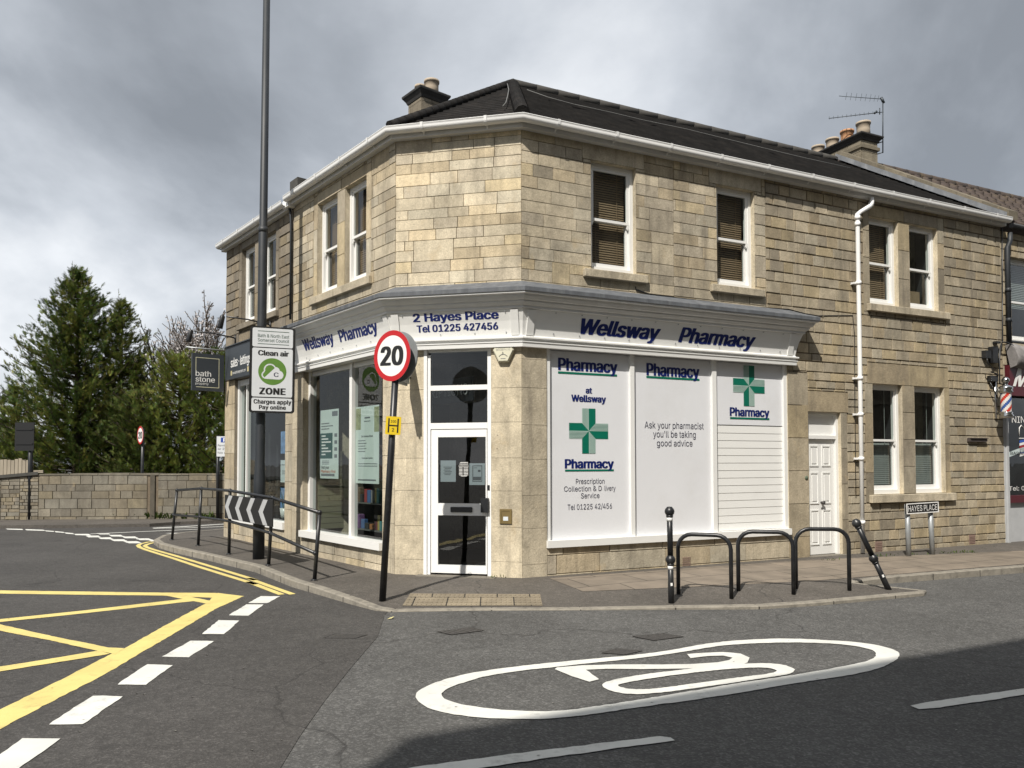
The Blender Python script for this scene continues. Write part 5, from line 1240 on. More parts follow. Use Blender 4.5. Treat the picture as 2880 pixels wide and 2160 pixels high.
# property cards hanging in the agent's window
cards = [(-1.52, 2.02, 'blue'), (-.82, 2.02, 'blue'), (-1.52, 1.45, 'white'), (-.82, 1.45, 'white'), (-1.52, .9, 'blue'), (-.82, .9, 'teal')]
nmc = {'blue': pm('card_sky_print', (.16, .28, .5), rough=.4, var=.5, scale=9), 'white': pm('card_white_print', (.6, .66, .66), rough=.4, var=.05), 'teal': pm('card_teal_print', (.2, .36, .42), rough=.4, var=.4, scale=9)}
rown = {2.02: 'top', 1.45: 'middle', .9: 'bottom'}
for u, v, cc in cards:
    mb = MB(FM('L')); mb.box(u, u + .42, v - .24, v + .2, d - .30, d - .29)
    ob = mb.build('property_card', nmc[cc]); tag(ob, '%s property card, %s of its hanging column, %s the agent window pillar' % (cc, rown[v], 'beside' if u > -1 else 'one column away from'), 'card', 'property cards in the agent window')
    if cc == 'white':
        m2 = MB(FM('L')); text(m2, 'SOLD', u + .08, u + .34, v - .08, v, d - .287, .01); m2.box(u + .05, u + .37, v + .10, v + .115, d - .289, d - .287); WMAT[ob.name] = Matrix(); m2.build('print', LINE, ob)
ppt = thing('potted_plant', 'snake plant in a white pot on the agent window ledge', 'plant', FP('L', -1.05, .5, -.3))
mb = MB(FM('L')); mb.lathe([(.07, .5), (.10, .72), (.09, .72), (.085, .68)], (-1.08, 0, -.32), (0, 1, 0), 14); mb.build('pot', pm('white_glazed_pot', (.6, .6, .57), rough=.3), ppt)
mb = MB(FM('L'))
for i in range(9):
    a = i * 2.3; x = -1.08 + .03 * math.cos(a); z = -.32 + .03 * math.sin(a); tx_ = x + .08 * math.cos(a); h = .70 + random.uniform(.2, .4)
    mb.poly([(x - .018, .68, z), (x + .018, .68, z), (tx_ + .012, h, z + .04 * math.sin(a)), (tx_, h + .06, z + .05 * math.sin(a)), (tx_ - .014, h, z + .04 * math.sin(a))])
mb.build('foliage', pm('dark_leaf', (.03, .07, .025), rough=.5, var=.2), ppt)
# roof of the house: slope, gutter, gable coping beside the pharmacy
ea = [FP('L', L0 - .12, 6.33, .13), FP('L', -.02, 6.33, .13)]; rr = [FP('L', L0 - .12, 7.9, -2.4), FP('L', -.02, 7.9, -2.4)]
mb = MB(); tiles(mb, ea[0], ea[1], rr[1], rr[0], 18); b0, b1 = FP('L', L0 - .12, 6.3, -5.2), FP('L', -.02, 6.3, -5.2); mb.poly([rr[0], rr[1], b1, b0]); mb.poly([ea[0] - Vector((0, 0, .06)), rr[0] - Vector((0, 0, .06)), b0]); mb.build('roof', SLATE, agent)
gutter(agent, [(FP('L', L0 - .06, 0, 0).xy, nL), (FP('L', -.05, 0, 0).xy, nL)], 6.335)
mb = MB(FM('L')); mb.box(-.17, .07, 6.235, 6.37, .01, .15); mb.build('gutter_outlet', UPVC, agent)
mb = MB(FM('L')); mb.tube([(-.06, 6.25, .06), (-.04, 6.1, .05), (-.03, 5.9, .045), (-.03, 4.2, .045)], .022, 8); mb.build('downpipe', DGREY, agent)
COPE = pm('dark_coping_stone', (.06, .058, .052), rough=.95, var=.3, scale=6, bump=.4)
mb = MB(); k0, k1 = FP('L', -.04, 6.55, -.15), FP('L', -.04, 8.25, -2.6); w_ = Vector((eL.x, eL.y, 0)) * .15; hz = Vector((0, 0, .10))
for a, b in ((k0, k1),):
    P = [a - w_, a + w_, b + w_, b - w_]; mb.poly([p + hz for p in P]); mb.poly(P[::-1])
    for i in range(4): mb.poly([P[i], P[(i + 1) % 4], P[(i + 1) % 4] + hz, P[i] + hz])
mb.M = FM('L'); mb.box(-.20, .14, 6.62, 6.78, -.42, .0); mb.box(-.16, .10, 6.36, 6.62, -.38, -.02); mb.build('coping', COPE, agent)
# hanging sign on the far corner
hg = MB(FM('L')); hu = -3.46
hg.tube([(hu, 4.03, .0), (hu, 4.03, .86)], .016, 8); 
for w in (.2, .62): hg.tube([(hu, 4.03, w), (hu, 3.93, w)], .006, 5)
hs = hg.build('sign_bracket', GALV, agent)
mb = MB(Matrix()); sp0 = FP('L', hu, 3.93, .10); dirn = Vector((nL.x, nL.y, 0))
MS = Matrix(((-dirn.x, 0, -dirn.y * -1, 0), (-dirn.y, 0, -dirn.x, 0), (0, 1, 0, 0), (0, 0, 0, 1)))
hx = -dirn; hn = hx.cross(Vector((0, 0, 1)))
MS = Matrix(((hx.x, 0, hn.x, FP('L', hu, 0, .74).x), (hx.y, 0, hn.y, FP('L', hu, 0, .74).y), (0, 1, 0, 0), (0, 0, 0, 1)))
mb = MB(MS); HW, v0, v1 = .66, 3.13, 3.92
mb.box(0, HW, v0, v1, -.03, .03); hang = mb.build('hanging_sign', CHAR, agent)
mb = MB(MS); z = .0315; a0, a1, b0, b1 = .07, HW - .10, v0 + .07, v1 - .085; t = .012
mb.poly([(a0, b1 - t, z), (a1, b1 - t, z), (a1, b1, z), (a0, b1, z)]); mb.poly([(a1 - t, b0, z), (a1, b0, z), (a1, b1 - t, z), (a1 - t, b1 - t, z)]); mb.poly([(a0 + .01, b0, z), (a1 - t, b0, z), (a1 - t, b0 + t, z), (a0 + .01, b0 + t, z)]); mb.poly([(a0, b1 - .33, z), (a0 + t, b1 - .33, z), (a0 + t, b1 - t, z), (a0, b1 - t, z)])
mb.build('border', pm('cream_print', (.62, .6, .42), rough=.5), hang)
mb = MB(MS); text(mb, 'bath', a0, a0 + .32, v0 + .305, v0 + .42, z, .012, capref='b'); text(mb, 'stone', a0, a0 + .40, v0 + .185, v0 + .30, z, .012, capref='b'); text(mb, 'property', a0, a0 + .27, v0 + .125, v0 + .175, z, .0, capref='b'); mb.build('lettering', TXTW, hang)

# ================================================================== BARBER'S BUILDING (right)
barb = thing('barber_shop_building', 'stone terrace building with burgundy barber shop front beside the downpipe end of the corner building', 'building', FP('R', 10.6, 0, 0))
mb = MB(FM('R')); B0 = 10.565; BW = (10.86, 12.1, 4.0, 5.7); BS = (10.66, 15.5, .0, 3.45)
backing(mb, (B0, 16, -.2, 6.2), [BW, BS], [.13, .5], MORT, GREYS)
stone_zone(mb, (B0, 16, 3.7, 6.2), [BW, BS], [], tuple(x * 1.08 for x in GREYS), .19, .24, .25, .45, .1, .006)
stone_zone(mb, (B0, 16, -.2, 3.7), [BW, BS], [], GREYS, .19, .24, .25, .45, .1, .006)
mb.M = Matrix(); q = [FP('R', 16, 0), FP('R', 16, 0, -6), FP('R', B0, 0, -6)]
for a, b in zip(q, q[1:]): mb.poly([(a.x, a.y, -.2), (b.x, b.y, -.2), (b.x, b.y, 6.2), (a.x, a.y, 6.2)], GREYS)
mb.build('wall', STONE, barb)
sash('R', barb, BW, BLINDG, .6); add_sill('R', barb, 10.76, 12.2, 3.88, 3.995)
GREYP = pm('pale_grey_paint', (.42, .43, .44), rough=.5, var=.08); BURG = pm('burgundy_paint', (.075, .008, .014), rough=.4, var=.1); SHOPB = pm('black_window_back', (.012, .012, .013), rough=.8)
mb = MB(FM('R')); mb.box(10.55, 10.612, -.1, 3.1, .0, .05); mb.box(10.51, 10.55, -.1, 3.0, .0, .02); mb.build('pilaster', GREYP, barb)
mb = MB(FM('R')); mb.box(10.612, 16, -.1, .78, -.12, -.02); mb.build('stall_riser', GREYP, barb)
mb = MB(FM('R')); mb.box(10.612, 16, .78, .92, -.12, .04); mb.box(10.612, 10.63, .92, 2.92, -.14, -.03)
mb.prism([(10.60, 2.90), (16, 2.90), (16, 3.50), (10.60, 3.50)], -.02, .10); bf = mb.build('shop_front', BURG, barb)
mb = MB(FM('R')); mb.poly([(10.63, .92, -.09), (16, .92, -.09), (16, 2.92, -.09), (10.63, 2.92, -.09)]); mb.build('pane', GLASSD, bf)
mb = MB(FM('R')); mb.box(10.6, 16, .0, 3.4, -.48, -.46); mb.build('interior', SHOPB, barb)
mb = MB(FM('R')); tw = -.085
a = W('R', 2846, 1186, tw); text(mb, 'NINO', a[0], a[0] + .62, W('R', 2860, 1189, tw)[1], W('R', 2860, 1171, tw)[1], tw, .0)
a = W('R', 2838, 1380, tw); text(mb, 'Tel: 01225', a[0], a[0] + 1.0, a[1], W('R', 2838, 1368, tw)[1], tw, .0)
cu0, cv0 = W('R', 2866, 1196, tw); mb.tube([(cu0, cv0 - .22, tw), (cu0 + .01, cv0 - .05, tw), (cu0 + .07, cv0 + .0, tw), (cu0 + .16, cv0 - .06, tw)], .008, 4); mb.box(cu0 - .01, cu0 + .3, cv0 - .27, cv0 - .255, tw - .001, tw)
mb.build('lettering', TXTW, bf, split=True)
mb = MB(FM('R')); bu, bv = W('R', 2833, 1288, tw); pts = [(bu + .9 * t, bv + .05 + .14 * math.sin(t * 1.7)) for t in [i / 10 for i in range(11)]]
for (x, y), (x2, y2) in zip(pts, pts[1:]): mb.poly([(x, y - .05, tw), (x2, y2 - .05, tw), (x2, y2 + .05, tw), (x, y + .05, tw)])
mb.build('banner', pm('pale_mint_vinyl', (.5, .58, .58), rough=.5), bf)
mb = MB(FM('R')); t0 = bu + .10; text(mb, 'BARBER', t0, t0 + .55, bv + .06, bv + .125, tw + .002, .012); mb.build('lettering', TXTK, bf)
mb = MB(FM('R'));  mc = MB(FM('R')); md = MB(FM('R'))
for i in range(6):
    y = cv0 - .36 - i * .055; m = (mb, mc, md)[(0, 2, 1, 2, 0, 2)[i]]; m.poly([(cu0 + .0, y, tw), (cu0 + .3, y + .05, tw), (cu0 + .3, y + .1, tw), (cu0 + .0, y + .05, tw)])
mb.build('stripe', pm('blue_vinyl', (.02, .08, .4), rough=.4), bf); mc.build('stripe', pm('red_vinyl', (.3, .01, .02), rough=.4), bf); md.build('stripe', TXTW, bf)
mb = MB(FM('R')); fu, fv = W('R', 2848, 1086, .102); text(mb, 'M', fu, fu + .60, fv, fv + .36, .106, .03, .45); mb.build('lettering', TXTW, bf, split=True)
# rolled awning under its cover
mb = MB(FM('R')); n = 14
rows = []
for i in range(n + 1):
    u = 10.60 + (16 - 10.60) * (i / n) ** 1.3; sag = .015 * math.sin(i * 2.1)
    rows.append([mb.v((u, v + sag, w + .02 * math.sin(i * 1.7 + w * 9))) for w, v in ((.02, 3.90), (.10, 3.92), (.20, 3.80), (.26, 3.62), (.22, 3.48), (.10, 3.44))])
for a, b in zip(rows, rows[1:]):
    for j in range(5): mb.face([a[j], b[j], b[j + 1], a[j + 1]], smooth=True)
mb.face(rows[0]); mb.build('awning', pm('grey_canvas', (.20, .19, .185), rough=.95, var=.3, scale=9, bump=.5), barb)
mb = MB(FM('R')); mb.tube([(10.68, 3.98, .06), (16, 3.98, .06)], .03, 8); mb.tube([(10.72, 6.15, .09), (10.72, 5.98, .09), (10.66, 5.85, .07), (10.66, 3.95, .07)], .045, 10)
for v in (5.0, 4.4): mb.lathe([(.055, -.04), (.055, .04)], (10.66, v, .07), (0, 1, 0), 10)
mb.build('downpipe', DGREY, barb)
mb = MB(FM('R')); p = lambda x, y, w: (*W('R', x, y, w), w)
for (x0, y0, x1, y1, w0, w1) in ((2773, 985, 2788, 1008, .05, .10), (2793, 974, 2809, 1021, .03, .10), (2788, 1056, 2808, 1073, .03, .09), (2804, 959, 2815, 966, .02, .1)):
    a = W('R', x0, y0, w1); b = W('R', x1, y1, w1); mb.box(a[0], b[0], b[1], a[1], w0 - .04, w1)
mb.build('junction_box', BLACK, barb, split=True)
mb = MB(FM('R'))
mb.tube([p(2818, 640, .02), p(2819, 800, .02), p(2820, 962, .03), p(2816, 968, .12), p(2812, 985, .2), p(2811, 1050, .2), p(2812, 1078, .2), p(2824, 1084, .2)], .012, 5)
mb.tube([p(2776, 1008, .16), p(2777, 1020, .16), p(2790, 1034, .15), p(2800, 1040, .1)], .01, 5); mb.tube([p(2788, 1046, .1), p(2800, 1050, .1), p(2806, 1058, .1)], .015, 5)
mb.tube([p(2818, 962, .12), p(2832, 963, .13), p(2850, 972, .13)], .014, 5); mb.tube([p(2785, 1076, .08), p(2797, 1100, .1), p(2806, 1120, .12)], .012, 5)
mb.build('cable', BLACK, barb, split=True)
pole = FP('R', 10.24, 0, .24); pzv = lambda y: GD(2827, y, pole.y).z
CHR = pm('chrome', (.55, .56, .56), rough=.18, metal=1.0, var=.05)
pb = pole.xy.to_3d()
mb = MB(); zt, zb = pzv(1106), pzv(1158); r_ = .085
mb.lathe([(.03, zb - .13), (.115, zb - .12), (.132, zb - .07), (.105, zb - .045), (.118, zb - .015), (.10, zb)], pb, n=20); mb.lathe([(.10, zt), (.13, zt + .03), (.105, zt + .055), (.13, zt + .09), (.115, zt + .13), (.04, zt + .16), (.04, zt + .2)], pb, n=20); mb.sphere((pb.x, pb.y, zt + .25), .07)
w0 = FP('R', 10.27, 0, .02); mb.tube([(w0.x, w0.y, zb - .03), (pb.x, pb.y, zb - .03)], .02, 6); mb.tube([(w0.x, w0.y, zt + .06), (pb.x, pb.y, zt + .06)], .02, 6); 
mb.tube([(w0.x, w0.y, zb - .12), (w0.x, w0.y, zt + .3)], .03, 6)
bp = mb.build('barber_pole', CHR, barb)
m, nt, b = new_mat('barber_stripe'); N = nt.nodes.new; L_ = nt.links.new
# spiral stripes: faces coloured per loop
mb = MB(); NN, HH = 24, 40; cols = [(.62, .6, .56), (.45, .04, .025), (.62, .6, .56), (.04, .09, .28)]
for j in range(HH):
    for i in range(NN):
        z0_ = zb + (zt - zb) * j / HH; z1_ = zb + (zt - zb) * (j + 1) / HH; t0 = 2 * math.pi * i / NN; t1 = 2 * math.pi * (i + 1) / NN
        kk = int(((i / NN * 2 - j / HH * 1.1) % 1.0) * 4) % 4
        mb.face([mb.v((pb.x + .092 * math.cos(t), pb.y + .092 * math.sin(t), zz_)) for t, zz_ in ((t0, z0_), (t1, z0_), (t1, z1_), (t0, z1_))], cols[kk])
at = N('ShaderNodeAttribute'); at.attribute_name = 'col'; L_(at.outputs[0], b.inputs['Base Color']); b.inputs['Roughness'].default_value = .15
mb.build('striped_cylinder', m, bp)
# its roof of brown tiles and the party wall coping
BRT = pm('brown_roof_tile', (.060, .045, .038), rough=.9, var=.35, scale=5, bump=.3, dirt=(.16, .12, .05), dirt_amt=.35, dirt_scale=4)
be0, be1 = FP('R', 10.75, 6.33, .1), FP('R', 17, 6.33, .1); br0, br1 = FP('R', 9.0, 8.32, -2.5), FP('R', 17, 8.32, -2.5)
mb = MB(); tiles(mb, be0, be1, br1, br0, 16)
# rounded tile rolls
dvv = (be1 - be0)
for r_i in range(16):
    t0, t1 = r_i / 16, (r_i + 1) / 16; a = be0.lerp(br0, t0); b = be1.lerp(br1, t0); a1 = be0.lerp(br0, t1); b1 = be1.lerp(br1, t1); n = int((b - a).length / .3)
    for i in range(n):
        f = (i + .5) / n; p_ = a.lerp(b, f) + Vector((0, 0, .02)); q_ = a1.lerp(b1, (i + .5) / n) + Vector((0, 0, .0)); mb.tube([p_, q_], .045, 6, True, None, True)
bb0, bb1 = FP('R', 9.0, 6.3, -6), FP('R', 17, 6.3, -6); mb.poly([br0, br1, bb1, bb0]); brf = mb.build('roof', BRT, barb)
mb = MB(); ridge(mb, br0, br1, .10, .42); mb.build('ridge_tile', BRT, brf)
mb = MB(); ca, cb = FP('R', 10.68, 6.42, .12), FP('R', 8.95, 8.30, -2.45); w_ = Vector((eR.x, eR.y, 0)); hz = Vector((0, 0, .17)); n = 7
for i in range(n):
    a, b = ca.lerp(cb, i / n), ca.lerp(cb, (i + .98) / n); P = [a - w_ * .02, a + w_ * .26, b + w_ * .26, b - w_ * .02]
    kk_ = random.uniform(.8, 1.2); c = (.16 * kk_, .14 * kk_, .105 * kk_); mb.poly([p_ + hz for p_ in P], c); mb.poly(P[::-1], c)
    for j in range(4): mb.poly([P[j], P[(j + 1) % 4], P[(j + 1) % 4] + hz, P[j] + hz], c)
mb.build('coping', STONE, barb)
gutter_b = MB(); gutter_b.tube([FP('R', 10.7, 6.28, .14), FP('R', 17, 6.28, .14)], .055, 8); gutter_b.build('gutter', BLACK, barb)

# ================================================================== HOUSES ACROSS THE STREET, behind the camera: they throw the shade on the road
opp = thing('terrace_row', 'tall stone terrace across the street from the pharmacy', 'building', (0, -3, 0))
Mo = Matrix(((-eR.x, 0, -nR.x, nR.x * 2.05), (-eR.y, 0, -nR.y, nR.y * 2.05), (0, 1, 0, -.02), (0, 0, 0, 1)))
mb = MB(Mo); wo = [(u, u + 1.1, v, v + 2.0) for u in (-28, -25, -22, -19, -16, -13, -10, -7, -4, -1, 2, 4.8) for v in (1.0, 4.6, 8.0)]
backing(mb, (-32, 6.2, -.3, 11.3), wo, .15, GREYS, GREYS)
mb.box(-32, 6.2, 11.3, 11.56, -9, .02, GREYS); mb.box(6.18, 6.2, -.3, 11.3, -9, -.01, GREYS); mb.box(-32, -31.98, -.3, 11.3, -9, -.01, GREYS); mb.box(-32, 6.2, -.3, 11.3, -9.02, -9, GREYS)
mb.box(-32, 6.2, 3.9, 4.05, -.008, .08, MIDS)
mb.build('wall', STONE, opp)
mb = MB(Mo)
for o in wo: mb.box(o[0], o[1], o[2], o[3], -.2, -.14)
mb.build('window', pm('far_window', (.03, .035, .04), rough=.1), opp, split=True)
mb = MB(); q = [Vector((nR.x * t + eR.x * s, nR.y * t + eR.y * s, -.004)) for t, s in ((-.9, -12), (-.9, 40), (2.05, 40), (2.05, -12))]; mb.poly(q); structure(mb.build('near_pavement', ASPH3))

# ================================================================== STREET FURNITURE
# lamp post with the clean air zone sign
lb = PAV(727, 1572); dep = lb.y
def at(px, py, depth=dep): return GD(px, py, depth)
lamp = thing('lamp_post', 'tall dark grey lamp post carrying a clean air zone sign', 'lamp post', lb)
top = at(750, 0); top = lb + (top - lb) * 1.22
mb = MB(); pA = lb.lerp(top, 0.135)
pts = [lb + Vector((0, 0, -.05)), lb + (top - lb) * .115, lb + (top - lb) * .135, lb + (top - lb) * .32, lb + (top - lb) * .478, lb + (top - lb) * .481, top]
mb.tube(pts, [.094, .094, .078, .074, .074, .066, .052], 20)
mb.tube([lb + (top - lb) * .318, lb + (top - lb) * .323], .08, 18); mb.tube([lb + (top - lb) * .474, lb + (top - lb) * .482], .078, 18)
mb.build('column', DGREY, lamp)
mb = MB(); mb.tube([top, top + Vector((-.3, -.5, .15)), top + Vector((-.7, -1.1, .2))], [.04, .035, .03], 8); hd_ = top + Vector((-.8, -1.3, .18)); mb.lathe([(.02, -.06), (.16, -.03), (.18, .02), (.06, .08)], hd_, n=14); mb.build('lantern', DGREY, lamp)
# zone sign: plane just in front of the column, turned a little to the right
yaw = R(20); sx = Vector((math.cos(yaw), math.sin(yaw), 0)); sn = Vector((math.sin(yaw), -math.cos(yaw), 0))
pc = at(766, 1040); pc = Vector((pc.x, pc.y, 0)) - Vector((0, .13, 0))
def onplane(px, py):
    r = ray(px, py); t = (pc - O).dot(sn) / r.dot(sn); p_ = O + r * t; return p_
TL, TR, BR, BL = onplane(704, 914), onplane(831, 925.5), onplane(828, 1163), onplane(699, 1160)
c0 = (TL + TR + BR + BL) / 4; up_ = ((TL - BL) + (TR - BR)).normalized(); sx2 = (((TR - TL) + (BR - BL)) / 2); sx2 = (sx2 - up_ * sx2.dot(up_)).normalized(); nn = sx2.cross(up_)
SWd = ((TR - TL).length + (BR - BL).length) / 2; SH = ((TL - BL).length + (TR - BR).length) / 2
MSg = Matrix(((sx2.x, up_.x, nn.x, c0.x), (sx2.y, up_.y, nn.y, c0.y), (sx2.z, up_.z, nn.z, c0.z), (0, 0, 0, 1)))
X = lambda f: (f - .5) * SWd
Y = lambda f: (.5 - f) * SH
def rrect(m, x0, x1, y0, y1, r, z0, z1):
    P = []
    for cx_, cy_, a0 in ((x1 - r, y1 - r, 0), (x0 + r, y1 - r, 90), (x0 + r, y0 + r, 180), (x1 - r, y0 + r, 270)):
        for i in range(5): a = R(a0 + i * 22.5); P.append((cx_ + r * math.cos(a), cy_ + r * math.sin(a)))
    m.prism(P, z0, z1)
mb = MB(MSg); rrect(mb, X(0), X(1), Y(1), Y(0), .05, -.03, 0)
zs = mb.build('zone_sign', TXTK, lamp)
mb = MB(MSg); e_ = .055
rrect(mb, X(e_), X(1 - e_), Y(.238), Y(.018), .025, 0, .002); rrect(mb, X(e_), X(1 - e_), Y(.815), Y(.25), .025, 0, .002); rrect(mb, X(e_), X(1 - e_), Y(.978), Y(.828), .025, 0, .002)
mb.build('sign_face', SIGNW, zs)
mb = MB(MSg); z = .0035
text(mb, 'Clean air', X(.18), X(.86), Y(.335), Y(.278), z, .042); text(mb, 'ZONE', X(.22), X(.80), Y(.785), Y(.712), z, .055, 0, 1.1)
text(mb, 'Charges apply', X(.10), X(.93), Y(.895), Y(.847), z, .038, 0, 1.05); text(mb, 'Pay online', X(.22), X(.81), Y(.958), Y(.912), z, .038, 0, 1.05)
mb.build('lettering', TXTK, zs, split=True)
mb = MB(MSg); text(mb, 'Bath & North East', X(.17), X(.86), Y(.125), Y(.087), z, .012); text(mb, 'Somerset Council', X(.17), X(.86), Y(.177), Y(.139), z, .012)
for f in (.05, .198): mb.poly([(X(.17), Y(f + .008), z), (X(.86), Y(f + .008), z), (X(.86), Y(f), z), (X(.17), Y(f), z)])
mb.build('lettering', pm('council_green_grey', (.09, .13, .11), rough=.5), zs)
mb = MB(MSg); rc_ = .31 * SWd; cyv = Y(.52); mb.poly([(rc_ * math.cos(2 * math.pi * i / 48), cyv + rc_ * math.sin(2 * math.pi * i / 48), z) for i in range(48)]); mb.build('emblem', pm('clean_air_green', (.10, .21, .035), rough=.45), zs)
mb = MB(MSg); z = .005; s = rc_
cl = [(-.62, -.52), (-.74, -.38), (-.76, -.2), (-.64, -.04), (-.58, .02), (-.6, .2), (-.5, .42), (-.3, .55), (-.08, .56), (.1, .47), (.2, .33), (.36, .3), (.48, .18), (.52, .04), (.68, -.02), (.78, -.18), (.78, -.34), (.68, -.5), (.5, -.56), (-.4, -.54)]
P = [Vector((x * s * .95, cyv + y * s * .95)) for x, y in cl]; n = len(P)
for i in range(n):
    a, b = P[i], P[(i + 1) % n]; t = (b - a).normalized(); q = Vector((-t.y, t.x)) * .011; mb.poly([(a.x - q.x, a.y - q.y, z), (b.x - q.x, b.y - q.y, z), (b.x + q.x, b.y + q.y, z), (a.x + q.x, a.y + q.y, z)])
half = [P[10].lerp(P[11], .1)] + P[11:]; mb.poly([(p.x, p.y, z + .0004) for p in half + [P[0]]])
mb.build('cloud_outline', SIGNW, zs)
mb = MB(MSg); text(mb, 'C', .1 * s, .45 * s, cyv - .38 * s, cyv - .06 * s, z + .002, .02); mb.build('lettering', INK, zs)
mb = MB(MSg)
for f in (.25, .75): mb.box(-.10, .10, Y(f) - .02, Y(f) + .02, -.07, -.03)
mb.build('bracket', DGREY, zs, split=True)

# 20 mph sign on the leaning black post
REDS = pm('sign_red', (.46, .012, .016), rough=.4, var=.03)
pb = PAV(1075, 1690); d20 = pb.y
ptp = GD(1112, 1060, d20); pole20 = thing('speed_limit_sign', 'leaning black post with a round red bordered 20 sign and yellow hydrant plate', 'road sign', pb)
mb = MB(); tp = pb + (ptp - pb) * 1.16; mb.tube([pb - Vector((0, 0, .05)), tp], .041, 16); mb.build('post', BLACK, pole20)
def disc20(parent, c, yaw, rad, upv, both=True):
    n = Vector((-math.sin(yaw), -math.cos(yaw), 0)); x = upv.cross(n).normalized(); y = n.cross(x)
    M = Matrix(((x.x, y.x, n.x, c.x), (x.y, y.y, n.y, c.y), (x.z, y.z, n.z, c.z), (0, 0, 0, 1)))
    def ringm(m, r0, r1, z):
        k = 64; a = [m.v((r0 * math.cos(2 * math.pi * i / k), r0 * math.sin(2 * math.pi * i / k), z)) for i in range(k)]
        if r1 == 0: m.face(a); return
        b = [m.v((r1 * math.cos(2 * math.pi * i / k), r1 * math.sin(2 * math.pi * i / k), z)) for i in range(k)]
        for i in range(k): m.face([a[i], a[(i + 1) % k], b[(i + 1) % k], b[i]])
    mb = MB(M); mb.lathe([(rad, .048), (rad, .052)], (0, 0, 0), (0, 0, 1), 64); mb.box(-rad * .5, rad * .5, -.02, .02, .02, .05)
    if both: mb.lathe([(rad, -.075), (rad, -.068)], (0, 0, 0), (0, 0, 1), 64); mb.lathe([(rad, -.06), (rad - .004, -.068)], (0, 0, 0), (0, 0, 1), 64)
    dsc = mb.build('sign_plate', GALV, parent)
    mb = MB(M); ringm(mb, rad, rad * .80, .054); mb.build('red_border', REDS, dsc)
    mb = MB(M); ringm(mb, rad * .805, 0, .0532); mb.build('sign_face', TXTW, dsc)
    mb = MB(M); text(mb, '20', -rad * .63, rad * .63, -rad * .36, rad * .36, .0555, .05, 0, 1.0); mb.build('lettering', TXTK, dsc)
disc20(pole20, GD(1111, 1002, d20), R(36), .305, (tp - pb).normalized())
hp = GD(1106, 1197, d20 - .06); upv = (tp - pb).normalized(); nn = Vector((.12, -1, 0)).normalized(); x = upv.cross(nn).normalized(); nn = x.cross(upv)
MH = Matrix(((x.x, upv.x, nn.x, hp.x), (x.y, upv.y, nn.y, hp.y), (x.z, upv.z, nn.z, hp.z), (0, 0, 0, 1)))
mb = MB(MH); rrect(mb, -.09, .09, -.108, .108, .012, 0, .006); hy = mb.build('hydrant_plate', pm('hydrant_yellow', (.72, .52, .02), rough=.4, var=.04), pole20)
mb = MB(MH); z = .0075
for a in (-.062, .046): mb.poly([(a, -.085, z), (a + .017, -.085, z), (a + .017, .085, z), (a, .085, z)])
mb.poly([(-.045, -.008, z), (.046, -.008, z), (.046, .008, z), (-.045, .008, z)]); text(mb, '100', -.032, .032, .035, .065, z, .01); text(mb, '2', -.014, .014, -.07, -.03, z, .01); mb.build('lettering', TXTK, hy)

# guard rail with chevron board
gtop = [(498, 1379), (566, 1374), (647, 1380), (767, 1400), (899, 1442)]; gbot = [(483, 1519), (557, 1535), (644, 1559), (755, 1590), (884, 1632)]; gmid = [(488, 1448), (563, 1454), (646, 1466), (760, 1499), (887, 1556)]
gb = [PAV(*p) for p in gbot]
rail = thing('guard_rail', 'black tubular guard rail with a chevron board along the pavement corner', 'railing', gb[2])
gt = [GD(*p, b.y) for p, b in zip(gtop, gb)]; gm = [GD(*p, b.y) for p, b in zip(gmid, gb)]
for b, t in zip(gb, gt):
    mb = MB(); mb.tube([b - Vector((0, 0, .04)), t], .027, 12); mb.lathe([(.05, 0), (.05, .01), (.03, .02)], b, n=12); mb.build('post', BLACK, rail)
mb = MB(); mb.tube(gt, .026, 12)
for p in gt: mb.sphere(p, .037)
mb.build('top_rail', BLACK, rail)
mb = MB(); mb.tube(gm, .024, 12)
for p in gm: mb.sphere(p, .036)
mb.build('lower_rail', BLACK, rail)
ca, cb = gb[2], gb[3]; dv = (cb - ca); dv.z = 0; dv.normalize(); nn = dv.cross(Vector((0, 0, 1))); pc = ca + nn * .045
def onp(px, py):
    r = ray(px, py); t = (pc - O).dot(nn) / r.dot(nn); return O + r * t
TL, TR, BR, BL = onp(632.5, 1390), onp(767.6, 1407.6), onp(766, 1481), onp(631, 1458)
x = ((TR - TL) + (BR - BL)).normalized(); up_ = nn.cross(x).normalized() * 1; c0 = (TL + TR + BR + BL) / 4
if up_.z < 0: up_ = -up_
cw = ((TR - TL).length + (BR - BL).length) / 2; chh = (abs((TL - BL).dot(up_)) + abs((TR - BR).dot(up_))) / 2
MC = Matrix(((x.x, up_.x, nn.x, c0.x), (x.y, up_.y, nn.y, c0.y), (x.z, up_.z, nn.z, c0.z), (0, 0, 0, 1)))
mb = MB(MC); mb.box(-cw / 2, cw / 2, -chh / 2, chh / 2, -.012, .0); cv = mb.build('chevron_board', TXTK, rail)
mb = MB(MC); sl = chh * .0
for i, f in enumerate((.01, .245, .49, .735)):
    x0 = -cw / 2 + f * cw; w = cw * .085; tip = cw * .09; h = chh / 2 * .97
    mb.poly([(x0 + tip, h, .003), (x0 + tip + w, h, .003), (x0 + w, 0, .003), (x0, 0, .003)]); mb.poly([(x0, 0, .003), (x0 + w, 0, .003), (x0 + tip + w, -h, .003), (x0 + tip, -h, .003)])
mb.build('chevron_stripe', pm('grey_white_reflective', (.42, .43, .44), rough=.4), cv, split=True)

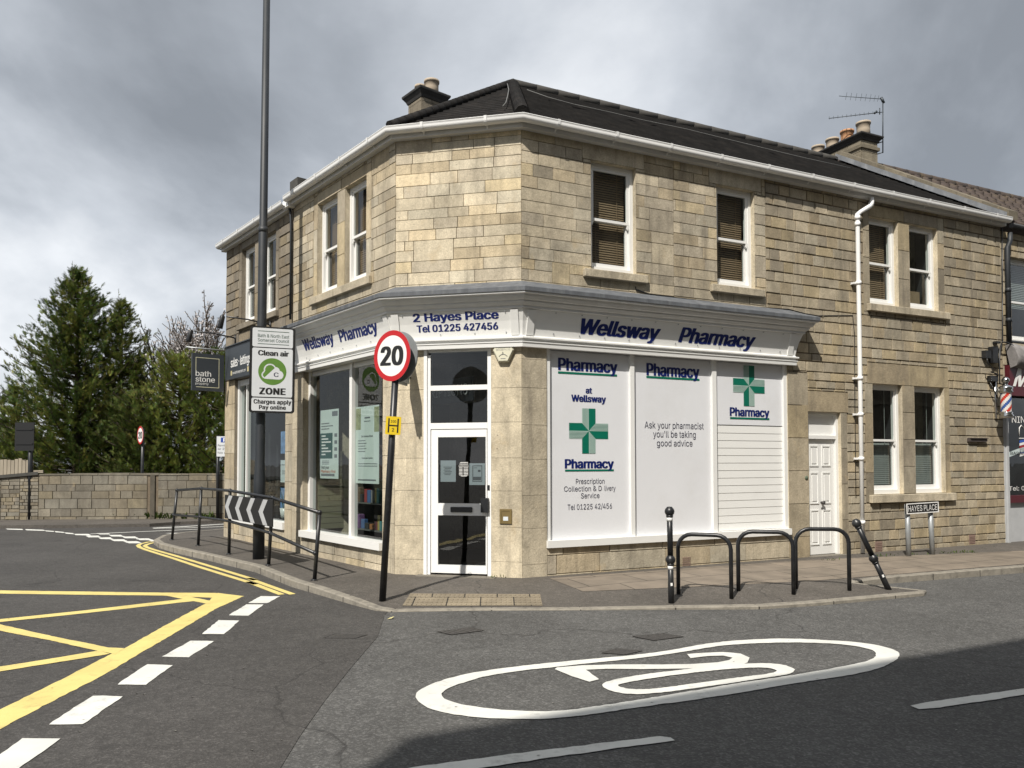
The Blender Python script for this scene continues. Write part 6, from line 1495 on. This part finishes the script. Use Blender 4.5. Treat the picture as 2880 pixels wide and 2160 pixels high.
# bollards
def bollard(name, bpx, tpx, mpx, label, bands, group='ball topped bollards by the cycle stands'):
    b = PAV(*bpx); t = GD(*tpx, b.y); m = GD(*mpx, b.y); ax = (t - b).normalized(); H = (t - b).length; hm = (m - b).dot(ax)
    r = thing(name, label, 'bollard', b, group)
    mb = MB(); R_ = .034; mb.lathe([(.036, -.06), (.036, H * .22), (R_, H * .23), (R_, hm - .05)], b, ax, 16); mb.lathe([(R_, hm + .05), (R_, H - .05)], b, ax, 16); mb.build('shaft', BLACK, r)
    ball = [(.058 * math.sin(math.pi * i / 10), -.058 * math.cos(math.pi * i / 10)) for i in range(11)]
    for h in (hm, H - .01): mb = MB(); mb.lathe([(max(q, .03 if 0 < i < 10 else 0.0), z + h) for i, (q, z) in enumerate(ball)], b, ax, 18); mb.lathe([(.042, h - .065), (.042, h - .045)], b, ax, 16); mb.build('ball', BLACK, r)
    if bands:
        for h0, h1 in ((hm - .115, hm - .068), (H - .125, H - .075)): mb = MB(); mb.lathe([(.0355, h0), (.0355, h1)], b, ax, 16); mb.build('white_band', TXTW, r)
    mb = MB()
    tt = ax.cross(Vector((0, -1, 0))).normalized(); p0 = b + ax * H * .19 + Vector((0, -.0365, 0)); mb.poly([p0 - tt * .012, p0 + tt * .012, p0 + tt * .012 + ax * .035, p0 - tt * .012 + ax * .035]); mb.build('sticker', TXTW, r)
bollard('bollard', (1888, 1696), (1883, 1436), (1887, 1574), 'upright black bollard with white bands and ball top beside a cycle stand', True)
bollard('bollard', (2499, 1658), (2408, 1470), (2456, 1571), 'black ball topped bollard knocked over to a steep lean', False)
# cycle stands: one built, two copied
def stand_pts(l, r_, lt, rt):
    a = PAV(*l); b = PAV(*r_); return a, b
spots = [((1908, 1671), (2057, 1684), 1504, 'black hoop cycle stand next to the upright bollard'), ((2077, 1662), (2232, 1672), 1496, 'middle black hoop cycle stand'), ((2239, 1655), (2389, 1661), 1488, 'black hoop cycle stand nearest the leaning bollard')]
a, b = PAV(*spots[0][0]), PAV(*spots[0][1]); Lh = (b - a).length; Hh = GD(1985, 1504, (a.y + b.y) / 2).z - (a.z + b.z) / 2
st0 = thing('cycle_stand', spots[0][3], 'cycle stand', (0, 0, 0), 'hoop cycle stands by the kerb')
mb = MB(); rb = .17; pts = [(0, 0, -.06), (0, 0, Hh - rb)] + [(rb - rb * math.cos(R(t)), 0, Hh - rb + rb * math.sin(R(t))) for t in (18, 36, 54, 72, 90)] + [(Lh - rb + rb * math.sin(R(t)), 0, Hh - rb + rb * math.cos(R(t))) for t in (0, 18, 36, 54, 72, 90)] + [(Lh, 0, -.06)]
mb.tube(pts, .025, 14); mb.build('hoop', BLACK, st0)
for i, (l, r_, ty, lab) in enumerate(spots):
    a, b = PAV(*l), PAV(*r_); dx_ = (b - a); an = math.atan2(dx_.y, dx_.x); sc_ = dx_.xy.length / Lh; hz = (GD((l[0] + r_[0]) / 2, ty, (a.y + b.y) / 2).z - (a.z + b.z) / 2) / Hh
    M = Matrix.Translation((a.x, a.y, (a.z + b.z) / 2)) @ Matrix.Rotation(an, 4, 'Z') @ Matrix.Diagonal((sc_, 1, hz, 1))
    o = st0 if i == 0 else dup(st0, M)
    o.matrix_world = M; o['label'] = lab
# street name plate
pl = PAV(2556, 1564); p2 = PAV(2623, 1560)
nm = thing('street_name_sign', 'black HAYES PLACE name plate on two grey posts by the wall', 'street sign', pl)
for p_, tx_ in ((pl, 2551), (p2, 2615)):
    t = GD(tx_, 1418, p_.y); mb = MB(); mb.tube([p_ - Vector((0, 0, .05)), t], .042, 12); mb.build('post', GALV, nm)
dv = (p2 - pl); dv.z = 0; dv.normalize(); nn = dv.cross(Vector((0, 0, 1))); pc = pl + nn * .055
TL, TR, BR, BL = onp(2547, 1417), onp(2638.5, 1411), onp(2640, 1440), onp(2552, 1446)
x = ((TR - TL) + (BR - BL)).normalized(); up_ = x.cross(nn) * -1; up_ = nn.cross(x); c0 = (TL + TR + BR + BL) / 4; cw = ((TR - TL).length + (BR - BL).length) / 2; chh = ((TL - BL).length + (TR - BR).length) / 2
MN = Matrix(((x.x, up_.x, nn.x, c0.x), (x.y, up_.y, nn.y, c0.y), (x.z, up_.z, nn.z, c0.z), (0, 0, 0, 1)))
mb = MB(MN); mb.box(-cw / 2, cw / 2, -chh / 2, chh / 2, -.025, 0); npl = mb.build('name_plate', TXTK, nm)
mb = MB(MN); t = .014
for q in ((-cw / 2, cw / 2, chh / 2 - t, chh / 2), (-cw / 2, cw / 2, -chh / 2, -chh / 2 + t), (-cw / 2, -cw / 2 + t, -chh / 2 + t, chh / 2 - t), (cw / 2 - t, cw / 2, -chh / 2 + t, chh / 2 - t)): mb.box(*q, -.001, .008)
text(mb, 'HAYES PLACE', -cw * .45, cw * .45, -chh * .27, chh * .27, .004, .0); mb.build('lettering', TXTW, npl)

# ------------------------------------------------------------------ far left: signs
fb = G(398, 1460, -.03); s2 = thing('speed_limit_sign', 'small distant 20 sign on a black post before the garden wall', 'road sign', fb)
mb = MB(); mb.tube([fb - Vector((0, 0, .05)), GD(402, 1205, fb.y - .02)], .045, 10); mb.build('post', BLACK, s2)
disc20(s2, GD(400, 1224, fb.y - .08), R(46), .262, Vector((0, 0, 1)), False)
fb = G(84, 1463, -.03); s3 = thing('sign_back', 'plain black back of a large road sign on a post by the garden wall', 'road sign', fb)
mb = MB(); mb.tube([fb - Vector((0, 0, .05)), GD(86.5, 1195, fb.y)], .062, 10); mb.build('post', BLACK, s3)
mb = MB(); a, b = GD(41, 1268, fb.y - .1), GD(96, 1188, fb.y - .1); mb.box(a.x, b.x, a.y, a.y + .03, a.z, b.z); mb.box(a.x + .03, b.x - .03, a.y - .02, a.y, a.z + .18, a.z + .22); mb.box(a.x + .03, b.x - .03, a.y - .02, a.y, b.z - .22, b.z - .18); mb.build('sign_plate', TXTK, s3)
fb = GD(612, 1457, 21.5); fb.z = -.02; s4 = thing('parking_sign', 'grey parking sign half hidden behind the estate agent corner', 'road sign', fb)
mb = MB(); mb.tube([fb - Vector((0, 0, .05)), GD(613, 1225, fb.y)], .045, 10); mb.build('post', BLACK, s4)
mb = MB(); a, b = GD(609, 1284, fb.y - .07), GD(668, 1227, fb.y - .07); mb.box(a.x, b.x, a.y, a.y + .015, a.z, b.z); spl = mb.build('sign_plate', SIGNW, s4)
MP = Matrix(((1, 0, 0, a.x), (0, 0, -1, a.y - .002), (0, 1, 0, a.z), (0, 0, 0, 1))); pw_, ph = b.x - a.x, b.z - a.z
mb = MB(MP); mb.box(pw_ * .2, pw_ * .62, ph * .70, ph * .94, 0, .003); mb.build('panel', pm('parking_blue', (.02, .06, .3), rough=.4), spl)
mb = MB(MP); text(mb, 'P', pw_ * .32, pw_ * .5, ph * .73, ph * .91, .0045, .02); mb.build('lettering', TXTW, spl)
mb = MB(MP); [text(mb, s, pw_ * .06, pw_ * .9, ph * y, ph * (y + .10), .001, .0) for s, y in (('Permit holders', .5), ('or 2 hours', .33), ('No return', .14))]; mb.build('lettering', TXTK, spl, split=True)

# ------------------------------------------------------------------ garden wall
gw = thing('garden_wall', 'old stone garden wall below the evergreen trees', 'wall', G(300, 1462, -.03))
wa = G(107, 1463, -.03); wb = G(700, 1460, -.03); wb = wa + (wb - wa) * 1.5; dv = (wb - wa); ln = dv.length; dv.normalize(); nn = Vector((dv.y, -dv.x, 0))
MW = Matrix(((dv.x, 0, nn.x, wa.x), (dv.y, 0, nn.y, wa.y), (0, 1, 0, -.03), (0, 0, 0, 1)))
Hw = GD(200, 1335, wa.y).z + .03
GWS = (.215, .195, .155)
mb = MB(MW); mb.box(0, ln, -.2, Hw - .02, -.4, -.012, MORT)
stone_zone(mb, (0, 3.05, -.1, Hw), [], [], GWS, .16, .3, .3, .62, .09, .004, .006); stone_zone(mb, (3.35, ln, -.1, Hw + .03), [], [], tuple(x * .85 for x in GWS), .2, .27, .3, .6, .10, .004, .006)
mb.box(3.14, 3.27, -.2, Hw - .01, -.3, .03, tuple(x * .35 for x in GWS))
x = 0
while x < ln: w = random.uniform(.5, .9); kk_ = random.uniform(.7, 1.1); mb.box(x, min(x + w - .015, ln), Hw - .02, Hw + random.uniform(.0, .05), -.42, .02, tuple(q * kk_ for q in GWS)); x += w
mb.build('wall', STONE, gw)
rw = thing('rubble_wall', 'paler rubble wall with sloping coping where the garden wall turns', 'wall', wa)
ra = wa + Vector((-8, -1.0, 0)); dv = (wa - ra); ln = dv.length; dv.normalize(); nn = Vector((dv.y, -dv.x, 0))
MW2 = Matrix(((dv.x, 0, nn.x, ra.x), (dv.y, 0, nn.y, ra.y), (0, 1, 0, -.03), (0, 0, 0, 1)))
mb = MB(MW2); mb.poly([(0, -.2, -.012), (ln, -.2, -.012), (ln, Hw, -.012), (ln - 3.2, Hw - .28, -.012), (0, Hw - .3, -.012)], MORT)
stone_zone(mb, (0, ln - 3.0, -.1, Hw - .3), [], [], (.27, .245, .195), .08, .13, .13, .3, .10, .004, .010)
for i in range(6): stone_zone(mb, (ln - 3.0 + i * .5, ln - 2.5 + i * .5, -.1, Hw - .3 + (i + .5) * .045), [], [], (.27, .245, .195), .08, .13, .13, .3, .10, .004, .010)
mb.build('wall', STONE, rw)
mb = MB(MW2); mb.poly([(0, Hw - .3, .05), (ln - 3, Hw - .28, .05), (ln, Hw, .05), (ln, Hw + .09, .05), (ln - 3, Hw - .19, .05), (0, Hw - .21, .05)]); mb.poly([(0, Hw - .21, .05), (ln - 3, Hw - .19, .05), (ln, Hw + .09, .05), (ln, Hw + .09, -.4), (ln - 3, Hw - .19, -.4), (0, Hw - .21, -.4)]); mb.build('coping', COPE, rw)
mb = MB(MW2); mb.box(ln - 1.75, ln - 1.3, Hw - .42, Hw - .3, .0, .03); mb.build('street_plate', TXTK, rw)
fn = thing('wooden_fence', 'pale weathered board fence behind the rubble wall', 'fence', wa + Vector((-3, 1.6, 0)))
mb = MB(); FW = pm('weathered_fence_wood', (.30, .26, .2), rough=.9, var=.25, scale=5, stretch=(1, 1, .2))
for i in range(41): x = wa.x - 5.9 + i * .115 - .0; mb.box(x, x + .10, wa.y + 1.6, wa.y + 1.62, 0, 1.72 + random.uniform(-.03, .03))
mb.build('boards', FW, fn)
mb = MB(); mb.box(wa.x - 6.2, wa.x - .9, wa.y + 1.62, wa.y + 1.66, .5, .58); mb.box(wa.x - 6.2, wa.x - .9, wa.y + 1.62, wa.y + 1.66, 1.3, 1.38); mb.build('rail', FW, fn)
mb = MB(); mb.box(-60, -4.2, wa.y + .4, 90, -.05, -.02); structure(mb.build('garden_ground', pm('garden_soil', (.05, .055, .025), rough=1, var=.3)))

# ================================================================== TREES
def leaf_mat(name, col, var=.45):
    m, nt, b = new_mat(name); N = nt.nodes.new; L = nt.links.new
    at = N('ShaderNodeAttribute'); at.attribute_name = 'col'; L(at.outputs[0], b.inputs['Base Color'])
    b.inputs['Roughness'].default_value = .65; b.inputs['Specular IOR Level'].default_value = .25
    tr = N('ShaderNodeBsdfTranslucent'); L(at.outputs[0], tr.inputs[0]); mx = N('ShaderNodeMixShader'); mx.inputs[0].default_value = .33
    L(b.outputs[0], mx.inputs[1]); L(tr.outputs[0], mx.inputs[2]); L(mx.outputs[0], nt.nodes['Material Output'].inputs[0]); return m
LEAF = leaf_mat('evergreen_leaf', (.05, .08, .02))
BARK = pm('bark', (.075, .058, .042), rough=.95, var=.3, scale=9, bump=.5)
class Leaves:
    def __init__(s): s.v = []; s.f = []; s.c = []
    def tri(s, a, b, c, col): n = len(s.v); s.v += [a, b, c]; s.f.append((n, n + 1, n + 2)); s.c.append(col)
    def quad(s, a, b, c, d, col): n = len(s.v); s.v += [a, b, c, d]; s.f.append((n, n + 1, n + 2, n + 3)); s.c.append(col)
    def build(s, name, parent, mat=None):
        me = bpy.data.meshes.new(name); me.from_pydata([tuple(p) for p in s.v], [], s.f)
        ca = me.color_attributes.new('col', 'FLOAT_COLOR', 'CORNER'); buf = []
        for f, c in zip(s.f, s.c): buf += [c[0], c[1], c[2], 1.0] * len(f)
        ca.data.foreach_set('color', buf); me.materials.append(mat or LEAF)
        o = bpy.data.objects.new(name, me); COL.objects.link(o); o.parent = parent; o.matrix_parent_inverse = WMAT[parent.name].inverted(); return o
def rv(rs): return Vector((rs.gauss(0, 1), rs.gauss(0, 1), rs.gauss(0, 1))).normalized()
def spray(L, rs, p, d, ln, col, k=6, wid=.009):
    """flat feathery frond: needle-thin leaflets on both sides of a twig"""
    side = d.cross(Vector((0, 0, 1)) + rv(rs) * .55); side = side.normalized() if side.length > 1e-3 else d.orthogonal()
    for i in range(k):
        t = i / k; q = p + d * (ln * t * .75)
        for s in (-1, 1):
            e_ = (d * .75 + side * s * .65 + rv(rs) * .18).normalized(); l = ln * (.62 - .34 * t) * rs.uniform(.8, 1.2); w = d.cross(e_).cross(e_).normalized() * wid
            c = tuple(x * rs.uniform(.75, 1.3) for x in col); L.tri(q - w, q + w, q + e_ * l, c)
    w = side * wid * .7; L.tri(p - w, p + w, p + d * ln * 1.15, col)
def conifer(label, base, H, rad, seed, n=430, cols=((.055, .075, .018), (.04, .06, .016), (.085, .095, .022)), low=.04, top=.0, prof=1.0, leaders=3, group=None, dense=1.0, up=.25, pw=.62):
    rs = random.Random(seed); t = thing('conifer_tree', label, 'tree', base, group)
    mb = MB(); mb.tube([base - Vector((0, 0, .1)), base + Vector((.05, 0, H * .3)), base + Vector((-.03, .05, H * .65)), base + Vector((0, 0, H * .95))], [.03 * H * .7, .02 * H * .7, .011 * H * .7, .012], 10)
    L = Leaves()
    for i in range(n):
        h = low + (1 - low) * (i + rs.random()) / n; az = rs.uniform(0, 6.2832)
        r0 = (1 - h) ** pw * prof if h > .28 else (.86 + .14 * h / .28) * (1 - .28) ** pw * prof
        ln = rad * max(.06, r0) * rs.uniform(.62, 1.15)
        if rs.random() < .07: ln *= 1.18
        d = Vector((math.cos(az), math.sin(az), 0)); z0 = H * h * .97
        pts = [base + Vector((0, 0, z0 - .05 * ln)) + d * (ln * q) + Vector((0, 0, ln * (up * q + .22 * q ** 3 - .06 * math.sin(q * 3)))) for q in (0, .25, .5, .75, 1)]
        if i % 3 == 0: mb.tube(pts, [.035, .028, .02, .013, .005], 5, False)
        col = rs.choice(cols); bb_ = rs.uniform(.6, 1.35); col = tuple(x * bb_ for x in col); k = int(max(6, ln * 15 * dense))
        for j in range(k):
            q = rs.uniform(.06, 1.0) ** .8; f = min(3.999, q * 4); a = min(3, int(f)); p = pts[a].lerp(pts[a + 1], f - a); tg = (pts[a + 1] - pts[a]).normalized()
            dd = (tg * rs.uniform(.7, 1.1) + rv(rs) * .5 + Vector((0, 0, .22))).normalized()
            spray(L, rs, p + rv(rs) * .07, dd, rs.uniform(.16, .33) * (1.1 - .35 * q), col)
    for i in range(leaders):
        a = rs.uniform(0, 6.28); p = base + Vector((math.cos(a) * rad * .22 * i ** .5, math.sin(a) * rad * .12, H * (.9 - .05 * i))); l = H * rs.uniform(.10, .15)
        mb.tube([p, p + Vector((0, 0, l))], [.014, .004], 4, False)
        for j in range(12):
            q = j / 12; spray(L, rs, p + Vector((0, 0, l * q)), (Vector((rs.uniform(-1, 1), rs.uniform(-1, 1), .7))).normalized(), .22 * (1.15 - q), cols[0], 3, .010)
    L.build('crown', t); mb.build('trunk', BARK, t); return t
def tp_(px, depth): p = GD(px, 1300, depth); return Vector((p.x, p.y, -.05))
def hz_(py, depth): return CAMZ + (1300 - py) / FPX * depth
GR = 'evergreens behind the garden wall'
conifer('broad dark conifer with several pointed tops behind the garden wall', tp_(212, 25.4), hz_(735, 25.4), 3.15, 1, 700, ((0.123, 0.156, 0.033), (0.092, 0.128, 0.033), (0.172, 0.187, 0.045), (0.064, 0.097, 0.026)), group=GR, leaders=4, pw=.66, low=.10, up=.22)
conifer('dark green conifer with loose feathery top just right of the broad one', tp_(338, 25.9), hz_(825, 25.9), 2.1, 2, 430, ((0.134, 0.161, 0.038), (0.097, 0.128, 0.033), (0.172, 0.182, 0.054)), leaders=6, group=GR, pw=.6, up=.25)
conifer('bushy yellow green evergreen behind the wall between the tall conifers and the estate agent', tp_(505, 25.2), hz_(985, 25.2), 1.75, 3, 330, ((0.172, 0.199, 0.043), (0.140, 0.172, 0.038), (0.215, 0.225, 0.059)), prof=1.1, leaders=0, group=GR, pw=.30, up=.4)
conifer('low green evergreen in front of the small 20 sign', tp_(400, 24.6), hz_(1090, 24.6), 1.6, 4, 230, ((0.118, 0.150, 0.038), (0.097, 0.128, 0.033)), prof=1.1, leaders=0, group=GR, pw=.34)
conifer('short green evergreen at the left edge above the rubble wall', tp_(40, 25.6), hz_(1075, 25.6), 1.7, 5, 230, ((0.150, 0.182, 0.043), (0.107, 0.140, 0.033), (0.182, 0.215, 0.048)), prof=1.2, leaders=1, group=GR)
conifer('rounded evergreen directly beside the estate agent corner', tp_(630, 25.0), hz_(975, 25.0), 1.6, 6, 230, ((0.140, 0.172, 0.038), (0.107, 0.145, 0.033)), prof=1.1, leaders=0, group=GR, pw=.34, up=.35)
conifer('dark evergreen standing furthest left behind the board fence', tp_(-95, 29), hz_(1040, 29), 2.6, 7, 200, ((0.064, 0.086, 0.033), (0.075, 0.097, 0.033)), prof=1.1, leaders=1, group=GR)
# bare tree in blossom
def blossom_tree(label, base, H, seed, spread):
    rs = random.Random(seed); t = thing('blossom_tree', label, 'tree', base); mb = MB(); L = Leaves()
    def grow(p, d, ln, r, lev):
        q = p + d * ln; m = p.lerp(q, .5) + rv(rs) * ln * .06; mb.tube([p, m, q], [r, r * .85, r * .7], 5 if lev > 1 else 8, False)
        if lev >= 2:
            for i in range(int(ln * 16)):
                f = rs.random(); c = p.lerp(q, f) + rv(rs) * .05
                if rs.random() < .75:
                    s = rs.uniform(.025, .055); a = rv(rs); b = a.cross(rv(rs)).normalized(); w = rs.uniform(.8, 1.1); L.quad(c - a * s, c - b * s, c + a * s, c + b * s, (.62 * w, .585 * w, .58 * w))
                else:
                    s = rs.uniform(.015, .03); a = rv(rs); b = a.cross(rv(rs)).normalized(); L.quad(c - a * s, c - b * s, c + a * s, c + b * s, (.10, .075, .06))
        if lev < 5:
            for i in range(3 if lev < 3 else 2):
                nd = (d + rv(rs) * spread + Vector((0, 0, .32))).normalized(); grow(p.lerp(q, rs.uniform(.55, 1)), nd, ln * rs.uniform(.62, .85), r * .62, lev + 1)
            grow(q, (d + rv(rs) * .2 + Vector((0, 0, .1))).normalized(), ln * .78, r * .66, lev + 1)
    grow(base, Vector((0, 0, 1)), H * .25, H * .016, 0)
    mb.build('trunk', BARK, t); L.build('crown', t); return t
blossom_tree('bare branched tree with pale pink blossom above the evergreen hedge', tp_(565, 28), hz_(770, 28) * 1.06, 21, .78)
# weeds at the foot of walls
def weeds(name, pts, seed, h=.12, n=26, label=None):
    rs = random.Random(seed); L = Leaves()
    for p in pts:
        for i in range(n):
            q = p + Vector((rs.gauss(0, .10), rs.gauss(0, .03), 0)); d = (Vector((rs.gauss(0, .5), rs.gauss(0, .5), 1))).normalized(); l = h * rs.uniform(.4, 1.3); w = Vector((d.y, -d.x, 0)); w = (w.normalized() if w.length > .01 else Vector((1, 0, 0))) * l * .12
            c = rs.choice(((.07, .11, .02), (.10, .13, .03), (.05, .085, .02))); m = q + d * l * .5; L.quad(q, m + w, q + d * l + Vector((0, 0, -.1 * l)), m - w, c)
    me = bpy.data.meshes.new(name); me.from_pydata([tuple(v) for v in L.v], [], L.f); ca = me.color_attributes.new('col', 'FLOAT_COLOR', 'CORNER'); buf = []
    for f, c in zip(L.f, L.c): buf += [*c, 1.0] * len(f)
    ca.data.foreach_set('color', buf); me.materials.append(LEAF); o = bpy.data.objects.new(name, me); COL.objects.link(o); o['kind'] = 'stuff'; o['label'] = label
    return o
weeds('weeds', [G(x, 1461, -.03) + Vector((0, 0, .0)) for x in (150, 165, 210, 330, 380, 392, 410, 440, 450, 462, 480, 520, 560, 590)], 3, .24, 22, 'green weeds growing along the foot of the garden wall')
weeds('weeds', [PAV(x, y) for x, y in ((2478, 1566), (2490, 1565), (2330, 1577), (2700, 1556), (2720, 1555), (2660, 1557), (1388, 1626), (2580, 1561))], 4, .06, 16, 'small weeds at the foot of the stone shop wall')
# litter by the kerb
lt = PAV(2752, 1613); lt = G(2752, 1612, RZ)
mb = MB(); rs = random.Random(2)
g_ = [[mb.v((lt.x + .07 * i - .1 + rs.uniform(-.02, .02), lt.y + .04 * j - .05 + rs.uniform(-.02, .02), RZ + .01 + rs.uniform(0, .09) * (1 if 0 < i < 4 else .2))) for i in range(5)] for j in range(4)]
for j in range(3):
    for i in range(4): mb.face([g_[j][i], g_[j][i + 1], g_[j + 1][i + 1], g_[j + 1][i]])
o = mb.build('crisp_packet', pm('crumpled_silver_foil', (.5, .5, .5), rough=.3, metal=.6)); tag(o, 'crumpled silvery packet lying in the gutter by the kerb', 'litter')
mb = MB()
for i in range(60):
    p = lt + Vector((rs.gauss(.28, .16), rs.gauss(.05, .05), 0)); s = rs.uniform(.008, .02); c = rs.choice(((.4, .3, .14), (.5, .42, .3), (.3, .2, .08))); mb.box(p.x - s, p.x + s, p.y - s * .7, p.y + s * .7, RZ, RZ + s * .8, c)
CR = pm('crumb', (.4, .3, .15), rough=.9, attr=True); o = mb.build('crumbs', CR); o['kind'] = 'stuff'; o['label'] = 'yellow crumbs scattered in the gutter beside the packet'
mb = MB()
for i in range(170):
    x, y = rs.uniform(0, 2880), rs.uniform(1560, 2130); p = G(x, y, RZ)
    s = rs.uniform(.004, .011); q = rs.uniform(.25, .6); mb.poly([(p.x - s, p.y, RZ + .007), (p.x, p.y - s, RZ + .012), (p.x + s * 1.3, p.y, RZ + .009), (p.x, p.y + s, RZ + .007)], (q, q * .96, q * .85))
o = mb.build('grit', CR); o['kind'] = 'stuff'; o['label'] = 'pale grit and crumbs of litter scattered on the road'
lp = G(1098, 1741, RZ); mb = MB(); mb.poly([(lp.x - .03, lp.y - .04, RZ + .006), (lp.x + .02, lp.y - .02, RZ + .012), (lp.x + .035, lp.y + .05, RZ + .02), (lp.x - .01, lp.y + .03, RZ + .01)]); o = mb.build('fallen_leaf', pm('pale_yellow_leaf', (.55, .5, .25), rough=.7)); tag(o, 'single pale yellow leaf on the road left of the tactile paving', 'leaf')
